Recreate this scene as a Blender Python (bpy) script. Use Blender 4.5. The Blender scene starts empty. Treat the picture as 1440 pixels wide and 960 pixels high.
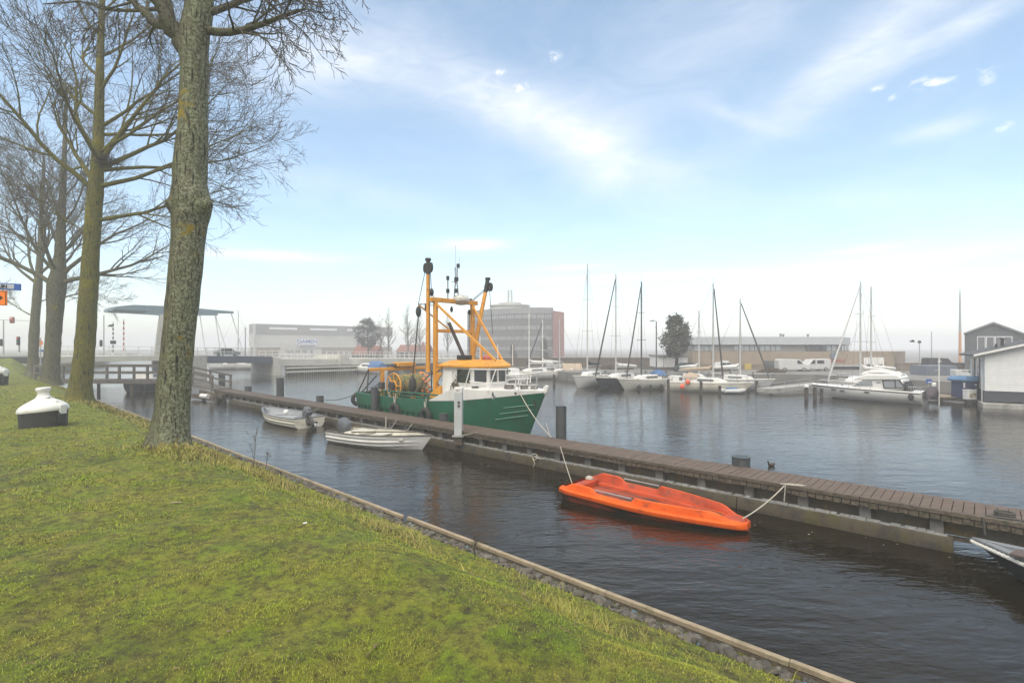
import bpy, bmesh, math, random
import numpy as np
from mathutils import Vector, Matrix, noise
random.seed(7)
RNG = np.random.default_rng(11)
SC = bpy.context.scene
COL = SC.collection
R = math.radians
H, F, CX, HY = 3.6, 720.0, 720.0, 488.0     # eye height above the water, focal length in photo pixels

# ---------------------------------------------------------------- measuring helpers
def D(px, py, Y):
    """point at depth Y metres seen at photo pixel px,py"""
    return Vector(((px - CX) / F * Y, Y, H - (py - HY) / F * Y))
def P(px, py, z=0.0):
    """point at height z seen at photo pixel px,py"""
    return D(px, py, F * (H - z) / (py - HY))
TH = R(47.22)
U = Vector((-math.sin(TH), math.cos(TH), 0))      # along the canal, away from us to the left
V = Vector((math.cos(TH), math.sin(TH), 0))       # across the canal, away from us
def C(a, b, z=0.0): return U * a + V * b + Vector((0, 0, z))
def onb(px, py, b):
    """canal coordinates (a, z) of a pixel on the vertical plane at distance b across the canal"""
    d = Vector(((px - CX) / F, 1, -(py - HY) / F)); t = b / d.dot(V); p = d * t
    return p.dot(U), p.z + H
def W(px, py, b):
    a, z = onb(px, py, b); return C(a, b, z)

# ---------------------------------------------------------------- materials
MATS = {}
def mat(name, col, rough=.6, col2=None, scale=4., bump=0., bscale=None, metal=0., thr=(.35, .65), stretch=(1, 1, 1), spec=.5, detail=5., alpha=1., dirt=None, dthr=(.55, .75), dscale=1.5):
    if name in MATS: return MATS[name]
    m = bpy.data.materials.new(name); m.use_nodes = True
    nt = m.node_tree; b = nt.nodes['Principled BSDF']
    N, L = nt.nodes.new, nt.links.new
    b.inputs['Roughness'].default_value = rough; b.inputs['Metallic'].default_value = metal
    b.inputs['Specular IOR Level'].default_value = spec
    if col2 is None: col2 = tuple(c * .72 for c in col)
    tc = N('ShaderNodeTexCoord'); mp = N('ShaderNodeMapping'); mp.inputs['Scale'].default_value = stretch
    L(tc.outputs['Object'], mp.inputs['Vector'])
    n = N('ShaderNodeTexNoise'); n.inputs['Scale'].default_value = scale; n.inputs['Detail'].default_value = detail; n.inputs['Roughness'].default_value = .6
    L(mp.outputs[0], n.inputs['Vector'])
    r = N('ShaderNodeMapRange'); r.inputs[1].default_value, r.inputs[2].default_value = thr
    L(n.outputs['Fac'], r.inputs[0])
    mx = N('ShaderNodeMix'); mx.data_type = 'RGBA'; mx.inputs[6].default_value = (*col, 1); mx.inputs[7].default_value = (*col2, 1)
    L(r.outputs[0], mx.inputs[0]); out = mx.outputs[2]
    if dirt:
        n2 = N('ShaderNodeTexNoise'); n2.inputs['Scale'].default_value = dscale; n2.inputs['Detail'].default_value = 8; n2.inputs['Roughness'].default_value = .7
        L(mp.outputs[0], n2.inputs['Vector'])
        r2 = N('ShaderNodeMapRange'); r2.inputs[1].default_value, r2.inputs[2].default_value = dthr
        L(n2.outputs['Fac'], r2.inputs[0])
        m2 = N('ShaderNodeMix'); m2.data_type = 'RGBA'; m2.inputs[7].default_value = (*dirt, 1)
        L(out, m2.inputs[6]); L(r2.outputs[0], m2.inputs[0]); out = m2.outputs[2]
    L(out, b.inputs['Base Color'])
    if bump:
        bn = N('ShaderNodeTexNoise'); bn.inputs['Scale'].default_value = bscale or scale * 4; bn.inputs['Detail'].default_value = 6
        L(mp.outputs[0], bn.inputs['Vector'])
        bb = N('ShaderNodeBump'); bb.inputs['Strength'].default_value = bump; bb.inputs['Distance'].default_value = .02
        L(bn.outputs['Fac'], bb.inputs['Height']); L(bb.outputs[0], b.inputs['Normal'])
    MATS[name] = m
    return m

# ---------------------------------------------------------------- mesh builder
class MB:
    def __init__(s): s.v = []; s.f = []
    def add(s, vs, fs):
        o = len(s.v); s.v += [tuple(v) for v in vs]; s.f += [tuple(i + o for i in f) for f in fs]; return s
    def box(s, c, d, rz=0., M=None):
        x, y, z = d[0] / 2, d[1] / 2, d[2] / 2
        vs = [Vector(p) for p in ((-x,-y,-z),(x,-y,-z),(x,y,-z),(-x,y,-z),(-x,-y,z),(x,-y,z),(x,y,z),(-x,y,z))]
        if rz: rm = Matrix.Rotation(rz, 3, 'Z'); vs = [rm @ v for v in vs]
        if M: vs = [M @ v for v in vs]
        vs = [v + Vector(c) for v in vs]
        return s.add(vs, [(0,3,2,1),(4,5,6,7),(0,1,5,4),(1,2,6,5),(2,3,7,6),(3,0,4,7)])
    def bar(s, p, q, w, h=None, up=(0, 0, 1)):
        p, q = Vector(p), Vector(q); h = h or w; d = (q - p).normalized(); up = Vector(up)
        if abs(d.dot(up)) > .98: up = Vector((1, 0, 0))
        a = d.cross(up).normalized() * (w / 2); b = a.cross(d).normalized() * (h / 2)
        vs = [p - a - b, p + a - b, p + a + b, p - a + b, q - a - b, q + a - b, q + a + b, q - a + b]
        return s.add(vs, [(0,1,2,3),(7,6,5,4),(0,4,5,1),(1,5,6,2),(2,6,7,3),(3,7,4,0)])
    def tube(s, pts, r, n=8, caps=True):
        pts = [Vector(p) for p in pts]; k = len(pts)
        if k < 2: return s
        rs = list(r) if hasattr(r, '__len__') else [r] * k
        o = len(s.v); ref = None
        for i, p in enumerate(pts):
            d = (pts[min(i + 1, k - 1)] - pts[max(i - 1, 0)])
            d = d.normalized() if d.length > 1e-9 else Vector((0, 0, 1))
            if ref is None: ref = Vector((1, 0, 0)) if abs(d.x) < .8 else Vector((0, 1, 0))
            x = (ref - d * ref.dot(d)).normalized(); y = d.cross(x); ref = x
            for j in range(n):
                t = 2 * math.pi * j / n
                q = p + (x * math.cos(t) + y * math.sin(t)) * rs[i]; s.v.append((q.x, q.y, q.z))
        for i in range(k - 1):
            for j in range(n):
                a, b = o + i * n + j, o + i * n + (j + 1) % n
                s.f.append((a, b, b + n, a + n))
        if caps:
            s.f.append(tuple(o + j for j in reversed(range(n)))); s.f.append(tuple(o + (k - 1) * n + j for j in range(n)))
        return s
    def cyl(s, c, r, z0, z1, n=16, r2=None): return s.tube([(c[0], c[1], z0), (c[0], c[1], z1)], [r, r if r2 is None else r2], n)
    def lathe(s, prof, c=(0, 0, 0), n=20, sx=1., sy=1., M=None):
        o = len(s.v)
        for r, z in prof:
            for j in range(n):
                t = 2 * math.pi * j / n; q = Vector((r * math.cos(t) * sx, r * math.sin(t) * sy, z))
                if M: q = M @ q
                q += Vector(c); s.v.append((q.x, q.y, q.z))
        for i in range(len(prof) - 1):
            for j in range(n):
                a, b = o + i * n + j, o + i * n + (j + 1) % n
                s.f.append((a, b, b + n, a + n))
        s.f.append(tuple(o + j for j in reversed(range(n)))); s.f.append(tuple(o + (len(prof) - 1) * n + j for j in range(n)))
        return s
    def loft(s, rings, closed=True, caps=False):
        o = len(s.v); n = len(rings[0])
        for r in rings: s.v += [tuple(p) for p in r]
        m = n if closed else n - 1
        for i in range(len(rings) - 1):
            for j in range(m):
                a, b = o + i * n + j, o + i * n + (j + 1) % n
                s.f.append((a, b, b + n, a + n))
        if caps:
            s.f.append(tuple(o + j for j in reversed(range(n)))); s.f.append(tuple(o + (len(rings) - 1) * n + j for j in range(n)))
        return s
    def prism(s, poly, ex):
        """extrude a 3D polygon by vector ex"""
        ex = Vector(ex); poly = [Vector(p) for p in poly]; n = len(poly)
        fs = [tuple(reversed(range(n))), tuple(range(n, 2 * n))] + [(i, (i + 1) % n, n + (i + 1) % n, n + i) for i in range(n)]
        return s.add(poly + [p + ex for p in poly], fs)
    def face(s, *pts): return s.add(pts, [tuple(range(len(pts)))])
    def torus(s, c, R_, r, M=None, n=20, m=8):
        o = len(s.v)
        for i in range(n):
            t = 2 * math.pi * i / n
            for j in range(m):
                p = 2 * math.pi * j / m
                q = Vector(((R_ + r * math.cos(p)) * math.cos(t), (R_ + r * math.cos(p)) * math.sin(t), r * math.sin(p)))
                if M: q = M @ q
                q += Vector(c); s.v.append((q.x, q.y, q.z))
        for i in range(n):
            for j in range(m):
                a = o + i * m + j; b = o + i * m + (j + 1) % m; c2 = o + ((i + 1) % n) * m + (j + 1) % m; d = o + ((i + 1) % n) * m + j
                s.f.append((a, d, c2, b))
        return s
    def ball(s, c, r, n=12, m=8, sz=1.):
        prof = [(r * math.sin(math.pi * i / m) + 1e-4, -r * sz * math.cos(math.pi * i / m)) for i in range(m + 1)]
        return s.lathe(prof, c, n)
    def build(s, name, m, parent=None, world=False, smooth=True, bevel=0., ang=35):
        me = bpy.data.meshes.new(name); vs = s.v
        if world and parent is not None:
            Mi = XF[parent.name].inverted(); vs = [tuple(Mi @ Vector(v)) for v in vs]
        me.from_pydata(vs, [], s.f)
        bm = bmesh.new(); bm.from_mesh(me); bmesh.ops.recalc_face_normals(bm, faces=bm.faces); bm.to_mesh(me); bm.free()
        if smooth:
            me.polygons.foreach_set('use_smooth', [True] * len(me.polygons)); me.set_sharp_from_angle(angle=R(ang))
        o = bpy.data.objects.new(name, me); COL.objects.link(o)
        if m: me.materials.append(m)
        if parent is not None: o.parent = parent
        if bevel:
            bv = o.modifiers.new('Bevel', 'BEVEL'); bv.width = bevel; bv.segments = 2; bv.limit_method = 'ANGLE'; bv.angle_limit = R(40)
        return o
XF = {}
def tag(o, label, cat, group=None):
    o['label'] = label; o['category'] = cat
    if group: o['group'] = group
    return o
def thing(name, label, cat, loc=(0, 0, 0), rz=0., group=None):
    o = bpy.data.objects.new(name, None); COL.objects.link(o); o.empty_display_size = .2
    o.location = loc; o.rotation_euler = (0, 0, rz)
    XF[o.name] = Matrix.Translation(Vector(loc)) @ Matrix.Rotation(rz, 4, 'Z')
    return tag(o, label, cat, group)
def copytree(src, label, loc, rz=0., group=None, scale=1.):
    def cp(o, par):
        c = o.copy(); COL.objects.link(c)
        if par is not None: c.parent = par
        for ch in [k for k in bpy.data.objects if k.parent is o]: cp(ch, c)
        return c
    kids = [k for k in bpy.data.objects if k.parent is src]
    c = src.copy(); COL.objects.link(c); c.location = loc; c.rotation_euler = (0, 0, rz); c.scale = (scale,) * 3; c['label'] = label
    if group: c['group'] = group
    for k in kids: cp(k, c)
    return c
def setting(o, kind='structure'): o['kind'] = kind; return o
def textmesh(s, size, m, parent, M, ext=.004, name='lettering'):
    cu = bpy.data.curves.new('t', 'FONT'); cu.body = s; cu.size = size; cu.extrude = ext; cu.offset = size * .018; cu.align_x = 'CENTER'; cu.align_y = 'CENTER'
    t = bpy.data.objects.new('t', cu); COL.objects.link(t)
    me = bpy.data.meshes.new_from_object(t.evaluated_get(bpy.context.evaluated_depsgraph_get()))
    bpy.data.objects.remove(t); me.name = name; me.materials.clear(); me.materials.append(m)
    me.transform(M)
    o = bpy.data.objects.new(name, me); COL.objects.link(o)
    if parent is not None: o.parent = parent
    return o
def arc(p, q, sag, n=10):
    p, q = Vector(p), Vector(q)
    return [p.lerp(q, i / n) - Vector((0, 0, sag * 4 * (i / n) * (1 - i / n))) for i in range(n + 1)]

# ---------------------------------------------------------------- camera, render, light
cam = bpy.data.cameras.new('camera'); cam.sensor_width = 36; cam.lens = F / 1440 * 36; cam.shift_y = (HY - 480) / 1440
cam.clip_start = .1; cam.clip_end = 6000
co = bpy.data.objects.new('camera', cam); COL.objects.link(co); co.location = (0, 0, H); co.rotation_euler = (R(90), 0, 0)
SC.camera = co
SC.view_settings.view_transform = 'Standard'; SC.view_settings.look = 'None'; SC.view_settings.gamma = 1
SC.view_settings.exposure = EXPO = 1.27
SC.cycles.use_denoising = True
SC.cycles.max_bounces = 6; SC.cycles.diffuse_bounces = 2; SC.cycles.glossy_bounces = 3; SC.cycles.volume_bounces = 4; SC.cycles.transmission_bounces = 3
SC.cycles.caustics_reflective = False; SC.cycles.caustics_refractive = False

SUN_EL, SUN_AZ = R(58), R(205)        # azimuth clockwise from +Y: behind us, to the left
w = bpy.data.worlds.new('World'); SC.world = w; w.use_nodes = True
nt = w.node_tree; N, L = nt.nodes.new, nt.links.new
bg = nt.nodes['Background']; bg.inputs['Strength'].default_value = .105
sky = N('ShaderNodeTexSky'); sky.sky_type = 'NISHITA'; sky.sun_disc = False; sky.sun_elevation = SUN_EL; sky.sun_rotation = SUN_AZ
sky.air_density = 1.0; sky.dust_density = .7; sky.ozone_density = 1.0
def math_(op, a, b=None, c=None):
    n = N('ShaderNodeMath'); n.operation = op
    for i, x in enumerate((a, b, c)):
        if x is None: continue
        if isinstance(x, (int, float)): n.inputs[i].default_value = x
        else: L(x, n.inputs[i])
    return n.outputs[0]
tc = N('ShaderNodeTexCoord'); sx = N('ShaderNodeSeparateXYZ'); L(tc.outputs['Generated'], sx.inputs[0])
az = math_('ARCTAN2', sx.outputs[0], sx.outputs[1]); el = math_('ARCSINE', sx.outputs[2])
cb = N('ShaderNodeCombineXYZ'); L(az, cb.inputs[0]); L(el, cb.inputs[1])
def skynoise(scale, st, dist=.5, det=8, rot=0.):
    mp = N('ShaderNodeMapping'); mp.inputs['Scale'].default_value = st; mp.inputs['Rotation'].default_value = (0, 0, rot); L(cb.outputs[0], mp.inputs['Vector'])
    n = N('ShaderNodeTexNoise'); n.inputs['Scale'].default_value = scale; n.inputs['Detail'].default_value = det; n.inputs['Roughness'].default_value = .62; n.inputs['Distortion'].default_value = dist
    L(mp.outputs[0], n.inputs['Vector']); return n.outputs['Fac']
nA = skynoise(4, (1, 2.5, 1), 1.2, 8, R(25)); nB = skynoise(14, (1, 3, 1), .6, 8, R(-10)); nC = skynoise(55, (1, 1.7, 1), .5, 7)
def azel(px, py):
    x = (px - CX) / F; a = math.atan(x); return a, math.atan((HY - py) / F * math.cos(a))
total = None
# drifts of cirrus and a few puffs, laid out by compass bearing and height above the horizon: centre, half lengths, tilt, strength, grain
for px, py, lx, ly, rot, amp, nz, soft in (
        (780, 175, 260, 34, -24, .62, nB, 1), (600, 120, 200, 30, -12, .40, nB, 1), (850, 235, 120, 40, -35, .45, nA, 1), (850, 150, 170, 50, 5, .28, nA, 1),
        (1230, 55, 210, 42, 24, .75, nB, 1), (1360, 35, 160, 16, 10, .60, nB, 1), (1050, 30, 190, 60, 0, .25, nA, 1),
        (440, 92, 120, 40, 8, .75, nB, 1), (480, 262, 230, 20, -8, .22, nB, 1), (1040, 165, 75, 11, -24, .40, nB, 1),
        (385, 360, 110, 8, 1, .80, nB, 1), (662, 344, 60, 9, 2, .85, nB, 1), (880, 390, 180, 7, 1, .55, nB, 1), (800, 376, 60, 5, 2, .5, nB, 1),
        (1210, 374, 190, 12, 3, .75, nB, 1), (1220, 350, 80, 6, 2, .5, nB, 1), (1300, 398, 160, 12, -1, .5, nB, 1),
        (1320, 182, 70, 13, 2, .55, nB, 1), (1225, 280, 100, 12, -5, .25, nB, 1),
        (733, 122, 17, 9, 0, 1.3, nC, 2), (702, 103, 18, 7, -5, 1.0, nC, 2), (781, 80, 19, 10, 0, 1.3, nC, 2), (1312, 116, 50, 13, -8, 1.2, nC, 2), (1232, 126, 24, 8, 0, 1.0, nC, 2),
        (1385, 108, 30, 22, 0, .8, nC, 2), (1412, 178, 24, 9, 5, 1.1, nC, 2), (1253, 137, 14, 7, 0, .9, nC, 2)):
    a0, e0 = azel(px, py); ca = math.cos(a0); k = F / ca / ca
    c_, s_ = math.cos(R(rot)), math.sin(R(rot))
    da = math_('SUBTRACT', az, a0); de = math_('SUBTRACT', el, e0)
    ke = F / ca
    X = math_('ADD', math_('MULTIPLY', da, k * c_ / lx), math_('MULTIPLY', de, ke * s_ / lx))
    Yy = math_('SUBTRACT', math_('MULTIPLY', de, ke * c_ / ly), math_('MULTIPLY', da, k * s_ / ly))
    rr = math_('ADD', math_('MULTIPLY', X, X), math_('MULTIPLY', Yy, Yy))
    g = math_('EXPONENT', math_('MULTIPLY', rr, -1.2))
    if py > 330: amp *= 1.6
    if soft == 1: val = math_('MULTIPLY', math_('MULTIPLY', g, amp * .60), math_('MULTIPLY', nz, 1.5))
    else:
        n = N('ShaderNodeMapRange'); n.inputs[1].default_value = .50; n.inputs[2].default_value = 1.7; n.interpolation_type = 'SMOOTHSTEP'; L(math_('MULTIPLY_ADD', math_('SUBTRACT', nz, .5), 2.6, g), n.inputs[0])
        val = math_('MULTIPLY', math_('MULTIPLY', n.outputs[0], g), amp * .8)
    total = val if total is None else math_('ADD', total, val)
nw = N('ShaderNodeMapRange'); nw.inputs[1].default_value = .40; nw.inputs[2].default_value = .75; nw.inputs[3].default_value = .06; nw.inputs[4].default_value = .16; L(nA, nw.inputs[0])
total = math_('ADD', total, nw.outputs[0])
# unseen white cloud sheet overhead and behind us, added to neutralise the light
vy = N('ShaderNodeMapRange'); vy.interpolation_type = 'SMOOTHSTEP'; vy.inputs[1].default_value = .30; vy.inputs[2].default_value = -.25; L(sx.outputs[1], vy.inputs[0])
vz = N('ShaderNodeMapRange'); vz.interpolation_type = 'SMOOTHSTEP'; vz.inputs[1].default_value = .58; vz.inputs[2].default_value = .85; L(sx.outputs[2], vz.inputs[0])
added_veil = math_('MULTIPLY', math_('MAXIMUM', vy.outputs[0], vz.outputs[0]), .85)
fac = math_('MINIMUM', math_('MAXIMUM', total, added_veil), .92)
mx = N('ShaderNodeMix'); mx.data_type = 'RGBA'; L(fac, mx.inputs[0])
CLOUD = mx.inputs[7]; CLOUD.default_value = (5.5, 5.45, 5.4, 1)
hs = N('ShaderNodeHueSaturation'); hs.inputs['Hue'].default_value = .489; hs.inputs['Saturation'].default_value = 1.0; hs.inputs['Value'].default_value = 1.0; L(sky.outputs[0], hs.inputs['Color']); L(hs.outputs[0], mx.inputs[6])
L(mx.outputs[2], bg.inputs['Color'])
sl = bpy.data.lights.new('sun', 'SUN'); sl.energy = 1.5; sl.angle = R(55); sl.color = (1, .92, .79)
so = bpy.data.objects.new('sun', sl); COL.objects.link(so)
sd = Vector((math.sin(SUN_AZ) * math.cos(SUN_EL), math.cos(SUN_AZ) * math.cos(SUN_EL), math.sin(SUN_EL)))
so.rotation_euler = sd.to_track_quat('Z', 'Y').to_euler(); so.location = sd * 50

# ---------------------------------------------------------------- materials used widely
GREEN = mat('hull green', (.007, .122, .060), .45, (.011, .092, .048), 1.5, .10, 9, stretch=(1, 1, .3), dirt=(.050, .045, .028), dthr=(.58, .70), dscale=4)
WHITE = mat('white paint', (.74, .73, .70), .45, (.64, .625, .59), 2.5, .04, stretch=(1, 1, .45), dirt=(.36, .27, .17), dthr=(.60, .76), dscale=4)
YELLOW = mat('yellow paint', (.68, .31, .026), .5, (.56, .24, .022), 3, .05, dirt=(.17, .055, .018), dthr=(.58, .68), dscale=7)
BLACK = mat('black rubber', (.018, .018, .019), .7, (.03, .03, .03), 8, .1)
DARKST = mat('dark steel', (.045, .045, .048), .5, (.065, .055, .045), 6, .1)
STEEL = mat('galvanised steel', (.42, .43, .43), .4, (.32, .33, .33), 5, .05, metal=.5)
GLASS = mat('dark glass', (.02, .024, .026), .06, (.03, .035, .035), 3, spec=.8)
ROPE = mat('pale rope', (.45, .42, .36), .9, (.32, .29, .24), 40, .4)
ROPED = mat('dark rope', (.09, .085, .075), .9, (.05, .05, .045), 40, .4)
ORANGE = mat('orange plastic', (.72, .108, .003), .6, (.60, .080, .003), 3, .12, 14, spec=.3, dirt=(.20, .05, .018), dthr=(.56, .72), dscale=5)
DECKW = mat('deck boards', (.118, .082, .058), .78, (.078, .055, .040), 3, .25, 30, stretch=(1, 6, 6), dirt=(.165, .120, .092), dthr=(.52, .75), dscale=2.5)
OLDWOOD = mat('weathered timber', (.125, .098, .070), .85, (.055, .044, .033), 5, .5, 18, stretch=(.5, 4, 4), dirt=(.05, .05, .028), dthr=(.5, .68), dscale=2.5)
MOSSWOOD = mat('mossy timber', (.058, .046, .028), .85, (.054, .048, .010), 2.2, .6, 16, thr=(.48, .66), stretch=(1, 1, .8), dirt=(.030, .026, .020), dthr=(.47, .62), dscale=4)
CONCRETE = mat('concrete', (.36, .35, .32), .85, (.27, .26, .24), 3, .2, 20, dirt=(.14, .13, .105), dthr=(.52, .75))
MOSSCON = mat('stained concrete', (.135, .12, .09), .85, (.08, .065, .045), 3, .3, 20, dirt=(.18, .13, .06), dthr=(.5, .66), dscale=3)
GREYW = mat('bleached slats', (.33, .33, .32), .8, (.20, .20, .19), 6, .3, 30)
CREAM = mat('cream hull', (.60, .575, .49), .5, (.50, .47, .385), 2, .05, dirt=(.20, .18, .11), dthr=(.58, .78), dscale=2.5)
GREYIN = mat('grey paint', (.34, .36, .38), .6, (.26, .27, .28), 4, .1, dirt=(.15, .15, .14), dthr=(.55, .75))
# ================================================================ SETTING
# bank line: the timber edge of the canal
BK1, BK2 = P(1180, 960, .25), P(270, 612, .25)
BB = (BK1.dot(V) + BK2.dot(V)) / 2
EXT = 1500
BR_A, BR_D = Vector((-48, 52, 0)), Vector((.687, .727, 0)); BR_N = Vector((-.727, .687, 0))
def sstep(x, a, b):
    t = np.clip((x - a) / (b - a), 0, 1); return t * t * (3 - 2 * t)
def lawn_z(a, b):
    """height of the lawn at canal coordinates (arrays)"""
    a = np.asarray(a, float); b = np.asarray(b, float); d = BB - b
    z = .17 + .22 * sstep(d, 0, .75) + .86 * sstep(d, .55, 2.9)
    z += .10 * sstep(a, 10, 50)
    # soft mounds round the trees and general unevenness
    for ta, tb, r, h in ((13.6, 3.75, 1.5, .10), (28.6, 3.5, 1.8, .12), (45.3, 4.1, 2.0, .10), (58, 4.1, 2.0, .05)):
        z += h * np.exp(-((a - ta) ** 2 + (b - tb) ** 2) / (r * r))
    z += (.035 * np.sin(a * 1.3 + b * .7) * np.sin(b * 1.1 - a * .4) + .02 * np.sin(a * 3.1 - b * 2.3) + .012 * np.sin(a * 6.3 + b * 5.1)) * sstep(d, .4, 2)
    x = a * U.x + b * V.x; y = a * U.y + b * V.y
    q = (x - BR_A.x) * BR_N.x + (y - BR_A.y) * BR_N.y
    z += 1.25 * sstep(q, -13, -4.2) * sstep(d, -.2, 3.0)
    return z

def noise_mix(nt, scale, thr, vec, det=6, rough=.6):
    n = nt.nodes.new('ShaderNodeTexNoise'); n.inputs['Scale'].default_value = scale; n.inputs['Detail'].default_value = det; n.inputs['Roughness'].default_value = rough
    nt.links.new(vec, n.inputs['Vector'])
    r = nt.nodes.new('ShaderNodeMapRange'); r.inputs[1].default_value, r.inputs[2].default_value = thr
    nt.links.new(n.outputs['Fac'], r.inputs[0]); return r.outputs[0]
def mixc(nt, f, a, b):
    m = nt.nodes.new('ShaderNodeMix'); m.data_type = 'RGBA'
    for s, x in ((6, a), (7, b)):
        if isinstance(x, tuple): m.inputs[s].default_value = (*x, 1)
        else: nt.links.new(x, m.inputs[s])
    if isinstance(f, (int, float)): m.inputs[0].default_value = f
    else: nt.links.new(f, m.inputs[0])
    return m.outputs[2]
def grass_material(name, blades):
    m = bpy.data.materials.new(name); m.use_nodes = True; nt = m.node_tree; b = nt.nodes['Principled BSDF']
    tc = nt.nodes.new('ShaderNodeTexCoord'); v = tc.outputs['Object']
    fresh = mixc(nt, noise_mix(nt, .55, (.36, .64), v), (.140, .215, .012), (.225, .260, .018))
    fresh = mixc(nt, noise_mix(nt, 2.3, (.40, .68), v), fresh, (.255, .240, .034))
    fresh = mixc(nt, noise_mix(nt, 1.1, (.52, .70), v, 8, .7), fresh, (.080, .120, .014))
    # straw patches and bare, mossy soil
    fresh = mixc(nt, noise_mix(nt, 1.7, (.58, .78), v, 8, .75), fresh, (.27, .215, .070))
    if blades:
        at = nt.nodes.new('ShaderNodeAttribute'); at.attribute_name = 'dry'
        fresh = mixc(nt, at.outputs['Fac'], fresh, (.30, .225, .09))
        at2 = nt.nodes.new('ShaderNodeAttribute'); at2.attribute_name = 'tone'
        hs = nt.nodes.new('ShaderNodeHueSaturation'); nt.links.new(at2.outputs['Fac'], hs.inputs['Value']); nt.links.new(fresh, hs.inputs['Color']); fresh = hs.outputs[0]
    else:
        fresh = mixc(nt, noise_mix(nt, 9, (.42, .62), v, 8, .8), fresh, (.062, .056, .020))
        so_ = nt.nodes.new('ShaderNodeAttribute'); so_.attribute_name = 'soil'; nz_ = noise_mix(nt, 13, (.30, .70), v, 9, .8)
        ml_ = nt.nodes.new('ShaderNodeMath'); ml_.operation = 'MULTIPLY'; nt.links.new(so_.outputs['Fac'], ml_.inputs[0]); nt.links.new(nz_, ml_.inputs[1])
        fresh = mixc(nt, ml_.outputs[0], fresh, (.036, .030, .016))
    nt.links.new(fresh, b.inputs['Base Color']); b.inputs['Roughness'].default_value = .75; b.inputs['Specular IOR Level'].default_value = .25
    if not blades:
        bn = nt.nodes.new('ShaderNodeTexNoise'); bn.inputs['Scale'].default_value = 24; bn.inputs['Detail'].default_value = 8; bn.inputs['Roughness'].default_value = .8; nt.links.new(v, bn.inputs['Vector'])
        bp = nt.nodes.new('ShaderNodeBump'); bp.inputs['Strength'].default_value = .9; bp.inputs['Distance'].default_value = .05; nt.links.new(bn.outputs['Fac'], bp.inputs['Height']); nt.links.new(bp.outputs[0], b.inputs['Normal'])
    return m

def grid_mesh(name, A, Bv, zf, m):
    aa, bb = np.meshgrid(A, Bv, indexing='ij'); zz = zf(aa, bb)
    x = aa * U.x + bb * V.x; y = aa * U.y + bb * V.y
    vs = np.stack([x, y, zz], -1).reshape(-1, 3); na, nb = aa.shape
    i = np.arange(na - 1)[:, None] * nb + np.arange(nb - 1)[None]
    fs = np.stack([i, i + nb, i + nb + 1, i + 1], -1).reshape(-1, 4)[:, ::-1]
    me = bpy.data.meshes.new(name); me.from_pydata(vs.tolist(), [], fs.tolist()); me.materials.append(m)
    me.polygons.foreach_set('use_smooth', [True] * len(me.polygons))
    o = bpy.data.objects.new(name, me); COL.objects.link(o); return o
Agr = np.concatenate([np.linspace(-40, -8, 18), np.linspace(-7, 30, 260), np.linspace(30.4, 92, 150)])
Bgr = np.concatenate([np.linspace(-70, -6, 50), np.linspace(-5.9, 1.9, 90), np.linspace(2.0, BB - .03, 80)])
def soil(a, b):
    n1 = noise.noise(Vector((a * .9, b * .9, 21))) + .6 * noise.noise(Vector((a * 2.7, b * 2.7, 5)))
    n2 = noise.noise(Vector((a * 4.5, b * 4.5, 31))) + .5 * noise.noise(Vector((a * 11, b * 11, 2)))
    return max(0., min(1., (n1 - .05) * 2.6)) * max(0., min(1., n2 * 2.6 + .45)) + max(0., min(1., (n2 - .50) * 6))
lawn = setting(grid_mesh('lawn', Agr, Bgr, lawn_z, grass_material('lawn turf', False)))
at = lawn.data.attributes.new('soil', 'FLOAT', 'POINT'); at.data.foreach_set('value', np.array([min(1, soil(a, b)) for a in Agr for b in Bgr], np.float32))

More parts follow.
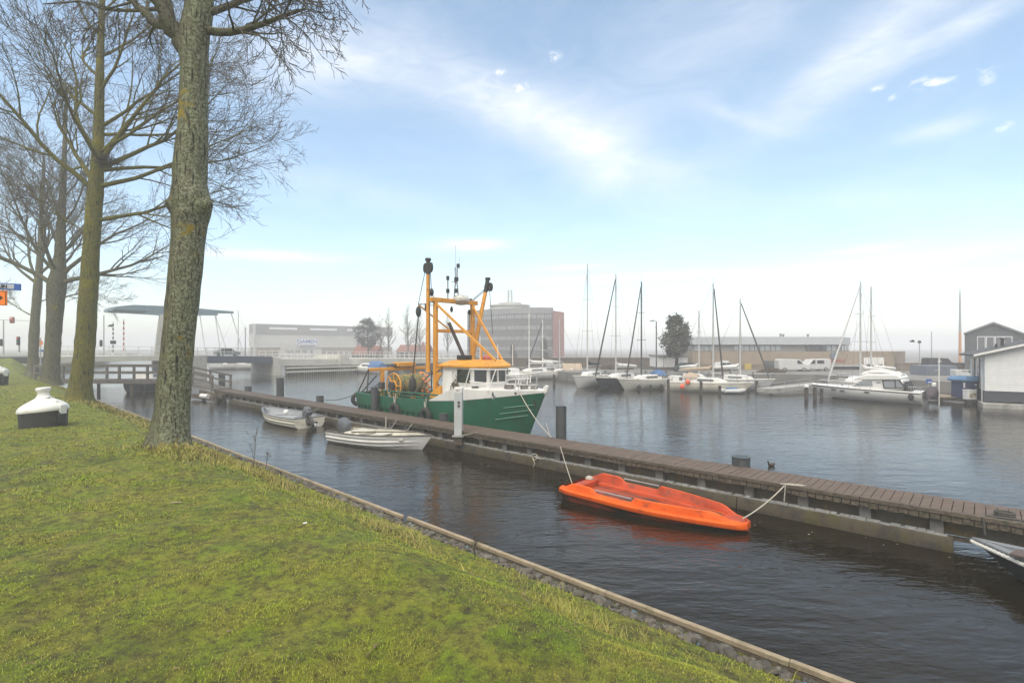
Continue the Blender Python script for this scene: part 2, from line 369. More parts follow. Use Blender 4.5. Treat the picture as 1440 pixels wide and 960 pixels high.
# --- grass blades: dense by our feet, thinning with distance
def blades():
    pts = []
    n = 800000
    r = np.exp(RNG.uniform(math.log(2.2), math.log(62), n)); t = RNG.uniform(R(-62), R(64), n)
    X = r * np.sin(t); Y = r * np.cos(t)
    a = X * U.x + Y * U.y; b = X * V.x + Y * V.y
    d = BB - b
    # extra wisps of long dead grass on the trunk mound and along the bank
    ex = 16000; ea = np.concatenate([RNG.normal(13.3, .85, ex // 2), RNG.uniform(-1, 30, ex // 4), RNG.normal(28.2, 1.0, ex // 4)])
    eb = np.concatenate([RNG.normal(4.0, .62, ex // 2), BB - 1.1 + RNG.normal(0, .33, ex // 4), RNG.normal(4.4, .7, ex // 4)])
    kx = np.array([noise.noise(Vector((x * 1.1, y * 1.4, 40))) + .5 * noise.noise(Vector((x * 3.2, y * 3.2, 7))) for x, y in zip(ea, eb)]) + .45 * RNG.random(len(ea)) > .22
    ea, eb = ea[kx], eb[kx]
    a = np.concatenate([a, ea]); b = np.concatenate([b, eb]); d = BB - b; r = np.concatenate([r, np.hypot(ea, eb)])
    isx = np.concatenate([np.zeros(n, bool), np.ones(len(ea), bool)])
    keep = (d > .24) & (a < 62) & (a > -6) & (b > -40)
    a, b, r, d, isx = a[keep], b[keep], r[keep], d[keep], isx[keep]
    n = len(a)
    # clumping: thin or lengthen blades by a smooth field
    fld = np.array([noise.noise(Vector((x * 1.6, y * 1.6, 3))) for x, y in zip(a, b)])
    fld2 = np.array([noise.noise(Vector((x * .7, y * .7, 9))) for x, y in zip(a, b)])
    sl_ = np.array([soil(x, y) for x, y in zip(a, b)])
    keep = RNG.random(n) < np.clip(.85 + 1.0 * fld, .12, 1) * (1 - .93 * np.clip(sl_, 0, 1))
    keep |= isx
    a, b, r, d, fld, fld2, isx = (q[keep] for q in (a, b, r, d, fld, fld2, isx)); n = len(a)
    h = (.012 + .016 * RNG.random(n)) * (1 + .8 * np.clip(fld, -.5, 1)) * np.clip(r / 7, 1, 1.7)
    # rough strip along the bank and round the trunks
    rough = np.exp(-((d - 1.15) / .55) ** 2) * np.clip(.28 + 1.9 * fld2, 0, 1.2)
    for ta, tb, rr in ((13.5, 4.0, 1.25), (28.4, 4.2, 1.5), (45.0, 4.7, 1.7), (27.8, 5.0, 1.0)):
        rough = np.maximum(rough, 1.1 * np.exp(-(((a - ta) / rr) ** 2 + ((b - tb) / (rr * .8)) ** 2)))
    tall = (RNG.random(n) < rough * .8) | isx
    rough = np.where(isx, np.maximum(rough, .75), rough)
    h = np.where(tall, h + rough * RNG.uniform(.05, .22, n), h)
    wd = np.clip(.0015 * np.maximum(r, 2.5) / 3.2, .0015, .026) * RNG.uniform(.7, 1.5, n)
    dry = np.where(tall, RNG.uniform(.25, 1, n) * np.clip(rough * 1.2, 0, 1), np.where(RNG.random(n) < .07, RNG.uniform(.3, .8, n), RNG.uniform(0, .15, n)))
    tone = RNG.uniform(.55, 1.45, n)
    z = lawn_z(a, b)
    base = np.stack([a * U.x + b * V.x, a * U.y + b * V.y, z - .004], -1)
    ang = RNG.uniform(0, 2 * math.pi, n); lean = RNG.uniform(.2, 1.15, n)
    side = np.stack([np.cos(ang + 1.57), np.sin(ang + 1.57), np.zeros(n)], -1) * wd[:, None]
    dirv = np.stack([np.cos(ang) * np.sin(lean), np.sin(ang) * np.sin(lean), np.cos(lean)], -1)
    lean2 = lean + .5
    dir2 = np.stack([np.cos(ang) * np.sin(lean2), np.sin(ang) * np.sin(lean2), np.cos(lean2)], -1)
    mid = base + dirv * (h * .55)[:, None]; tip = mid + dir2 * (h * .55)[:, None]
    vs = np.stack([base - side, base + side, mid - side * .8, mid + side * .8, tip], 1).reshape(-1, 3)
    me = bpy.data.meshes.new('grass'); nv = n * 5
    me.vertices.add(nv); me.vertices.foreach_set('co', vs.astype(np.float32).ravel())
    k = np.arange(n)[:, None] * 5
    tris = np.concatenate([k + [[0, 1, 3]], k + [[0, 3, 2]], k + [[2, 3, 4]]], 1).reshape(-1)
    me.loops.add(len(tris)); me.loops.foreach_set('vertex_index', tris.astype(np.int32))
    nf = n * 3; me.polygons.add(nf); me.polygons.foreach_set('loop_start', np.arange(nf, dtype=np.int32) * 3)
    me.update(); me.validate()
    for nm, arr in (('dry', dry), ('tone', tone)):
        at = me.attributes.new(nm, 'FLOAT', 'POINT'); at.data.foreach_set('value', np.repeat(arr, 5).astype(np.float32))
    me.materials.append(grass_material('grass blades', True))
    o = bpy.data.objects.new('grass', me); COL.objects.link(o); setting(o, 'stuff')
blades()

# --- rubble between turf and timber edge
def rubble():
    mb = MB(); tones = []
    for i in range(2600):
        a = random.uniform(-1, 24) if i < 2200 else random.uniform(24, 50)
        d = random.uniform(.07, .47); b = BB - d
        s = random.uniform(.02, .062) * (1.0 if random.random() < .84 else 1.75)
        if d + s > .75 or d - s < .03: s *= .6
        z = float(lawn_z(a, b)) + s * .25
        n0 = len(mb.v)
        Mx = Matrix.Rotation(random.uniform(0, 6.3), 3, 'Z') @ Matrix.Rotation(random.uniform(-.4, .4), 3, 'X') @ Matrix.Diagonal((1, random.uniform(.6, .95), random.uniform(.4, .65)))
        prof = [(.02, -1), (.72, -.7), (1, -.1), (.86, .5), (.45, .86), (.02, .97)]
        jit = [1 + random.uniform(-.22, .22) for _ in range(60)]
        vs = []
        for q, (r_, z_) in enumerate(prof):
            for j in range(7):
                t = j * 6.2832 / 7; k = jit[(q * 7 + j) % 60]
                vs.append(Mx @ Vector((r_ * math.cos(t) * k * s, r_ * math.sin(t) * k * s, z_ * s)) + C(a, b, z))
        fs = [(q * 7 + j, q * 7 + (j + 1) % 7, q * 7 + 7 + (j + 1) % 7, q * 7 + 7 + j) for q in range(5) for j in range(7)]
        mb.add(vs, fs)
        blue = 1. if random.random() < .04 and s > .045 else 0.
        tones += [(random.uniform(.5, 1.3), blue)] * len(vs)
    m = bpy.data.materials.new('rubble stone'); m.use_nodes = True; nt = m.node_tree; b = nt.nodes['Principled BSDF']
    at = nt.nodes.new('ShaderNodeAttribute'); at.attribute_name = 'tone'; a2 = nt.nodes.new('ShaderNodeAttribute'); a2.attribute_name = 'blue'
    tc = nt.nodes.new('ShaderNodeTexCoord')
    c = mixc(nt, noise_mix(nt, 30, (.35, .65), tc.outputs['Object']), (.125, .110, .090), (.068, .062, .053))
    c = mixc(nt, noise_mix(nt, 5, (.5, .7), tc.outputs['Object']), c, (.085, .075, .030))
    c = mixc(nt, a2.outputs['Fac'], c, (.10, .17, .21))
    hs = nt.nodes.new('ShaderNodeHueSaturation'); nt.links.new(at.outputs['Fac'], hs.inputs['Value']); nt.links.new(c, hs.inputs['Color']); nt.links.new(hs.outputs[0], b.inputs['Base Color']); b.inputs['Roughness'].default_value = .85
    o = mb.build('rubble', m, ang=60); setting(o, 'stuff')
    for k, nm in enumerate(('tone', 'blue')):
        at = o.data.attributes.new(nm, 'FLOAT', 'POINT'); at.data.foreach_set('value', np.array([t[k] for t in tones], np.float32))
rubble()
EDGE = mat('edging timber', (.34, .275, .185), .8, (.23, .18, .12), 4, .4, 20, stretch=(1, 1, 1), dirt=(.13, .12, .06), dthr=(.52, .7), dscale=2.5)
def edging(name, p, q, off, label):
    p, q = Vector(p), Vector(q); d = (q - p).normalized()
    t = thing(name, label, 'edging board', (p.x, p.y, 0), 0)
    mb = MB(); n = max(2, int((q - p).length / 2.2))
    for i in range(n):
        s, e = p.lerp(q, i / n), p.lerp(q, (i + 1) / n - .006 / max(1, (q - p).length))
        jz = random.uniform(-.008, .008)
        mb.bar(s + V * off + Vector((0, 0, jz)), e + V * off + Vector((0, 0, jz)), .072, .06)
    mb.build('capping_board', EDGE, t, world=True, bevel=.006)
    mb = MB()
    mb.bar(p + V * (off - .01) - Vector((0, 0, .335)), q + V * (off - .01) - Vector((0, 0, .335)), .05, .595)
    mb.build('sheet_boards', OLDWOOD, t, world=True)
ZE = Vector((0, 0, .25))
aj = P(572, 727, .25)
eA = C(aj.dot(U), BB, .25)
edging('timber_edging', C(-3, BB, .25), eA - U * .05, 0., 'pale timber edging board along the grass bank, near length below the orange boat')
edging('timber_edging', eA + U * .05, C(66, BB, .25), -.05, 'weathered timber edging along the grass bank, far length running behind the tree trunk')

# --- water
mw = bpy.data.materials.new('canal water'); mw.use_nodes = True; nt = mw.node_tree; b = nt.nodes['Principled BSDF']
b.inputs['Base Color'].default_value = (.0090, .0066, .0026, 1); b.inputs['IOR'].default_value = 1.33; b.inputs['Roughness'].default_value = .045; b.inputs['Specular IOR Level'].default_value = .5; b.inputs['Specular Tint'].default_value = (1, .70, .42, 1)
tc = nt.nodes.new('ShaderNodeTexCoord'); hsum = None
for sc_, st, rot, amp in ((.9, (1, 2.4, 1), 24, .75), (3.6, (1, 2.2, 1), -14, .26), (10, (1, 1.8, 1), 8, .085)):
    mp = nt.nodes.new('ShaderNodeMapping'); mp.inputs['Scale'].default_value = st; mp.inputs['Rotation'].default_value = (0, 0, R(rot)); nt.links.new(tc.outputs['Object'], mp.inputs['Vector'])
    n = nt.nodes.new('ShaderNodeTexNoise'); n.inputs['Scale'].default_value = sc_; n.inputs['Detail'].default_value = 3; n.inputs['Roughness'].default_value = .5; n.inputs['Distortion'].default_value = .3
    nt.links.new(mp.outputs[0], n.inputs['Vector'])
    k = nt.nodes.new('ShaderNodeMath'); k.operation = 'MULTIPLY_ADD'; k.inputs[1].default_value = amp; nt.links.new(n.outputs['Fac'], k.inputs[0])
    if hsum is not None: nt.links.new(hsum, k.inputs[2])
    hsum = k.outputs[0]
# calmer and ruffled areas
cal = noise_mix(nt, .09, (.38, .62), tc.outputs['Object'], 4)
ml = nt.nodes.new('ShaderNodeMath'); ml.operation = 'MULTIPLY_ADD'; ml.inputs[1].default_value = .55; ml.inputs[2].default_value = .45; nt.links.new(cal, ml.inputs[0])
bp = nt.nodes.new('ShaderNodeBump'); bp.inputs['Distance'].default_value = .055; nt.links.new(ml.outputs[0], bp.inputs['Strength']); nt.links.new(hsum, bp.inputs['Height']); nt.links.new(bp.outputs[0], b.inputs['Normal'])
mb = MB()
mb.face((-EXT, -EXT, 0), (EXT, -EXT, 0), (EXT, EXT, 0), (-EXT, EXT, 0))
setting(mb.build('water', mw, smooth=False))

# --- far shore
PAVE = mat('quay paving', (.20, .19, .175), .85, (.13, .125, .115), .5, .2, 8)
BRICKW = mat('quay brick wall', (.14, .115, .09), .85, (.085, .07, .055), 2, .2, 20)
def ground_prism(name, poly, z, m, z0=-.6):
    mb = MB(); mb.prism([Vector((x, y, z0)) for x, y in poly], (0, 0, z - z0)); return setting(mb.build(name, m, smooth=False))
shore = [(-14.5, 90), (-8, 80), (3, 66), (6, 55), (30, 50.5), (33.5, 41), (39, 36), (80, 36), (420, 120), (EXT - 20, 900), (EXT - 20, EXT - 20), (-EXT + 20, EXT - 20), (-900, 900), (-60, 112), (-42, 104)]
ground_prism('quay', shore, .9, PAVE)
FIELD = mat('rough ground', (.075, .085, .03), .9, (.12, .105, .055), .3, .3, 4)
left = [tuple((C(90, BB - .5)).xy), tuple(C(92, -60).xy), tuple(C(30, -69).xy), (-120, -20), (-EXT + 20, -20), (-EXT + 20, 900), (-900, 898), (-160, 220), (-110, 140), (-78, 98)]
ground_prism('field', left, 1.1, FIELD)
ASPH = mat('asphalt', (.075, .077, .08), .85, (.055, .056, .058), 2, .2, 40)
def strip(name, pts, half, m, thick=.35, off=0.):
    mb = MB(); rings = []
    for (p) in pts:
        q = Vector(p) + BR_N * off
        rings.append([q - BR_N * half, q + BR_N * half, q + BR_N * half - Vector((0, 0, thick)), q - BR_N * half - Vector((0, 0, thick))])
    mb.loft(rings, True, True); return mb.build(name, m, smooth=False)
def BS(s, z): p = BR_A + BR_D * s; return Vector((p.x, p.y, z))
setting(strip('road', [BS(-75, 2.55), BS(-20, 2.6), BS(0, 2.66)], 4.2, ASPH, .6))
LINE = mat('road paint', (.62, .62, .6), .7, (.5, .5, .48), 8)
mb = MB()
for k in range(9):
    s = -2 - k * 5.; mb.add([BS(s, 2.664) + BR_N * y for y in (-.06, .06)] + [BS(s - 2.5, 2.658) + BR_N * y for y in (.06, -.06)], [(0, 1, 2, 3)])
for y0 in (-3.7, 3.6):
    for k in range(14): mb.add([BS(0 - k * 3, 2.668 - k * .009) + BR_N * y for y in (y0, y0 + .1)] + [BS(-3 - k * 3, 2.668 - (k + 1) * .009) + BR_N * y for y in (y0 + .1, y0)], [(0, 1, 2, 3)])
setting(mb.build('road_marking', LINE, smooth=False))

# --- haze: one closed box of even air
hz = bpy.data.materials.new('haze air'); hz.use_nodes = True; nt = hz.node_tree; nt.nodes.clear()
out = nt.nodes.new('ShaderNodeOutputMaterial'); pv = nt.nodes.new('ShaderNodeVolumePrincipled')
pv.inputs['Color'].default_value = (.90, .905, .915, 1); pv.inputs['Density'].default_value = HAZE = .0032; pv.inputs['Anisotropy'].default_value = .0
nt.links.new(pv.outputs[0], out.inputs['Volume'])
mb = MB(); mb.box((0, 0, 10), (2 * EXT + 40, 2 * EXT + 40, 23.2)); o = mb.build('haze', hz, smooth=False); setting(o, 'stuff')

# fallen leaves and twiglets on the turf, and flecks afloat along the jetty
def debris():
    rnd = random.Random(12); mb = MB()
    for k in range(420):
        a = rnd.uniform(1, 26); b = BB - rnd.uniform(.9, 9); z = float(lawn_z(a, b)) + .02; c = C(a, b, z); t = rnd.uniform(0, 6.28)
        if k % 3:
            s = rnd.uniform(.010, .024); u_ = Vector((math.cos(t), math.sin(t), rnd.uniform(-.3, .5))) * s; w_ = Vector((-math.sin(t), math.cos(t), rnd.uniform(-.3, .5))) * s * .7
            mb.face(c - u_, c + w_, c + u_ * 1.2, c - w_)
        else:
            d_ = Vector((math.cos(t), math.sin(t), .06)) * rnd.uniform(.04, .14); mb.tube([c - d_, c + Vector((rnd.gauss(0, .012), rnd.gauss(0, .012), .01)), c + d_], [.003, .004, .0025], 4)
    o = mb.build('debris', mat('leaf litter', (.11, .07, .035), .9, (.20, .15, .08), 30), None, smooth=False); setting(o, 'stuff')
    mb = MB()
    for k in range(90):
        a = rnd.uniform(-3, 24); b = 11.84 - abs(rnd.gauss(.15, .5)) - .1; c = C(a, b, .004); t = rnd.uniform(0, 6.28); s = rnd.uniform(.006, .022)
        mb.face(*[c + Vector((math.cos(t + q) * s * rnd.uniform(.6, 1.3), math.sin(t + q) * s * rnd.uniform(.4, 1), 0)) for q in (0, 1.3, 2.6, 3.9, 5.1)])
    o = mb.build('litter', mat('floating flecks', (.42, .41, .36), .8, (.25, .22, .15), 20), None, smooth=False); setting(o, 'stuff')
debris()
# ================================================================ JETTY
BF, BW, DZ = 11.84, 1.2, .68            # front edge, width, deck height
A0, A1 = -7.5, 38.6
jt = thing('jetty', 'long brown plank jetty running across the canal with mossy waling beam below', 'jetty', C(0, BF, 0), 0)
XF[jt.name] = Matrix.Translation(C(0, BF, 0))
mb = MB(); a = A0; k = 0
while a < A1:
    wd = .150; jz = random.uniform(-.004, .004); c = C(a + wd / 2, BF + .03 + BW / 2, DZ - .02 + jz)
    mb.box(c, (wd - .012, BW - .06 + random.uniform(-.012, .012), .04), 0, Matrix(((U.x, V.x, 0), (U.y, V.y, 0), (0, 0, 1)))); a += wd
mb.build('deck', DECKW, jt, world=True, smooth=False)
def canalbox(mb, a0, a1, b0, b1, z0, z1):
    vs = [C(a, b, z) for z in (z0, z1) for a, b in ((a0, b0), (a1, b0), (a1, b1), (a0, b1))]
    mb.add(vs, [(0,3,2,1),(4,5,6,7),(0,1,5,4),(1,2,6,5),(2,3,7,6),(3,0,4,7)]); return mb
for i, (s, e) in enumerate(((A0, 1.8), (1.8, 9.6), (9.6, 17.5), (17.5, 25.2), (25.2, 33), (33, A1))):
    canalbox(MB(), s, e - .01, BF - .02, BF + .075, DZ - .045, DZ + .035).build('kick_rail', OLDWOOD, jt, world=True, bevel=.008)
mb = MB(); a = A0                                  # short fascia pieces under the rail
while a < A1: canalbox(mb, a, a + .138 + random.uniform(-.006, .004), BF - .005 + random.uniform(0, .012), BF + .05, DZ - .15 + random.uniform(-.012, .01), DZ - .05); a += .15
mb.build('fascia', OLDWOOD, jt, world=True, smooth=False)
canalbox(MB(), A0, A1, BF + BW - .05, BF + BW, DZ - .2, DZ - .045).build('fascia', OLDWOOD, jt, world=True)
canalbox(MB(), A0, A1, BF + .34, BF + .52, .22, .54).build('stringer_beam', MOSSCON, jt, world=True)
canalbox(MB(), A0, A1, BF + .78, BF + .9, .2, .54).build('stringer_beam', MOSSCON, jt, world=True)
PILEC = mat('grey pile', (.20, .195, .185), .85, (.13, .125, .115), 4, .3, 20, dirt=(.07, .062, .045), dthr=(.5, .7))
a = .55
while a < A1:
    canalbox(MB(), a, a + .2, BF + .16, BF + .34, -.8, DZ - .15).build('pile', PILEC, jt, world=True, bevel=.012)
    canalbox(MB(), a + .02, a + .18, BF + .9, BF + 1.08, -.8, DZ - .05).build('pile', CONCRETE, jt, world=True)
    a += 1.08
for s, e in ((.42, 4.1), (4.1, 8.9), (8.9, 13.6), (13.6, 19.4), (19.4, 26.5), (26.5, 35.5)):
    mb = MB(); n = 14; rings = []
    for i in range(n + 1):
        a = s + (e - s - .02) * i / n; w_ = .012 * noise.noise(Vector((a * 2, 1, 4)))
        rings.append([C(a, BF - .02 + w_, -.25), C(a, BF - .035 + w_, -.02), C(a, BF - .02 + w_, .22), C(a, BF + .01, .255 + w_), C(a, BF + .15, .258 + w_), C(a, BF + .16, -.25)])
    mb.loft(rings, True, True); mb.build('waling_beam', MOSSWOOD, jt, world=True, ang=50)
a = .5; rg = []                                    # bleached slats lying on the ledge, one stepped strip
while a < 35:
    l = random.uniform(.10, .26); g = random.choice((.012, .015, .02, .06)); up = random.random() < .88
    z = .285 + random.uniform(0, .012) if up else .262; b0 = BF + .02 + random.uniform(0, .03)
    for aa_, zz_ in ((a, z), (a + l, z), (a + l + .001, .261), (a + l + g, .261)): rg.append([C(aa_, b0, .25), C(aa_, b0, zz_), C(aa_, BF + .15, zz_), C(aa_, BF + .15, .25)])
    a += l + g + .001
MB().loft(rg, True, True).build('ledge_slats', GREYW, jt, world=True, smooth=False)
canalbox(MB(), A0, A1, BF + .2, BF + .3, .16, .22).build('tie_rail', OLDWOOD, jt, world=True)
# floes of litter caught under the ledge is left to the water itself

# --- round mooring posts along the back of the jetty
POSTM = mat('black post coating', (.030, .033, .037), .55, (.045, .047, .05), 4, .15, 25, dirt=(.09, .095, .08), dthr=(.6, .8), dscale=6)
LIDM = mat('green lid', (.04, .055, .05), .5, (.03, .04, .036), 4)
MP = [(312, 526, 543, 8.5, 'tall black mooring post at the far end of the jetty by the ramp', 0), (349, 543.5, 549, 9, 'low black mooring stub on the jetty, between the two farthest tall posts', 1),
      (394, 532, 556, 10, 'tall black mooring post on the jetty behind the cream boat with the tilted outboard', 0), (450, 557, 563, 10, 'low black mooring stub on the jetty, left of the fishing boat stern', 1),
      (527, 545, 576, 10, 'tall black mooring post in front of the fishing boat stern', 0), (624, 582, 592, 13, 'low black mooring stub just left of the white pedestal', 1),
      (789, 572, 617, 15, 'tall black mooring post standing right of the green bow', 0)]
for px, yt, yb, wpx, lab, low in MP:
    p = P(px, yb, DZ); bq = BF + BW + .13; aq, _ = onb(px, yb, bq); q = C(aq, bq, 0)
    zt = H - (yt - HY) / F * q.y; r = wpx * q.y / F / 2
    t = thing('mooring_post', lab, 'mooring post', q, 0, 'black posts along the jetty')
    MB().lathe([(r, -1), (r, zt - .02), (r * .97, zt)], n=20).build('pile', POSTM, t)
    MB().lathe([(r * .99, zt), (r * 1.03, zt + .004), (r * 1.03, zt + .025), (r * .5, zt + .04)], n=20).build('cap', LIDM if low else POSTM, t)
bq = BF + BW + .13; aq, _ = onb(1042, 658, bq); q = C(aq, bq, 0); Yq = q.y
t = thing('mooring_bollard', 'short black bollard with a cross bar, on the jetty edge above the orange boat', 'bollard', q, TH)
zt = H - (643 - HY) / F * Yq; r = 12 * Yq / F
MB().lathe([(r, -1), (r, zt - .03), (r * .96, zt)], n=24).build('pile', POSTM, t)
MB().lathe([(r * .96, zt), (r * 1.06, zt + .004), (r * 1.06, zt + .022), (.02, zt + .024)], n=24).build('cap', LIDM, t)
MB().bar((-r * 1.75, 0, zt - .03), (r * 1.75, 0, zt - .03), .028).build('cross_bar', DARKST, t)

# --- power and water pedestal
bq = BF - .06; aq, _ = onb(645, 612, bq); q = C(aq, bq, 0); Yq = q.y; s = Yq / F
zb, zt = H - (612 - HY) * s, H - (553 - HY) * s
t = thing('power_pedestal', 'white metal power pedestal with dark lettering on its cap, fixed to the jetty front', 'pedestal', q, TH - R(90) + R(45) - R(8))
PEDM = mat('pedestal metal', (.56, .57, .57), .4, (.48, .49, .49), 2, .05, metal=.25, dirt=(.33, .33, .31), dthr=(.55, .8))
hw = 6.6 * s / 1.2
MB().box((0, 0, (zb + zt) / 2), (hw * 2, hw * 2, zt - zb)).build('column', PEDM, t, bevel=.012)
MB().box((0, 0, zt + 4.5 * s), (hw * 2.1, hw * 2.1, 8.6 * s)).build('cap', WHITE, t, bevel=.02)
MB().box((0, 0, zb - .015), (hw * 3.0, hw * 3.0, .03)).build('foot_plate', STEEL, t, bevel=.004)
MB().box((0, 0, zb - .17), (hw * 2.2, hw * 2.2, .27)).build('bracket', OLDWOOD, t)
for sx_, nm in ((0, 'a'), (1, 'b')):
    M_ = Matrix.Rotation(R(-90) if sx_ == 0 else 0, 4, 'Z') @ Matrix.Translation((0, -hw * 1.06, zt + 4.3 * s)) @ Matrix.Rotation(R(90), 4, 'X')
    textmesh('ELEC' if sx_ == 0 else 'N 7', .075, BLACK, t, M_)
M90 = Matrix.Rotation(R(90), 4, 'X')
for z_ in (zt - 12 * s, zt - 17 * s): MB().lathe([(.04, 0), (.045, .015), (.03, .05), (.012, .052)], n=14, M=M90.to_3x3(), c=(.03, -hw, z_)).build('socket', DARKST, t)
MB().lathe([(.045, 0), (.045, .02), (.02, .03)], n=14, M=(Matrix.Rotation(R(-90), 3, 'Z') @ M90.to_3x3()), c=(-hw, .02, zt - 5 * s)).build('lock', BLACK, t)

# --- footbridge from the lawn to the jetty and ramp
W0, W1 = P(62, 534, 1.12), P(230, 534, 1.12)
RE = C(38.7, BF + .55, DZ)
fb = thing('footbridge', 'brown timber footbridge with railings from the lawn to the jetty, ending in a sloping ramp', 'footbridge', (W1.x, W1.y, 0), 0)
FBW = mat('footbridge timber', (.155, .14, .125), .85, (.085, .072, .062), 3, .3, 20, stretch=(1, 1, 4))
wd = (W1 - W0).normalized(); wn = Vector((-wd.y, wd.x, 0))
dk = MB(); dk.bar(W0, W1 + wd * 1.4, 1.5, .12); dk.build('deck', FBW, fb, world=True)
mb = MB(); mb.bar(W0 - wn * .8 + Vector((0, 0, -.08)), W1 + wd * 1.4 - wn * .8 + Vector((0, 0, -.08)), .1, .3); mb.build('edge_beam', FBW, fb, world=True)
for sgn in (-1, 1):
    off = wn * (.74 * sgn)
    for z_, h_ in ((1.08, .16), (.56, .13)):
        MB().bar(W0 + off + Vector((0, 0, z_)), W1 + wd * 1.4 + off + Vector((0, 0, z_)), .07, h_).build('rail', FBW, fb, world=True)
    n = 5; Lw = (W1 + wd * 1.4 - W0).length
    for i in range(n + 1):
        q = W0 + wd * (Lw * i / n) + off
        MB().bar(q + Vector((0, 0, -.2)), q + Vector((0, 0, 1.1)), .14).build('railing_post', FBW, fb, world=True)
R0 = W1 + wd * 1.4; rd = RE - R0; rn = Vector((-rd.y, rd.x, 0)).normalized()
MB().bar(R0, RE, 1.3, .1).build('ramp', FBW, fb, world=True)
for sgn in (-1, 1):
    for z_, h_ in ((.98, .14), (.5, .12)):
        MB().bar(R0 + rn * .62 * sgn + Vector((0, 0, z_)), RE + rn * .62 * sgn + Vector((0, 0, z_ * .95)), .07, h_).build('rail', FBW, fb, world=True)
    for f_ in (.05, .5, .97):
        q = R0.lerp(RE, f_) + rn * .62 * sgn; MB().bar(q + Vector((0, 0, -.1)), q + Vector((0, 0, 1.0)), .12).build('railing_post', FBW, fb, world=True)
for f_ in (.35, .68, 1.0):
    q = W0.lerp(R0, f_)
    for sgn in (-1, 1): MB().cyl((q.x + wn.x * .6 * sgn, q.y + wn.y * .6 * sgn), .11, -.8, 1.05, 10).build('pile', OLDWOOD, fb, world=True)
# crossed timber frame at the jetty end
je = C(38.3, BF - .25, 0)
tf = thing('trestle', 'dark crossed timbers with a white float in the water at the foot of the ramp', 'trestle', je, 0)
MB().bar(C(39.8, BF - .5, .55), C(36.4, BF - .15, .4), .2, .24).build('beam', OLDWOOD, tf, world=True)
MB().bar(C(40.3, BF - .8, .25), C(37.3, BF - .35, .18), .24, .3).build('beam', OLDWOOD, tf, world=True)
for a_, b_ in ((38.9, BF - .55), (37.2, BF - .3)): MB().cyl(C(a_, b_).xy, .12, -.8, .62, 10).build('pile', OLDWOOD, tf, world=True)
MB().tube([C(38.7, BF - .75, .33), C(37.8, BF - .6, .33)], [.16, .16], 12).build('float', WHITE, tf, world=True)

# ================================================================ OPEN BOATS
def hull_section(hb, zs, zk, n, fl, bil):
    """half section from gunwale (0) to keel (n): list of y,z"""
    out = []
    for i in range(n + 1):
        t = i / n; z = zs + (zk - zs) * t ** .9
        y = hb * (1 - t ** bil) ** (1 / fl) if t < 1 else 0
        out.append((max(y, .004), z))
    return out
def hull_rings(Lw, rake, hb, sheer, zk, nst=22, nsec=9, fl=1.6, bil=2.4, trans=0., inset=0., lift=0.):
    rings = []
    for i in range(nst + 1):
        t = i / nst; h = max(hb(t) - inset, .012); zs = sheer(t)
        zkk = zk(t) + inset + lift
        half = hull_section(h, zs, min(zkk, zs - .03), nsec, fl, bil)
        pr = []
        for s_, seq in ((1, half), (-1, reversed(half[:-1]))):
            for y, z in seq:
                x = t * (Lw - inset) + rake * t ** 3 * max(z, -.2) / max(sheer(1), .1) - trans * (1 - t) ** 3 * z
                pr.append(Vector((x + inset * (1 - t), s_ * y, z)))
        rings.append(pr)
    return rings
def sheer_pts(rings, k=0): return [r[k] for r in rings], [r[-1] for r in rings]

def outboard(parent, loc, tilt, cowl, s=1.0, name='outboard_motor', rz=0.):
    """cowling up, leg down; tilt swings the leg back (-x)"""
    M_ = Matrix.Translation(loc) @ Matrix.Rotation(rz, 4, 'Z') @ Matrix.Rotation(tilt, 4, 'Y') @ Matrix.Scale(s, 4)
    def tr(mb): mb.v = [tuple(M_ @ Vector(v)) for v in mb.v]; return mb
    rings = []
    for z, lx, ly, ox in ((.02, .10, .09, -.02), (.06, .19, .13, -.02), (.16, .22, .145, -.03), (.28, .215, .14, -.04), (.34, .20, .125, -.045), (.39, .16, .10, -.05), (.405, .12, .07, -.055)):
        rings.append([Vector((ox + lx * (1 if math.cos(t) > 0 else -1) * abs(math.cos(t)) ** .45, ly * (1 if math.sin(t) > 0 else -1) * abs(math.sin(t)) ** .45, z)) for t in [2 * math.pi * j / 18 for j in range(18)]])
    m_ = tr(MB().loft(rings, True, True)).build(name, cowl, parent, ang=28)
    tr(MB().loft([[p + Vector((p.x * .03, p.y * .04, dz)) for p in rings[2]] for dz in (-.012, .012)], True, True)).build('trim_band', DARKST, m_)
    mb = MB(); mb.box((-.02, 0, -.22), (.16, .1, .5)); mb.box((-.06, 0, -.5), (.34, .17, .025)); mb.box((.12, 0, -.12), (.12, .24, .26))
    mb.tube([(-.16, 0, -.62), (.0, 0, -.62), (.14, 0, -.62)], [.035, .055, .01], 10); mb.box((0, 0, -.57), (.14, .03, .16)); mb.box((.02, 0, -.72), (.12, .015, .14))
    tr(mb).build('lower_unit', DARKST, m_, bevel=.01)
    mb = MB()
    for k in range(3):
        mb.add([Matrix.Rotation(k * 2.094, 3, 'X') @ Vector(p) + Vector((-.17, 0, -.62)) for p in ((0, -.03, .01), (.02, .05, .03), (.0, .07, .11), (-.02, -.01, .12))], [(0, 1, 2, 3)])
    tr(mb).build('propeller', STEEL, m_)
    return m_

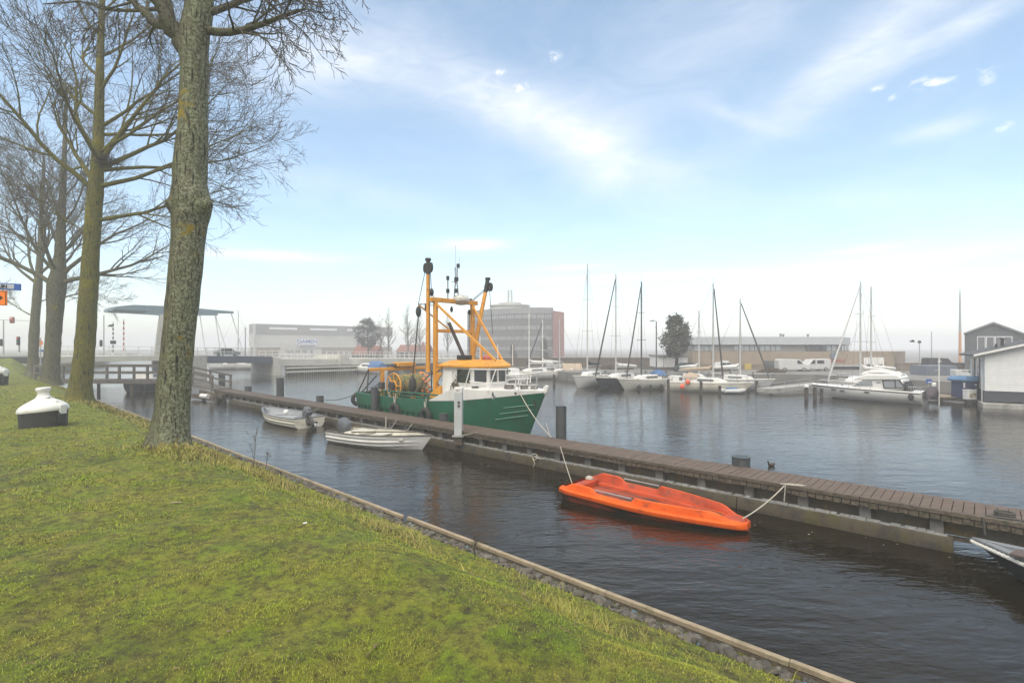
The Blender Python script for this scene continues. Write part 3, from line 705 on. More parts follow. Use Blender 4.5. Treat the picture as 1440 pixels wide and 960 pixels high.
def rowboat(label, loc, rz, hullm, innerm, L=4.3, B=1.6, seats=(), gun=None, dirty=None):
    t = thing('rowing_boat', label, 'rowing boat', loc, rz, None)
    hb = lambda q: B / 2 * (.84 + .16 * math.sin(min(q / .5, 1) * math.pi / 2)) * (1 - max(0, (q - .38) / .62) ** 2.3)
    sh = lambda q: .42 + .02 * (1 - q) + .20 * max(0, q - .25) ** 1.6
    zk = lambda q: -.17 + .10 * max(0, q - .65) / .35
    Ro = hull_rings(L - .45, .45, hb, sh, zk, fl=2.0, bil=2.6, trans=-.12)
    # lapstrake steps
    n = len(Ro[0])
    for r in Ro:
        for j in range(n):
            k = min(j, n - 1 - j)
            if k in (2, 4, 6): r[j].y *= .97; r[j].y -= math.copysign(.012, r[j].y) if abs(r[j].y) > .05 else 0
    mb = MB(); mb.loft(Ro, False); mb.f.append(tuple(range(n))); h_ = mb.build('hull', hullm, t, ang=22)
    Ri = hull_rings(L - .45, .42, hb, lambda q: sh(q) - .005, lambda q: .06 + .12 * max(0, q - .6) / .4, fl=2.6, bil=3.4, trans=-.12, inset=.055)
    mb = MB(); mb.loft([list(reversed(r)) for r in Ri], False); mb.f.append(tuple(range(n))); mb.build('inner_shell', innerm, t, ang=40)
    mb = MB()
    for side in (0, -1):
        o_ = [r[side] for r in Ro]; i_ = [r[side] for r in Ri]
        mb.loft([[a + Vector((0, 0, -.03)), a + Vector((0, math.copysign(.02, a.y), 0)), a + Vector((0, 0, .022)), b + Vector((0, 0, .022)), b + Vector((0, 0, -.02))] for a, b in zip(o_, i_)], True, True)
    mb.bar(Ro[0][0] + Vector((.03, 0, 0)), Ro[0][-1] + Vector((.03, 0, 0)), .07, .05)
    mb.build('gunwale', gun or hullm, t, ang=40)
    for x0, x1, z_ in seats:
        f = (x0 + x1) / 2 / L; hw_ = hb(f) - .09
        MB().box(((x0 + x1) / 2, 0, z_), (x1 - x0, hw_ * 2, .04)).build('thwart', innerm, t, bevel=.01)
    return t, Ro, hb, sh

# right-hand rowing boat: bow towards the pedestal
s0, s1 = P(476, 618, 0), P(592, 632, 0)
d_ = s1 - s0; rz = math.atan2(d_.y, d_.x); Lr = d_.length
rb, Ro, hb, sh = rowboat('white clinker rowing boat with grey outboard motor and cream thwarts, tied by the pedestal', s0, rz, WHITE, CREAM, Lr + .5, 1.62, ((.35, .85, .30), (1.7, 2.1, .32), (3.2, 3.6, .36)), mat('dark gunwale', (.055, .05, .045), .7, (.12, .11, .09), 6))
MB().box((1.15, 0, .33), (.75, .95, .22)).build('engine_box', CREAM, rb, bevel=.05)
MB().bar((2.2, .25, .5), (2.2, .25, 1.0), .03).build('oarlock_post', ROPE, rb)
MB().tube([(1.2, -.5, .47), (3.6, .45, .52)], [.022, .022], 8).build('oar', OLDWOOD, rb)
COWL = mat('grey cowling', (.10, .11, .125), .28, (.085, .095, .11), 2, spec=.6)
outboard(rb, Vector((.34, -.12, .36)), R(34), COWL, 1.25)
# left-hand boat: transom towards us on the right
s0, s1 = P(436, 601, 0), P(376, 588, 0)
d_ = s1 - s0; rz = math.atan2(d_.y, d_.x); Lr = d_.length
rb2, Ro, hb, sh = rowboat('cream clinker rowing boat with grey inside and tilted outboard on its transom', s0, rz, CREAM, GREYIN, max(Lr, 3.0) + .55, 1.75, ((1.1, 1.5, .28),), mat('grey gunwale', (.20, .21, .22), .6, (.12, .12, .12), 6))
outboard(rb2, Vector((.02, .05, .47)), R(52), mat('covered cowling', (.13, .14, .155), .6, (.09, .10, .11), 5, .3), 1.15)
MB().ball((2.6, -.1, .46), .13, 16, 10).build('white_buoy', WHITE, rb2)
mb = MB(); mb.lathe([(.36, .32), (.34, .37), (.18, .42), (.03, .43)], c=(.55, .1, .05), n=14, sx=1.2, sy=.8); mb.build('tarpaulin', mat('grey tarp', (.16, .17, .18), .8, (.10, .11, .12), 6, .6), rb2)
mb = MB(); mb.bar((1.45, -.5, .40), (2.3, .5, .42), .05, .02); mb.build('oar', OLDWOOD, rb2)

# --- orange plastic boat
o0 = P(785, 702, 0); rz = R(-41); Lo = 4.05
ob = thing('orange_boat', 'scuffed bright orange plastic work boat with blunt ends and notched sides', 'plastic boat', o0 + Vector((-math.sin(rz), math.cos(rz), 0)) * .74, rz)
Bo = 1.58
def ohb(t): return Bo / 2 * (.90 + .10 * float(sstep(t, 0, .06))) * (1 if t < .40 else 1 - .70 * ((t - .40) / .60) ** 1.75) * (1 if t < .955 else max(.0, 1 - ((t - .955) / .05) ** 2.2 * .75))
nst = 44
def zrim(t): return .285 - .115 * t
def toph(t, side):
    """the raised side coaming: lower notch amidships, rounded ends"""
    e = sstep(t, .02, .10) * (1 - sstep(t, .84, .95)); nb = 1 - sstep(t, .235 - .012, .235) * (1 - sstep(t, .465, .477))
    return zrim(t) + .025 + float(e * (.025 + .105 * nb))
rings, low = [], []
for i in range(nst + 1):
    t = i / nst; x = t * Lo; w_ = float(ohb(t)); zt = toph(t, 1); zr = zrim(t)
    lift = .10 * float(sstep(t, .82, 1.0)) + .05 * float(1 - sstep(t, 0, .07))
    fl_ = .10 + float(.09 * sstep(t, .70, .84) - .01 * t); cw_ = .10 + .05 * float(sstep(t, .8, .95))
    prof = [(w_ - .10, zr - .115), (w_ - .015, zr - .11), (w_, zr - .09), (w_, zr - .02), (w_ - .02, zr), (w_ - .085, zr + .010), (w_ - .11, zt - .012), (w_ - .125, zt), (w_ - .15, zt), (w_ - .165, zt - .015), (w_ - .19, .5 * (fl_ + zr)), (w_ - .20 - cw_ * .4, fl_)]
    prof = [(max(y, .03 + .008 * k), z) for k, (y, z) in zip(range(len(prof), 0, -1), prof)]
    rings.append([Vector((x, -y, z)) for y, z in prof] + [Vector((x, y, z)) for y, z in reversed(prof)])
    lp = [(max(w_ - .09, .03), zr - .112), (max(w_ - .12, .025), .02 + lift), (max(w_ - .20, .02), -.16 + lift)]
    low.append([Vector((x, -y, z)) for y, z in lp] + [Vector((x, y, z)) for y, z in reversed(lp)])
n = len(rings[0]); mb = MB()
for sl_ in (slice(0, 9), slice(n - 9, n)): mb.loft([r[sl_] for r in rings], False)
mb.add([p for p in rings[0]], [tuple(range(n))]); mb.add([p for p in rings[-1]], [tuple(range(n))]); mb.build('hull', ORANGE, ob, ang=38)
LINER = mat('shaded orange liner', (.46, .052, .004), .55, (.36, .04, .004), 3, .12, 14, dirt=(.13, .04, .018), dthr=(.50, .72), dscale=3)  # interior shade put into a darker orange, with dirt blotches over it
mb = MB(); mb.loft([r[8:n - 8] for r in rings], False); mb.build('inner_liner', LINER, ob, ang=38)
mb = MB(); mb.loft(low, True, True); mb.build('hull_bottom', mat('weedy orange bottom', (.30, .045, .008), .6, (.022, .018, .012), 1.4, .1, 12, thr=(.44, .62), stretch=(.6, 1, 1)), ob, ang=38)
# stepped inner moulding, stern deck well and bow deck
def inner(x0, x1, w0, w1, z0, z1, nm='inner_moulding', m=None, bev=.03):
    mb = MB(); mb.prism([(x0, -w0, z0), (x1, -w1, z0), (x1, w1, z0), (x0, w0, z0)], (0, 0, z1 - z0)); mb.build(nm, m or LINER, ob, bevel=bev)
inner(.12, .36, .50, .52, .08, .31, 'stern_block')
for sg in (-1, 1):
    mb = MB(); rg = []
    for x in (.36, .9, 1.5, 2.1, 2.6, 2.95):
        y = float(ohb(x / Lo)) - .20; zb = .235 - .02 * x
        rg.append([Vector((x, sg * y, .08)), Vector((x, sg * y, zb)), Vector((x, sg * (y - .15), zb)), Vector((x, sg * (y - .18), .08))])
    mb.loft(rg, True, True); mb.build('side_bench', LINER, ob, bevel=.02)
mb = MB(); mb.prism([(.3, -.5, .09), (2.9, -.45, .08), (2.9, .45, .08), (.3, .5, .09)], (0, 0, .012)); mb.build('floor_water', mat('murky bilge water', (.075, .036, .014), .12, (.05, .03, .016), 3), ob)
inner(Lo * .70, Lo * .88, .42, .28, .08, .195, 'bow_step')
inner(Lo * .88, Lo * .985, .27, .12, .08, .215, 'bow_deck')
for sg in (-1, 1):
    xa, xb = Lo * .238, Lo * .463; y = ohb(.34) - .12
    MB().tube([(xa, sg * y, .385), (xb, sg * y, .365)], [.013, .013], 8).build('grab_bar', STEEL, ob)
mb = MB(); mb.ball((.2, .30, .33), .1, 10, 6, .7); mb.build('sacking', ROPE, ob)
MUD = mat('murky puddle', (.16, .075, .03), .15, (.10, .06, .035), 5)
MB().lathe([(.22, .168), (.01, .170)], c=(Lo * .80, 0, .038), n=18, sx=1.5, sy=.8).build('puddle', MUD, ob)

# --- grey boat nosing in at the right edge
gb0 = W(1367, 757, BF - .42)
gz = gb0.z
gb = thing('grey_boat', 'dark grey steel boat bow wrapped in thick white rope, poking in at the edge', 'boat', Vector((gb0.x, gb0.y, 0)), math.atan2(U.y, U.x) - R(25))
GRM = mat('anthracite paint', (.055, .058, .064), .55, (.04, .042, .047), 60, .15, 90)
GRI = mat('light grey deck', (.20, .21, .22), .6, (.15, .16, .17), 20, .1)
hbg = lambda t: .92 * (1 - max(0, (t - .3) / .7) ** 2.0)
shg = lambda t: gz - .10 + .10 * t
Rg = hull_rings(3.6, .62, hbg, shg, lambda t: -.2 + .06 * t, fl=1.35, bil=1.7)
off = Vector((-4.22, 0, 0))
Rg = [[p + off for p in r] for r in Rg]
mb = MB(); mb.loft(Rg, False); mb.f.append(tuple(range(len(Rg[0])))); mb.build('hull', GRM, gb, ang=40)
Ri = [[p + off for p in r] for r in hull_rings(3.6, .55, hbg, lambda t: shg(t) - .004, lambda t: .12 + .02 * t, fl=3, bil=3.4, inset=.09)]
mb = MB(); mb.loft([list(reversed(r)) for r in Ri], False); mb.build('inner_shell', GRI, gb)
mb = MB()
for side in (0, -1):
    mb.loft([[a, a + Vector((0, 0, .03)), b + Vector((0, 0, .03)), b + Vector((0, 0, -.03))] for a, b in zip([r[side] for r in Rg], [r[side] for r in Ri])], True, True)
mb.build('gunwale', GRI, gb)
mb = MB(); pts = [r[0] + Vector((0, .02, -.035)) for r in Rg] + [r[-1] + Vector((0, -.02, -.035)) for r in reversed(Rg[:-1])]
dense = []
for p_, q_ in zip(pts, pts[1:]):
    for k in range(6): dense.append(p_.lerp(q_, k / 6))
for ph in range(3):
    tw = []
    acc = 0
    for k, p_ in enumerate(dense):
        if k: acc += (p_ - dense[k - 1]).length
        an = acc / .075 * 2.1 + ph * 2.094
        tw.append(p_ + Vector((0, .016 * math.cos(an), .016 * math.sin(an))))
    mb.tube(tw, [.018] * len(tw), 6)
mb.build('rope_fender', mat('white rope', (.62, .61, .57), .9, (.5, .48, .43), 60, .4), gb)
MB().box((-.9, .25, gz + .06), (.5, .28, .03), R(8)).build('step_board', mat('brown plank', (.11, .075, .065), .7, (.08, .06, .05), 5), gb)

# --- ropes
def rope(label, p, q, sag=.05, r=.012, m=ROPE, extra=(), n=12):
    mb = MB(); pts = arc(p, q, sag, n); o_ = Vector(p)
    for pl in [pts] + list(extra): mb.tube([Vector(x) - o_ for x in pl], [r] * len(pl), 6)
    o = mb.build('mooring_rope', m, None); o.location = o_; return tag(o, label, 'rope')
dk = lambda a, b=BF + .05, z=DZ + .04: C(a, b, z)
tip = C(onb(1058, 720, BF - .95)[0], BF - .95, .36)
tip = Vector(XF[ob.name] @ Vector((Lo * .97, 0, .22)))
aa = onb(1105, 686, BF)[0]
rope('pale rope from the blunt orange bow up to the jetty kick rail', tip, dk(aa), .06, .013, ROPE, [[dk(aa - .02), dk(aa - .35, BF + .12, DZ + .045), dk(aa - .3, BF + .02, DZ + .05), dk(aa + .1, BF - .03, DZ + .03)], [dk(aa, BF - .03), dk(aa + .02, BF - .04, DZ - .32)]])
aa = onb(789, 628, BF)[0]
stn = Vector(XF[ob.name] @ Vector((.05, -.3, .40)))
rope('thin rope hanging straight down from jetty to the orange stern', dk(aa, BF - .03), Vector(XF[ob.name] @ Vector((.06, -.25, .29))), .02, .011)
aa = onb(752, 645, BF - .05)[0]
mb = MB()
pts = [C(aa + .1 * math.cos(t) , BF - .06 - .02 * math.sin(t * 2), .30 + .09 * math.sin(t)) for t in np.linspace(0, 6.3, 14)]
rope('frayed white rope end looped round the mossy beam below the jetty', C(aa - .35, BF - .05, .30), C(aa, BF - .06, .31), .03, .014, ROPE, [pts, [pts[0], C(aa - .02, BF - .07, .1), C(aa + .05, BF - .08, -.02)]])
M1 = XF[rb.name]
aa = onb(610, 570, BF)[0]
rope('mooring line from the white clinker bow to the jetty, short and pale', M1 @ Vector((Lr + .9, 0, .60)), dk(aa - 2.2), .03, .012)
rope('second line holding the white clinker boat amidships to the jetty', M1 @ Vector((2.0, .72, .47)), dk((M1 @ Vector((2.0, .8, 0))).dot(U) + .5), .02, .011, ROPE)
rope('third line holding the white clinker boat forward of its thwarts', M1 @ Vector((2.9, .62, .5)), dk((M1 @ Vector((2.9, .8, 0))).dot(U) + .3), .02, .011, ROPE)
M2 = XF[rb2.name]
rope('short line between the cream clinker boat and the jetty', M2 @ Vector((1.6, -.80, .47)), dk((M2 @ Vector((1.6, -.8, 0))).dot(U) - .2), .02, .011)
gp = XF[gb.name] @ Vector((-.7, .05, gz))
ag = onb(1385, 735, BF)[0]
rope('dark line and coil tying the grey bow to the jetty', dk(ag, BF + .1), dk(-2.0, BF + .55, DZ + .02), .0, .015, ROPED,
     [[dk(ag + .02, BF - .03), dk(ag, BF - .05, DZ - .25)]] + [[dk(ag - .25 + .13 * math.cos(t), BF + .32 + .10 * math.sin(t), DZ + .03 + .035 * k) for t in np.linspace(0, 6.3, 14)] for k in range(3)])
# ================================================================ TREES BY THE CANAL
def bark(name, c1, c2, green, yellow, gthr, ythr, lich=(.27, .29, .19)):
    m = bpy.data.materials.new(name); m.use_nodes = True; nt = m.node_tree; b = nt.nodes['Principled BSDF']
    tc = nt.nodes.new('ShaderNodeTexCoord'); v = tc.outputs['Object']
    mp = nt.nodes.new('ShaderNodeMapping'); mp.inputs['Scale'].default_value = (1, 1, .28); nt.links.new(v, mp.inputs['Vector']); vs = mp.outputs[0]
    c = mixc(nt, noise_mix(nt, 22, (.38, .62), vs, 8, .7), c1, c2)
    c = mixc(nt, noise_mix(nt, 3.2, gthr, v, 8, .7), c, green)
    ge = nt.nodes.new('ShaderNodeNewGeometry'); sp = nt.nodes.new('ShaderNodeSeparateXYZ'); nt.links.new(ge.outputs['Normal'], sp.inputs[0])
    sd_ = nt.nodes.new('ShaderNodeMapRange'); sd_.inputs[1].default_value = -.55; sd_.inputs[2].default_value = .05; nt.links.new(sp.outputs[0], sd_.inputs[0])
    def onside(f):
        k_ = nt.nodes.new('ShaderNodeMath'); k_.operation = 'MULTIPLY'; nt.links.new(f, k_.inputs[0]); nt.links.new(sd_.outputs[0], k_.inputs[1]); return k_.outputs[0]
    c = mixc(nt, onside(noise_mix(nt, 15, (.46, .55), v, 9, .8)), c, lich)
    c = mixc(nt, noise_mix(nt, 19, (.53, .60), v, 9, .8), c, (.022, .020, .016))
    mq = nt.nodes.new('ShaderNodeMapping'); mq.inputs['Scale'].default_value = (1, 1, .10); nt.links.new(v, mq.inputs['Vector'])
    c = mixc(nt, noise_mix(nt, 20, (.56, .62), mq.outputs[0], 6, .65), c, (.026, .023, .018))
    c = mixc(nt, noise_mix(nt, 1.1, ythr, v, 8, .72), c, yellow)
    nt.links.new(c, b.inputs['Base Color']); b.inputs['Roughness'].default_value = .9; b.inputs['Specular IOR Level'].default_value = .2
    n1 = nt.nodes.new('ShaderNodeTexNoise'); n1.inputs['Scale'].default_value = 26; n1.inputs['Detail'].default_value = 9; n1.inputs['Roughness'].default_value = .75; nt.links.new(vs, n1.inputs['Vector'])
    bp = nt.nodes.new('ShaderNodeBump'); bp.inputs['Strength'].default_value = 1.0; bp.inputs['Distance'].default_value = .05; nt.links.new(n1.outputs['Fac'], bp.inputs['Height']); nt.links.new(bp.outputs[0], b.inputs['Normal'])
    return m
BARK1 = bark('grey lichen bark', (.135, .118, .078), (.080, .070, .048), (.120, .130, .062), (.27, .20, .02), (.40, .60), (.585, .64))
BARK2 = bark('green algae bark', (.125, .108, .062), (.080, .070, .042), (.135, .130, .020), (.21, .185, .018), (.34, .58), (.52, .68), (.15, .145, .04))
BARK3 = bark('brown bark', (.115, .100, .075), (.070, .062, .048), (.095, .100, .035), (.20, .19, .02), (.42, .62), (.58, .68), (.16, .155, .11))
TWIG = mat('twig bark', (.080, .070, .056), .9, (.060, .052, .044), 6)

def trunk_mesh(mb, pts, n=28, knobs=(), lump=.045, seed=0.):
    """rings with bark lumps; pts: (centre, radius)"""
    dense = []
    for (p, r), (q, s) in zip(pts, pts[1:]):
        k = max(2, int((q - p).length / .07))
        for i in range(k): f = i / k; dense.append((p.lerp(q, f), r + (s - r) * f))
    dense.append(pts[-1]); rings = []
    for c, r in dense:
        ring = []
        for j in range(n):
            t = 2 * math.pi * j / n; d = Vector((math.cos(t), math.sin(t), 0)); q = c + d * r
            k = 1 + lump * (noise.noise(q * 2.2 + Vector((seed, 0, 0))) + .6 * noise.noise(Vector((q.x * 7, q.y * 7, q.z * 2.5)))) + .02 * math.sin(5 * t + c.z * .6)
            hb_ = c.z - dense[0][0].z; k += .30 * math.exp(-hb_ / .22) * (.45 + .55 * math.sin(5 * t + seed * 2)) + .12 * math.exp(-hb_ / .5)
            q = c + d * r * k
            for kc, kr, kh in knobs:
                e = (q - kc).length / kr
                if e < 2.2: q += d * kh * math.exp(-e * e * 1.3)
            ring.append(q)
        rings.append(ring)
    mb.loft(rings, True, True)

MINR = .0065
def branch(mb, rnd, p, d, ln, r, lev, up=.10, nseg=None, spread=.75, kids=None, wig=.16, n=None, taper=.25, mb2=None):
    """wandering tapered limb with side shoots; fine shoots go to mb2"""
    nseg = nseg or (7, 6, 5, 4)[min(lev, 3)]; n = n or (7, 5, 4, 3)[min(lev, 3)]
    pts = [Vector(p)]; rs = [r]; dirs = [Vector(d).normalized()]
    for i in range(nseg):
        dd = dirs[-1] + Vector((rnd.gauss(0, wig), rnd.gauss(0, wig), rnd.gauss(0, wig * .7) + up))
        dd.normalize(); dirs.append(dd); pts.append(pts[-1] + dd * (ln / nseg)); rs.append(max(r * (1 - (1 - taper) * (i + 1) / nseg), MINR))
    (mb if lev < 2 or mb2 is None else mb2).tube(pts, rs, n, caps=lev < 2)
    if lev >= 3: return
    kc = kids[lev] if kids else (9, 8, 6)[lev]
    for k in range(kc):
        f = .22 + .76 * (k + rnd.random()) / kc; i = min(int(f * nseg), nseg - 1); q = pts[i].lerp(pts[i + 1], f * nseg - i)
        dd = dirs[i + 1]; ax = dd.cross(Vector((rnd.gauss(0, 1), rnd.gauss(0, 1), rnd.gauss(0, 1)))).normalized()
        ang = rnd.uniform(.5, 1.0) * spread
        cd = Matrix.Rotation(ang, 3, ax) @ dd
        branch(mb, rnd, q, cd, ln * rnd.uniform(.36, .62) * (1.1 - .45 * f), max(rs[i] * rnd.uniform(.42, .62), MINR), lev + 1, up * .7, None, spread, kids, wig * 1.05, None, taper, mb2)

def px_trunk(tab, Y):
    return [(D(x, y, Y), .955 * w_ * Y / F / 2 / math.hypot(1, (x - CX) / F)) for x, y, w_ in tab]

# --- nearest tree
Y1 = 12.17
base = D(237, 632, Y1); t = thing('tree', 'nearest bare tree with thick lichen-grey trunk and two burls, at the grass mound', 'tree', base, 0, 'bare trees along the canal bank')
tab = [(236, 640, 78), (237, 630, 68), (239, 612, 61), (242, 580, 55), (245, 545, 52), (248, 510, 51), (252, 470, 50), (256, 430, 51), (260, 390, 51), (263, 355, 52), (265, 330, 53), (266, 314, 55), (269, 300, 59), (270, 287, 62), (268, 274, 60), (267, 256, 53), (267, 240, 52), (269, 210, 51), (271, 180, 46), (272, 140, 43), (273, 100, 42), (272, 70, 46), (274, 45, 47), (279, 20, 44), (282, -15, 42), (284, -60, 38)]
mb = MB(); trunk_mesh(mb, px_trunk(tab, Y1), 40, [(D(292, 289, Y1 - .12), .20, .17), (D(245, 288, Y1 - .18), .17, .16), (D(249, 268, Y1 - .25), .09, .08), (D(276, 268, Y1 - .32), .11, .10), (D(260, 300, Y1 - .34), .12, .08), (D(238, 625, Y1 - .45), .25, .06), (D(258, 622, Y1 - .3), .2, .07), (D(216, 622, Y1 - .2), .2, .06), (D(262, 190, Y1 - .35), .12, .05), (D(270, 245, Y1 - .4), .14, .04), (D(245, 470, Y1 - .4), .12, .04)], .05, 1.)
trunk1 = mb.build('trunk', BARK1, t, world=True, ang=80)
r1 = random.Random(5); mb = MB(); mb2 = MB()
def limb(mb, mb2, rnd, pix, Y0, dY, r0, r1_, shoots, ln, up=.05, lev=1, spread=.85):
    pts = [D(x, y, Y0 + dY * i / (len(pix) - 1)) for i, (x, y) in enumerate(pix)]
    k = len(pts); rs = [r0 + (r1_ - r0) * i / (k - 1) for i in range(k)]
    fine = [pts[0]]; fr = [rs[0]]
    for i in range(k - 1):
        for s in (1, 2, 3): fine.append(pts[i].lerp(pts[i + 1], s / 3) + Vector((rnd.gauss(0, .02),) * 3)); fr.append(rs[i] + (rs[i + 1] - rs[i]) * s / 3)
    mb.tube(fine, fr, 8)
    for j in range(shoots):
        f = .12 + .88 * (j + rnd.random()) / shoots; i = min(int(f * (k - 1)), k - 2); q = pts[i].lerp(pts[i + 1], f * (k - 1) - i); dd = (pts[i + 1] - pts[i]).normalized()
        ax = dd.cross(Vector((rnd.gauss(0, 1), rnd.gauss(0, 1), rnd.gauss(0, 1)))).normalized()
        branch(mb, rnd, q, Matrix.Rotation(rnd.uniform(.4, 1.1) * spread, 3, ax) @ dd, ln * rnd.uniform(.6, 1.15) * (1.15 - .4 * f), max(fr[int(f * (len(fr) - 1))] * rnd.uniform(.3, .5), .008), lev, up, None, spread, (8, 7, 6), .2, None, .2, mb2)
limb(mb, mb2, r1, [(268, 75), (250, 50), (238, 28), (222, 5), (205, -25), (180, -60)], Y1, -.6, .22, .09, 6, 2.2, .08)
limb(mb, mb2, r1, [(243, 42), (222, 33), (203, 18), (185, 4), (165, -20)], Y1 - .2, .8, .12, .05, 6, 1.9)
limb(mb, mb2, r1, [(292, 43), (318, 46), (345, 42), (372, 33), (400, 22), (432, 12)], Y1, -1.2, .10, .025, 13, 1.75, -.03)
limb(mb, mb2, r1, [(290, 20), (330, 5), (370, -8), (410, -5), (450, 5)], Y1, .8, .09, .02, 11, 1.8, -.05)
limb(mb, mb2, r1, [(236, 12), (190, 15), (150, 14), (110, 2), (60, 6)], Y1, 1.5, .05, .015, 8, 1.5, -.02)
limb(mb, mb2, r1, [(284, -40), (310, -90), (345, -110), (400, -80), (455, -30)], Y1, -.3, .12, .02, 12, 1.9, -.05)
mb.build('crown', BARK3, t, world=True, ang=80); c_ = mb2; c_.build('twigs', TWIG, t, world=True)

def bare_tree(label, tab, Y, seed, bk, limbs, nest=None, group='bare trees along the canal bank', kids=(11, 8, 6), extra=()):
    base = D(tab[0][0], tab[0][1], Y); t = thing('tree', label, 'tree', base, 0, group)
    mb = MB(); trunk_mesh(mb, px_trunk(tab, Y), 22, (), .05, seed); mb.build('trunk', bk, t, world=True, ang=80)
    rnd = random.Random(seed); mb = MB(); mb2 = MB()
    for (x, y, az, elv, ln, r) in limbs:
        p = D(x, y, Y); d = Vector((math.cos(R(elv)) * math.sin(R(az)), math.cos(R(elv)) * math.cos(R(az)), math.sin(R(elv))))
        d.z *= .78; branch(mb, rnd, p, d, ln * .90, r * .80, 0, .035, 9, .80, kids, .12, 7, .12, mb2)
    mb.build('crown', bk, t, world=True, ang=80); mb2.build('twigs', TWIG, t, world=True)
    return t
Y2 = 22.0
tab2 = [(109, 568, 48), (111, 560, 41), (114, 540, 36), (118, 505, 33), (121, 470, 32), (123, 430, 30), (126, 390, 29), (128, 350, 27), (131, 310, 26), (134, 270, 26), (137, 230, 20), (139, 180, 17), (140, 130, 15), (141, 80, 12), (143, 20, 10), (146, -60, 7), (150, -120, 4)]
lim2 = [(136, 262, -75, 48, 7.5, .15), (137, 240, 70, 40, 7.5, .14), (132, 268, -110, 55, 8, .14), (140, 262, 80, 16, 7.5, .13), (135, 310, 85, 14, 6.5, .12), (139, 240, 60, 25, 8, .11), (139, 215, 100, 30, 8, .10), (138, 190, 70, 22, 7.5, .09), (138, 235, 95, 55, 8, .14), (137, 215, -60, 55, 7, .11), (139, 180, 60, 45, 6.5, .10), (139, 165, -95, 45, 6.5, .10), (140, 130, 110, 50, 6, .09), (140, 110, -70, 55, 6, .09), (141, 80, 50, 50, 5.2, .08), (142, 50, -120, 55, 5, .07), (143, 20, 90, 60, 4.6, .06), (144, -20, -90, 60, 4, .05), (128, 330, -100, 30, 3.5, .05), (138, 225, 170, 50, 6, .10), (138, 215, 0, 50, 6, .10)]
bare_tree('bare tree with yellow-green trunk behind the white bollard, a nest in its main fork', tab2, Y2, 21, BARK2, lim2)
nt_ = D(150, 226, Y2 - .45); mb = MB(); rn = random.Random(3)
for k in range(150):
    p = Vector((rn.gauss(0, .2), rn.gauss(0, .2), rn.gauss(0, .12))); d = Vector((rn.gauss(0, 1), rn.gauss(0, 1), rn.gauss(0, .45))).normalized() * rn.uniform(.12, .3)
    mb.tube([p - d, p + Vector((0, 0, .02)), p + d], [.008, .011, .006], 4, False)
o = mb.build('nest', mat('nest sticks', (.045, .036, .027), .95, (.03, .025, .02), 8), None); o.location = nt_; tag(o, 'dark round twig nest in the fork of the yellow-green tree', 'nest')
Y3 = 33.8
tab3 = [(70, 542, 34), (71, 530, 29), (73, 505, 26), (75, 475, 25), (77, 445, 26), (78, 420, 29), (80, 400, 32), (82, 385, 26), (84, 360, 18), (86, 320, 15), (88, 280, 12), (90, 230, 9), (92, 180, 6), (94, 130, 4)]
lim3 = [(76, 402, -95, 50, 8.5, .20), (86, 398, 88, 30, 8.5, .20), (84, 392, 75, 55, 9, .18), (78, 395, -70, 65, 9, .17), (82, 385, 110, 66, 9, .16), (80, 385, -130, 60, 8.5, .15), (84, 360, 60, 60, 8, .13), (83, 350, -80, 62, 8, .13), (86, 320, 100, 55, 7, .10), (86, 310, -60, 58, 7, .10), (88, 280, 80, 60, 6, .08), (89, 260, -100, 60, 6, .08), (90, 220, 20, 65, 5, .06), (74, 425, 95, 12, 5.5, .08), (82, 385, 180, 50, 7.5, .13), (82, 380, 0, 50, 7.5, .13)]
bare_tree('bare tree with yellow moss on the left of its trunk, second farthest in the row', tab3, Y3, 33, BARK3, lim3)
Y4 = 42.5
tab4 = [(45, 529, 22), (46, 520, 18), (47, 495, 16), (48, 470, 17), (49, 450, 15), (51, 430, 15), (53, 405, 15), (55, 380, 12), (57, 350, 10), (58, 310, 8), (60, 270, 6), (62, 220, 4)]
lim4 = [(54, 400, -95, 45, 8.5, .16), (56, 385, 85, 45, 8, .15), (53, 395, -75, 62, 9, .15), (56, 375, 100, 62, 8, .13), (56, 360, -110, 55, 8, .12), (57, 350, 70, 58, 7, .10), (58, 320, -85, 58, 7, .09), (59, 290, 90, 60, 6, .08), (60, 260, -60, 62, 5.5, .07), (51, 425, 95, 18, 5, .07), (48, 445, -100, 20, 5, .07)]
bare_tree('slimmest bare tree, farthest along the row, near the road signs', tab4, Y4, 44, BARK3, lim4)

# --- dry weed stems on the bank
MINR = .0028
def weed(px, py, z, hgt, label, seed, group=None):
    p = P(px, py, z); rnd = random.Random(seed); mb = MB(); mb2 = mb
    branch(mb, rnd, Vector((0, 0, -.05)), (rnd.gauss(0, .08), rnd.gauss(0, .08), 1), hgt, .011, 1, .12, 7, .8, (1, 7, 4), .1, 5, .3)
    o = mb.build('dead_weed', TWIG, None); o.location = p; return tag(o, label, 'dead weed', group)
weed(357, 655, .95, .75, 'tallest dead weed stem with fine side twigs, right of the nearest trunk', 3)
weed(375, 652, .55, .35, 'low dead weed stem just right of the tallest one', 4)
weed(668, 778, .5, .30, 'small dark dead weed by the timber edge below the orange boat', 6)
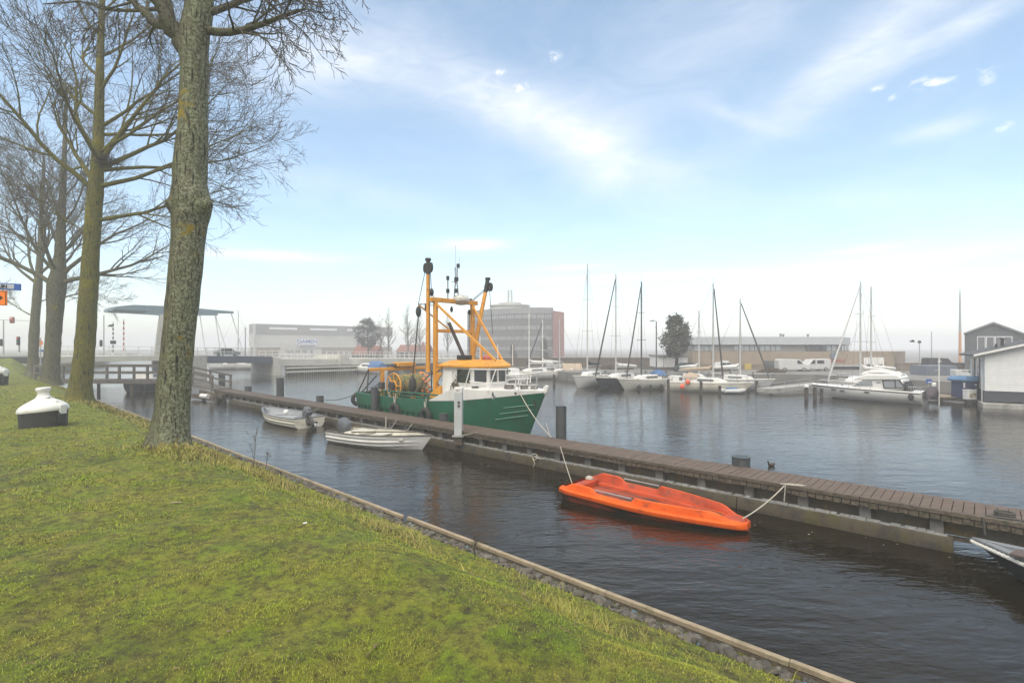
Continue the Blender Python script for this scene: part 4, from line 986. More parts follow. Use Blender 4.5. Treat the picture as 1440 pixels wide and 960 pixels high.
# ================================================================ FISHING BOAT
TO = C(23.4, 15.3, 0); TRZ = math.atan2(-U.y, -U.x)
tw = thing('fishing_boat', 'green and white fishing boat with yellow gantry and net drum, moored behind the jetty', 'fishing boat', TO, TRZ)
XW = XF[tw.name]
def TL(px, py, b):
    """pixel on the vertical plane b -> boat coordinates"""
    a, z = onb(px, py, b); return Vector((23.4 - a, b - 15.3, z))
def ip(tab, x):
    for (x0, y0), (x1, y1) in zip(tab, tab[1:]):
        if x <= x1: return y0 + (y1 - y0) * max(0, min(1, (x - x0) / (x1 - x0)))
    return tab[-1][1]
HB = [(0, 1.62), (.6, 1.78), (2, 1.9), (6.8, 1.9), (7.8, 1.80), (8.8, 1.52), (9.6, 1.10), (10.2, .70), (10.7, .32), (11.0, .05)]
BND = [(0, 1.31), (2.2, 1.29), (4, 1.28), (6.1, 1.35), (7.9, 1.47), (9.7, 1.69), (10.6, 1.81), (11.05, 1.87)]
TOP = [(6.2, 1.36), (6.6, 1.52), (7.2, 1.76), (7.75, 1.93), (8.4, 1.93), (9.6, 1.92), (10.5, 1.93), (11.05, 1.97)]
XS = [0, .25, .6, 1.2, 2, 3, 4, 5, 6.2, 6.6, 7.2, 7.75, 8.2, 8.8, 9.2, 9.6, 9.9, 10.2, 10.45, 10.7, 10.88, 11.0]
def bowx(x, z):     # raked stem
    k = max(0, (x - 8.6) / 2.4); return x - .80 * k * k * max(0, (1.9 - z)) / 1.67
def beam(x, z):
    h = ip(HB, x); k = max(0, min(1, (x - 6.5) / 4.5)); fl = 1 - (.10 + .42 * k) * max(0, min(1, (1.85 - z) / 2.2)) ** 1.2
    return max(h * fl, .025)
rings = []
for x in XS:
    zb = ip(BND, x); zz = [zb, zb - .06, zb - .25, .9 if zb > 1.4 else .8, .5, .2, -.05, -.35]
    half = [Vector((bowx(x, z), beam(x, z), z)) for z in zz]
    rings.append(half + [Vector((p.x, -p.y, p.z)) for p in reversed(half)])
mb = MB(); mb.loft(rings, False); mb.f.append(tuple(range(len(rings[0]))))
mb.add([rings[-1][k] for k in range(len(rings[-1]))], [tuple(range(len(rings[-1])))])
mb.build('hull', GREEN, tw, ang=40)
# white whaleback bow
rg = []
for x in XS:
    if x < 6.19: continue
    z0, z1 = ip(BND, x) - .012, max(ip(TOP, x), ip(BND, x) + .006)
    fl = 1.0
    h0, h1 = beam(x, z0) + .006, max(beam(x, 1.85) * 1.0 + .006, .03)
    k = (z1 - z0) / .6
    h1 = h0 + (h1 - h0) * min(1, k) + .02 * k
    half = [Vector((bowx(x, z0) + .006, h0, z0)), Vector((bowx(x, (z0 + z1) / 2), (h0 + h1) / 2 + .004, (z0 + z1) / 2)), Vector((bowx(x, z1), h1, z1)), Vector((bowx(x, z1), h1 * .93, z1 + .012))]
    rg.append(half + [Vector((p.x, -p.y, p.z)) for p in reversed(half)])
mb = MB(); mb.loft(rg, False); mb.add(rg[0], [tuple(range(8))]); mb.add(rg[-1], [tuple(range(8))])
mb.build('whaleback', WHITE, tw, ang=40)
MB().prism([(10.86, -.05, 1.72), (11.08, -.05, 1.86), (11.14, -.05, 2.12), (11.02, -.05, 2.14), (10.80, -.05, 1.94)], (0, .10, 0)).build('stem_head', WHITE, tw, bevel=.02)
# working deck, bulwark inside, capping rail
DKM = mat('steel deck', (.16, .15, .13), .8, (.10, .085, .07), 2, .2, 20)
mb = MB(); mb.add([(x, s * (ip(HB, x) - .1), .78) for s in (1, -1) for x in (.08, 1, 2, 4, 6.6)], [(0, 5, 6, 1), (1, 6, 7, 2), (2, 7, 8, 3), (3, 8, 9, 4)]); mb.build('deck', DKM, tw)
for s in (1, -1):
    mb = MB(); rgs = []
    for x in XS:
        if x > 6.3: break
        h = ip(HB, x); z = ip(BND, x); rgs.append([Vector((x, s * (h + .03), z - .01)), Vector((x, s * (h + .03), z + .035)), Vector((x, s * (h - .12), z + .035)), Vector((x, s * (h - .12), z - .01)), Vector((x, s * (h - .06), .79)), Vector((x, s * (h - .02), .79))])
    mb.loft(rgs, True, True); mb.build('bulwark', GREEN, tw, ang=40)
    mb = MB(); x = .3
    while x < 6.2:
        h = beam(x, 1.2); z = ip(BND, x)
        mb.bar((x + .12, s * (h + .012), z - .02), (x - .12, s * (beam(x, .45) + .012), .42), .05, .05); x += .40
    mb.build('hull_frame', mat('rib shade green', (.004, .060, .034), .5, (.006, .048, .03), 3), tw)  # shading of the ribs painted in as a darker green
    pr = [TL(538, 549, 13.5), TL(560, 551, 13.5), TL(590, 553, 13.5), TL(618, 556, 13.5)]
    if s == 1: pr = [Vector((p.x, -p.y, p.z)) for p in pr]
    pr = [Vector((p.x, -s * -1 * abs(p.y) * 1 if False else s * 1.80, p.z)) for p in pr]
    mb = MB(); mb.tube([Vector((pr[0].x - .35, s * 1.8, 1.32))] + pr, .035, 8)
    for p in pr: mb.tube([Vector((p.x, p.y, 1.28)), p], .03, 8)
    mb.tube([Vector((p.x, p.y, (p.z + 1.3) / 2)) for p in pr], .022, 6)
    mb.build('guard_rail', GREEN, tw)
mb = MB(); mb.box((.03, 0, 1.31), (.14, 3.2, .05)); mb.build('transom_cap', GREEN, tw)
# hull mouldings at the bow
for (x0, y0, x1, y1) in ((708, 573.5, 752, 569), (703, 582, 748, 576.5), (697, 590, 742, 584)):
    pts = []
    for k in range(7):
        f = k / 6; px = x0 + (x1 - x0) * f; py = y0 + (y1 - y0) * f
        b = 15.3 - 1.3
        for _ in range(12):
            q = TL(px, py, b); b = 15.3 - (beam(q.x + .5 * max(0, (q.x - 8.6) / 2.4) ** 2, q.z) + .015)
        pts.append(TL(px, py, b))
    MB().tube(pts, .024, 6).build('rubbing_strip', mat('pale green strip', (.05, .19, .12), .5, (.04, .15, .09), 4), tw)
# porthole and anchor pocket
q = TL(694, 556, 15.3 - 1.60); Mp = (Matrix.Rotation(R(-24), 3, 'Z') @ Matrix.Rotation(R(90), 3, 'X'))
MB().torus((q.x, q.y, q.z), .125, .03, Mp).build('porthole', STEEL, tw)
MB().lathe([(.12, -.02), (.12, .01)], c=(q.x, q.y, q.z), n=16, M=Mp).build('porthole_glass', GLASS, tw)
q = TL(725, 553, 15.3 - 1.25); MB().ball((q.x, q.y, q.z), .05, 10, 6).build('hawse', DARKST, tw)
# wheelhouse: plan outline, slightly tapering upward
def plan(ins, z, fx=0.): return [Vector((6.16 + ins, s * (1.1 - ins), z)) for s in (-1,)] + [Vector((8.0, -(1.1 - ins), z)), Vector((8.42 - ins + fx, -(.50), z)), Vector((8.42 - ins + fx, .50, z)), Vector((8.0, 1.1 - ins, z)), Vector((6.16 + ins, 1.1 - ins, z))]
mb = MB(); mb.loft([plan(0, .8), plan(0, 2.1), plan(.03, 2.82, -.0)], True, True); mb.build('wheelhouse', WHITE, tw, smooth=False)
rp0, rp1, rp2, rp3 = ([p + Vector((0, 0, 0)) for p in plan(i_, z_)] for i_, z_ in ((-.16, 2.76), (-.17, 2.83), (.28, 3.04), (.5, 3.06)))
rp1[2].x += .12; rp1[3].x += .12; rp0[2].x += .12; rp0[3].x += .12
mb = MB(); mb.loft([rp0, rp1, rp2, rp3], True, True); mb.build('wheelhouse_roof', YELLOW, tw, smooth=False)
def pane_on(p0, p1, u0, u1, z0, z1, name='window', out=.012, tilt=.025):
    """a window on the wall face running p0->p1 (plan), u along, z up"""
    p0, p1 = Vector(p0), Vector(p1); d = (p1 - p0); nrm = Vector((d.y, -d.x, 0)).normalized()
    def pt(u, z, o): return p0 + d * u + Vector((0, 0, z)) + nrm * (o - tilt * (z - 2.1) / .72)
    f = MB(); fr = .03
    for (a, b, c, e) in ((u0, u1, z0 - fr, z0), (u0, u1, z1, z1 + fr), (u0 - fr / d.length, u0, z0 - fr, z1 + fr), (u1, u1 + fr / d.length, z0 - fr, z1 + fr)):
        f.prism([pt(a, c, out), pt(b, c, out), pt(b, e, out), pt(a, e, out)], nrm * .02)
    w_ = f.build(name, WHITE, tw, smooth=False)
    MB().prism([pt(u0, z0, .006), pt(u1, z0, .006), pt(u1, z1, .006), pt(u0, z1, .006)], nrm * .006).build('pane', GLASS, w_, smooth=False)
A_, B_, C_, D_, E_, F_ = [(p.x, p.y, 0) for p in plan(0, 0)]
pane_on(A_, B_, .52, .98, 2.12, 2.68); pane_on(B_, C_, .16, .86, 2.16, 2.66); pane_on(C_, D_, .05, .45, 2.16, 2.66); pane_on(C_, D_, .55, .95, 2.16, 2.66); pane_on(D_, E_, .16, .86, 2.16, 2.66)
pane_on(E_, F_, .05, .45, 2.12, 2.68)
mb = MB(); mb.prism([(6.3, -1.105, .85), (6.3, -1.105, 2.6), (6.85, -1.105, 2.6), (6.85, -1.105, .85)], (0, -.03, 0)); dr = mb.build('door', WHITE, tw, bevel=.008)
MB().box((6.78, -1.155, 1.75), (.04, .03, .16)).build('handle', DARKST, dr)
MB().bar((8.44, -.35, 2.12), (8.44, .45, 2.10), .03).build('wiper_rail', STEEL, tw)
MB().bar((8.02, -1.08, 2.0), (8.43, -.45, 2.0), .03).build('grab_rail', STEEL, tw)
# yellow casing abaft the wheelhouse
mb = MB(); mb.prism([(5.45, -1.25, .8), (5.45, -1.25, 1.55), (6.15, -1.25, 1.95), (6.15, -1.25, .8)], (0, 2.2, 0)); mb.build('engine_casing', YELLOW, tw, bevel=.02)
# gantry
def tlb(px0, py0, b0, px1, py1, b1): return TL(px0, py0, b0), TL(px1, py1, b1)
GL0, GL1 = TL(612.5, 546, 14.2), TL(612.5, 423, 14.2); GL0.z = .8; GL0.x = GL1.x
GR1 = TL(654, 428, 16.4); GR0 = Vector((GR1.x, GR1.y, 1.0))
GR1.x = GR0.x = GL1.x; GR1.z = GL1.z
for p, q in ((GL0, GL1), (GR0, GR1)): MB().bar(p, q, .17, .17).build('gantry_post', YELLOW, tw, bevel=.02)
MB().bar(GL1 + Vector((0, -.28, .05)), GR1 + Vector((0, .28, .05)), .17, .2).build('gantry_beam', YELLOW, tw, bevel=.02)
zm = TL(630, 466, 15.3).z
MB().bar((GL1.x, GL1.y, zm), (GL1.x, GR1.y, zm), .12, .14).build('gantry_beam', YELLOW, tw, bevel=.02)
MB().bar(GL1 + Vector((0, 0, -.1)), TL(697, 507, 14.62), .085).build('gantry_brace', YELLOW, tw)
MB().bar(GR1 + Vector((0, 0, -.1)), TL(707, 508, 16.0), .085).build('gantry_brace', YELLOW, tw)
MB().bar(TL(589, 429, 13.9), TL(640, 470, 15.6), .06).build('gantry_brace', YELLOW, tw)
MB().bar((GL1.x, GL1.y, 2.55), (6.3, -1.0, 2.86), .1, .1).build('gantry_brace', YELLOW, tw)
MB().prism([(GL1.x + .05, -1.14, 2.0), (GL1.x + .05, -1.14, 2.5), (GL1.x + .5, -1.14, 2.5)], (0, .06, 0)).build('bracket', YELLOW, tw)
# near boom: upright; far boom: leaning out
p, q = TL(602, 523, 14.0), TL(602, 386, 14.0); q.x = p.x; top = TL(602, 363, 14.0); top.x = p.x
MB().tube([p, q], [.10, .085], 12).build('boom', YELLOW, tw)
MB().tube([q, top], [.088, .088], 12).build('boom_head', BLACK, tw)
mb = MB(); mb.lathe([(.12, 0), (.14, .05), (.12, .12)], c=top - Vector((0, 0, .12)), n=12)
for s in (-1, 1): mb.lathe([(.14, -.05), (.14, .05)], c=top + Vector((s * .16, 0, -.42)), n=14, M=Matrix.Rotation(R(90), 3, 'X'), sy=1.6)
mb.build('block', BLACK, tw)
p2, q2 = TL(665, 500, 16.6), TL(682.5, 411, 17.3); top2 = TL(686, 392, 17.4)
MB().tube([p2, q2], [.115, .095], 12).build('boom', YELLOW, tw)
MB().tube([q2, top2], [.10, .10], 12).build('boom_head', BLACK, tw)
mb = MB(); mb.lathe([(.12, 0), (.14, .05), (.12, .12)], c=top2 - Vector((0, 0, .06)), n=12)
for s in (-1, 1): mb.lathe([(.14, -.05), (.14, .05)], c=top2 + Vector((s * .12, .05, -.40)), n=14, M=Matrix.Rotation(R(90), 3, 'X'), sy=1.5)
mb.build('block', BLACK, tw)
# blocks hanging on the rigging, and wires
def pulley(px, py, b, r=.11, ln=1.7, nm='block'):
    q = TL(px, py, b); MB().ball((q.x, q.y, q.z), r, 10, 8, ln).build(nm, BLACK, tw); return q
k1 = pulley(588.5, 438, 13.9, .13, 1.9); k2 = pulley(607, 411, 14.1, .10, 1.8); k3 = pulley(662, 424, 16.6, .09, 1.8); k4 = pulley(660, 439, 16.2, .08, 1.6); k5 = pulley(635, 435, 15.3, .07, 2.); k6 = pulley(600, 432, 14.0, .10)
fl = pulley(580, 541, 14.0, .18, 2.1, 'hanging_float')
wr = [(TL(588, 429, 13.9), top + Vector((-.16, 0, -.4))), (k1, fl + Vector((0, 0, .35))), (k1 + Vector((.04, 0, 0)), fl + Vector((.05, 0, .35))), (top + Vector((.14, 0, -.4)), k2), (k2, GL1), (top2 + Vector((0, 0, -.35)), k3), (top2 + Vector((-.1, 0, -.5)), k3 + Vector((0, 0, -.05))), (k3, GR1), (top2 + Vector((.1, 0, -.35)), TL(693, 470, 17.2)), (TL(588, 427, 13.9), TL(613, 430, 14.2)), (k4, Vector((k4.x, k4.y, 3.0))), (TL(588, 429, 13.9), TL(613, 424, 14.2)), (top + Vector((.1, 0, -.3)), Vector((top.x + .15, top.y, 3.0)))]
for p, q in wr: MB().tube([p, q], .016, 5).build('rigging_wire', DARKST, tw)
# mast on the gantry
b0 = TL(636, 421, 15.3); c0 = Vector((GL1.x, .1, GL1.z + .15))
zt_ = lambda py: TL(636, py, 15.3).z
mm = MB()
for s in (-1, 1): mm.tube([c0 + Vector((s * .10, s * .05, 0)), Vector((c0.x + s * .05, c0.y, zt_(396))), Vector((c0.x + s * .07, c0.y, zt_(376)))], .036, 6)
mm.tube([Vector((c0.x - .1, c0.y - .2, zt_(396))), Vector((c0.x + .05, c0.y, zt_(398)))], .02, 6)
mm.tube([c0 + Vector((-.12, -.4, 0)), Vector((c0.x - .1, c0.y - .42, zt_(394)))], .034, 6)
mm.build('light_mast', STEEL, tw)
for dx, dy, py, r_ in ((-.1, -.42, 392, .07), (0, 0, 393, .10), (.07, .05, 374, .075), (-.1, -.42, 410, .08), (0, 0, 409, .10)):
    MB().lathe([(r_, -.09), (r_ * 1.05, 0), (r_, .09)], c=(c0.x + dx, c0.y + dy, zt_(py)), n=10).build('lantern', BLACK, tw)
MB().tube([Vector((c0.x - .05, c0.y, zt_(378))), Vector((c0.x - .05, c0.y, zt_(345)))], .009, 5).build('antenna', STEEL, tw)
MB().tube([Vector((c0.x + .1, c0.y + .1, zt_(378))), Vector((c0.x + .1, c0.y + .1, zt_(362)))], .008, 5).build('antenna', STEEL, tw)
q = Vector((GL1.x + .1, .32, zt_(422)))
MB().lathe([(.02, -.25), (.26, -.21), (.39, -.06), (.39, .05), (.27, .19), (.02, .25)], c=q + Vector((0, 0, .02)), n=20).build('radome', mat('old white plastic', (.58, .57, .53), .5, (.34, .33, .30), 8, .2), tw)
# on the roof
q = TL(653, 506, 14.75); MB().box((q.x, q.y, 3.16), (.62, .34, .19)).build('roof_box', BLACK, tw, bevel=.02)
MB().tube([Vector((q.x - .05, q.y, 3.2)), TL(631.5, 454, 14.6)], .075, 10).build('exhaust_pipe', mat('sooty brown pipe', (.055, .035, .028), .7, (.03, .022, .02), 6), tw)
q = TL(686, 503, 15.5); MB().ball((q.x, q.y, 3.12), .24, 14, 10, .72).build('buoy', mat('faded red buoy', (.42, .12, .09), .6, (.34, .09, .07), 4), tw)
q = TL(679, 500, 15.6); MB().lathe([(.055, 3.05), (.055, zt_(489) + .0), (.02, zt_(489) + .02)], c=(q.x - .1, q.y, 0), n=10).build('vent_pipe', YELLOW, tw)
for px, b in ((675, 15.4), (700, 15.8), (721, 16.2)): q = TL(px, 500, b); MB().tube([(q.x, q.y, 3.05 if px < 720 else 2.8), (q.x, q.y, TL(px, 472 if px < 690 else 484, b).z)], .018, 5).build('aerial', WHITE, tw)
# aft gear: stern beam on posts, net drum, warps
bL, bR = TL(518, 514.5, 13.6), TL(600, 519.5, 17.0); bL.x = bR.x = 1.3; bL.z = bR.z = 2.5
MB().bar(bL, bR, .16, .16).build('stern_beam', YELLOW, tw, bevel=.02)
for y in (-.95, .95): MB().bar((1.3, y, .8), (1.3, y, 2.45), .19, .15).build('stern_post', YELLOW, tw, bevel=.02)
MB().box((1.35, .35, 2.72), (.5, 1.1, .22)).build('winch_box', YELLOW, tw, bevel=.03)
MB().box((1.3, -.15, 2.66), (.3, .35, .18)).build('winch_box', DARKST, tw, bevel=.03)
My = Matrix.Rotation(R(90), 3, 'X'); NC = Vector((2.15, 0, 1.72))
dm = MB(); dm.lathe([(.2, -1.05), (.2, 1.05)], c=NC, n=20, M=My); drum = dm.build('net_drum', DARKST, tw)
for y in (-.85, .8):
    f = MB(); f.torus(NC + Vector((0, y, 0)), .60, .035, My, 28, 8)
    for k in range(8):
        d_ = Vector((math.cos(k * .785), 0, math.sin(k * .785))); f.tube([NC + Vector((0, y, 0)) + d_ * .18, NC + Vector((0, y, 0)) + d_ * .6], .03, 6)
    f.torus(NC + Vector((0, y, 0)), .22, .05, My, 20, 6); f.build('flange', YELLOW, drum)
NET = mat('wound net', (.20, .165, .075), .95, (.055, .10, .045), 9, .9, 30, dirt=(.34, .22, .08), dthr=(.5, .62), dscale=6)
mb = MB(); rgs = []
for i in range(25):
    y = -.78 + 1.5 * i / 24; r_ = .50 + .06 * math.sin(i * .9) + .04 * math.sin(i * 2.3)
    rgs.append([NC + Vector((math.cos(t), 0, math.sin(t))) * r_ * (1 + .07 * noise.noise(Vector((math.cos(t) * 3, y * 5, math.sin(t) * 3)))) + Vector((0, y, 0)) for t in [2 * math.pi * k / 26 for k in range(26)]])
mb.loft(rgs, True, True); mb.build('net', NET, tw, ang=60)
rn = random.Random(8); mb = MB()
for k in range(16): mb.ball((NC.x + rn.uniform(.1, .55), rn.uniform(.5, 1.2), NC.z + rn.uniform(-.6, .55)), .075, 8, 6)
mb.build('net_floats', mat('orange float', (.72, .17, .035), .5, (.65, .25, .10), 5), tw)
MB().box((1.55, -1.15, 1.72), (.3, .22, .34)).build('hydraulic_motor', DARKST, tw, bevel=.03)
rig = [(Vector((.05, -1.55, 1.33)), bL + Vector((0, 0, .05))), (bL, Vector((1.1, -1.7, 1.33))), (Vector((.3, -1.5, 1.33)), Vector((1.2, -1.2, 2.2))), (Vector((1.3, -.95, 1.9)), Vector((.9, -1.6, 1.33))), (Vector((4.6, -1.7, 1.33)), Vector((4.3, -.2, 2.45))), (Vector((4.25, -.2, 2.5)), Vector((3.9, .1, 1.6))), (Vector((3.9, .1, 1.6)), Vector((4.4, -.8, 1.0))), (Vector((4.25, -.2, 2.5)), Vector((3.5, 1.0, 1.5)))]
for p, q in rig: MB().tube([p, q], .03, 6).build('stay', DARKST, tw)
mb = MB()
for k in range(6): mb.tube(arc(Vector((1.9 + .1 * k, -.9 - .08 * k, 1.4)), Vector((2.6 + .1 * k, -1.5, 1.15)), .2 + .04 * k, 8), .03, 6)
mb.build('warp_coil', mat('pale warp', (.42, .40, .34), .9, (.25, .24, .2), 12), tw)
mb = MB(); mb.lathe([(.45, 0), (.42, .25), (.2, .42), (.02, .45)], c=(4.9, -1.15, .8), n=14, sx=1.3); mb.build('net_heap', mat('pale netting', (.42, .40, .34), .95, (.26, .25, .20), 14, .8), tw)
# white pipework on the foredeck
WP = mat('white pipework', (.74, .73, .70), .5, (.62, .60, .56), 8)
def pipes(nm, segs, b, r=.022):
    mb = MB()
    for sg in segs: mb.tube([TL(x, y, bb) for x, y, bb in sg], r, 6)
    mb.build(nm, WP, tw)
pipes('window_guard', [[(653, 546, 14.05), (661, 518.5, 14.05), (686, 519.5, 14.2), (713, 519.5, 14.9)], [(688, 546, 14.0), (697, 520, 14.2)], [(660, 536, 14.1), (688, 539, 14.1), (712, 538, 14.8)], [(727, 550, 14.6), (737, 528, 14.8), (743, 526, 14.8)]], 14)
for b_, dx in ((14.45, 0), (15.9, 4)):
    pipes('bow_rail', [[(712 + dx, 528, b_), (745 + dx, 525, b_ + .3), (758, 524, 15.2)], [(712 + dx, 540, b_), (736 + dx, 541, b_ + .2), (756, 541, 15.2)], [(724 + dx, 549, b_), (726 + dx, 527, b_)], [(741 + dx, 541, b_ + .2), (743 + dx, 525, b_ + .3)], [(753, 549, 15.1), (756, 524, 15.2)], [(712 + dx, 534, b_), (742 + dx, 532, b_ + .3)]], 14)
WD = mat('foredeck clutter', (.11, .105, .095), .8, (.22, .21, .19), 5)
q = TL(735, 546, 15.2); mb = MB(); mb.lathe([(.16, 1.92), (.16, 2.2)], c=(q.x, 0, 0), n=12, M=None); mb.torus((q.x - .5, -.35, 2.0), .17, .05); mb.torus((q.x - .5, -.35, 2.08), .14, .05); mb.torus((q.x + .35, .2, 2.0), .12, .045); mb.tube([(q.x, -.4, 2.1), (q.x, .4, 2.1)], .07, 10)
mb.build('windlass', WD, tw)
MB().torus((TL(668, 545, 14.1).x, -1.2, 1.99), .12, .03).build('rope_coil', ROPED, tw)
rn = random.Random(4); mb = MB(); q = TL(640, 541, 13.75)
for k in range(14): mb.tube([q + Vector((rn.gauss(0, .12), rn.gauss(0, .08), rn.gauss(-.02, .13))) for _ in range(4)], .018, 5)
mb.build('rope_bundle', mat('old rope bundle', (.19, .155, .105), .95, (.10, .08, .06), 14), tw)
MB().torus(tuple(TL(634, 545, 13.6)), .07, .012, Mp, 14, 5).build('hook', DARKST, tw)

# tyres used as fenders, hung on the hull
TYM = Matrix.Rotation(TRZ, 3, 'Z') @ Matrix.Rotation(R(90), 3, 'X')
for px, py, lab in ((598, 584, 'black tyre fender hung by a frayed rope amidships on the green hull'), (555, 577, 'black tyre fender hung on the green hull between net drum and stern post')):
    q = W(px, py, 13.27); o = MB().torus((0, 0, 0), .25, .095, TYM, 26, 10).build('tyre_fender', BLACK, None); o.location = q; tag(o, lab, 'tyre fender', 'tyre fenders on the fishing boat')
q = XW @ Vector((-.12, -1.45, .95)); o = MB().torus((0, 0, 0), .26, .10, Matrix.Rotation(TRZ + R(62), 3, 'Z') @ Matrix.Rotation(R(90), 3, 'X'), 26, 10).build('tyre_fender', BLACK, None); o.location = q; tag(o, 'black tyre fender hung round the stern corner of the green hull', 'tyre fender', 'tyre fenders on the fishing boat')
for px, py, lab in ((598, 584, 'frayed pale rope holding the amidships tyre fender'), (555, 577, 'pale rope holding the tyre fender near the net drum')):
    q = W(px, py, 13.27); rope(lab, q + Vector((0, 0, .22)), W(px + 1.5, py - 24, 13.33), 0, .022, ROPE, [[q + Vector((.0, 0, .22)), W(px - 1.5, py - 20, 13.32)]])
# mooring lines
rope('pale bow line from the green and white fishing boat down to the jetty post', XW @ Vector((10.1, -.6, 1.98)), C(10.25, BF + BW - .1, DZ + .03), .15, .017, ROPE)
rope('short doubled bow line beside the tall post, ending on the planks', C(10.45, BF + BW - .12, 1.15), C(10.2, BF + BW - .2, DZ + .03), .02, .014, ROPE)
aa_, _z = onb(452, 562, BF + BW + .13)
rope('dark stern line from the fishing boat to the low stub on the jetty', XW @ Vector((.1, -1.5, 1.36)), C(aa_, BF + BW + .05, .85), .22, .018, ROPED)
# ================================================================ FAR SHORE
def hit(px, py, o, d):
    """pixel ray against the vertical plane through o along d -> (distance along d, z)"""
    o, d = Vector(o), Vector(d); nrm = Vector((-d.y, d.x, 0)); r = Vector(((px - CX) / F, 1, -(py - HY) / F))
    t = (o.x * nrm.x + o.y * nrm.y) / r.dot(nrm); p = r * t
    return (p.x - o.x) * d.x + (p.y - o.y) * d.y, p.z + H
def facing(mb, o, d, pix, depth, push=0.):
    """polygon seen at the pixels on that plane, given real depth away from us"""
    o, d = Vector(o), Vector(d); nrm = Vector((-d.y, d.x, 0))
    if nrm.y < 0: nrm = -nrm
    pts = []
    for x, y in pix: s, z = hit(x, y, o, d); pts.append(Vector((o.x + d.x * s, o.y + d.y * s, z)) - nrm * push)
    mb.prism(pts, nrm * depth); return mb
def rect(x0, y0, x1, y1): return [(x0, y1), (x1, y1), (x1, y0), (x0, y0)]
XD = Vector((1, 0, 0))
def at0(px, Y, z): p = D(px, HY, Y); return Vector((p.x, p.y, z))
HAZW = mat('light cladding', (.44, .43, .40), .7, (.39, .38, .355), .4, .05)
GREYCL = mat('grey cladding', (.20, .20, .195), .7, (.17, .17, .165), .4, .05)
BRICK = mat('brown brick', (.20, .155, .115), .85, (.155, .12, .09), 1.2, .2, 14)
REDB = mat('red brick', (.34, .075, .04), .85, (.23, .07, .05), 1.5, .2, 14)
TILE = mat('red roof tile', (.22, .075, .045), .8, (.17, .06, .04), 2, .2, 10)
TAN = mat('tan concrete panel', (.285, .225, .165), .8, (.24, .19, .14), .8, .1, 12)
METAL = mat('pale metal cladding', (.42, .44, .46), .5, (.38, .40, .42), 1.5, .05)
PALEG = mat('pale window glass', (.30, .32, .33), .15, (.22, .24, .25), 1.2, spec=.7)
DIMG = mat('dim window glass', (.05, .06, .065), .12, (.09, .10, .10), 1.5, spec=.7)
BLUEG = mat('blue grey steel', (.19, .26, .31), .5, (.16, .225, .27), 1)
DBLUE = mat('dark blue steel', (.035, .05, .085), .5, (.03, .042, .07), 1)
BCREAM = mat('cream bridge paint', (.52, .51, .44), .6, (.44, .43, .37), .8, .05, dirt=(.24, .22, .17), dthr=(.58, .78))
BLUEC = mat('blue canvas', (.055, .14, .30), .8, (.045, .11, .24), 4, .2)
TANC = mat('tan canvas', (.42, .33, .24), .85, (.34, .27, .2), 4, .2)
NAVY = mat('navy hull', (.022, .026, .036), .35, (.03, .033, .04), 2)
BLACKC = mat('black canvas', (.022, .022, .025), .85, (.035, .035, .038), 5, .2)
WPOST = mat('wet mooring timber', (.060, .050, .040), .9, (.035, .030, .025), 4, .3, 14)
SIGNW = mat('sign white', (.70, .71, .72), .5, (.64, .65, .66), 3)
SIGNB = mat('sign blue', (.035, .10, .38), .5, (.03, .09, .33), 3)
SIGNG = mat('sign grey', (.40, .42, .46), .5, (.36, .38, .42), 3)
REDP = mat('red paint', (.55, .05, .03), .5, (.46, .045, .03), 3)
ORNG = mat('road sign orange', (.80, .20, .015), .45, (.75, .18, .015), 3)

# ---------------------------------------------------------------- bridge
br = thing('lift_bridge', 'pale drawbridge with white tower, blue balance beam overhead and dark blue leaf', 'bridge', BS(18, 0), 0)
def deckseg(nm, pts, m, half=3.6): 
    mb = MB(); rg = []
    for s, zt, zb in pts:
        q = BS(s, 0); rg.append([q + BR_N * half + Vector((0, 0, zt)), q - BR_N * half + Vector((0, 0, zt)), q - BR_N * half + Vector((0, 0, zb)), q + BR_N * half + Vector((0, 0, zb))])
    mb.loft(rg, True, True); mb.build(nm, m, br, world=True, smooth=False)
deckseg('approach_span', [(0, 2.66, 2.15), (10.2, 2.66, 2.1)], BCREAM)
deckseg('bridge_leaf', [(14.2, 2.55, 1.75), (21.6, 2.4, 1.6)], DBLUE)
deckseg('span', [(22.6, 2.1, 1.2), (30, 1.95, 1.05), (37, 1.9, 1.0)], BCREAM)
deckseg('span', [(37.1, 1.9, 1.05), (46, 1.75, 1.0), (58, 1.6, .95)], BCREAM)
deckseg('abutment', [(10.3, 2.62, -1), (14.1, 2.6, -1)], CONCRETE, 3.9)
deckseg('abutment', [(21.7, 2.3, -1), (22.5, 2.2, -1)], BCREAM, 3.9)
deckseg('pier', [(30.6, 2.55, -1), (32.0, 2.55, -1)], BCREAM, 4.1)
for s in (26, 37, 41, 46, 51): deckseg('pier', [(s, 1.0, -1), (s + .5, 1.0, -1)], CONCRETE, 3.0)
def railing(s0, s1, zt0, zt1, n, nm='railing', m=WHITE, h=1.0):
    for sg in (-1, 1):
        mb = MB(); off = BR_N * 3.5 * sg
        for zz in (h, h * .55): mb.bar(BS(s0, zt0 + zz) + off, BS(s1, zt1 + zz) + off, .05)
        for k in range(n + 1): f = k / n; q = BS(s0 + (s1 - s0) * f, zt0 + (zt1 - zt0) * f) + off; mb.bar(q, q + Vector((0, 0, h)), .05)
        mb.build(nm, m, br, world=True, smooth=False)
railing(0, 10.2, 2.66, 2.66, 8); railing(14.2, 21.6, 2.55, 2.4, 8, m=BCREAM); railing(22.6, 37, 2.1, 1.9, 16); railing(37, 58, 1.9, 1.6, 22)
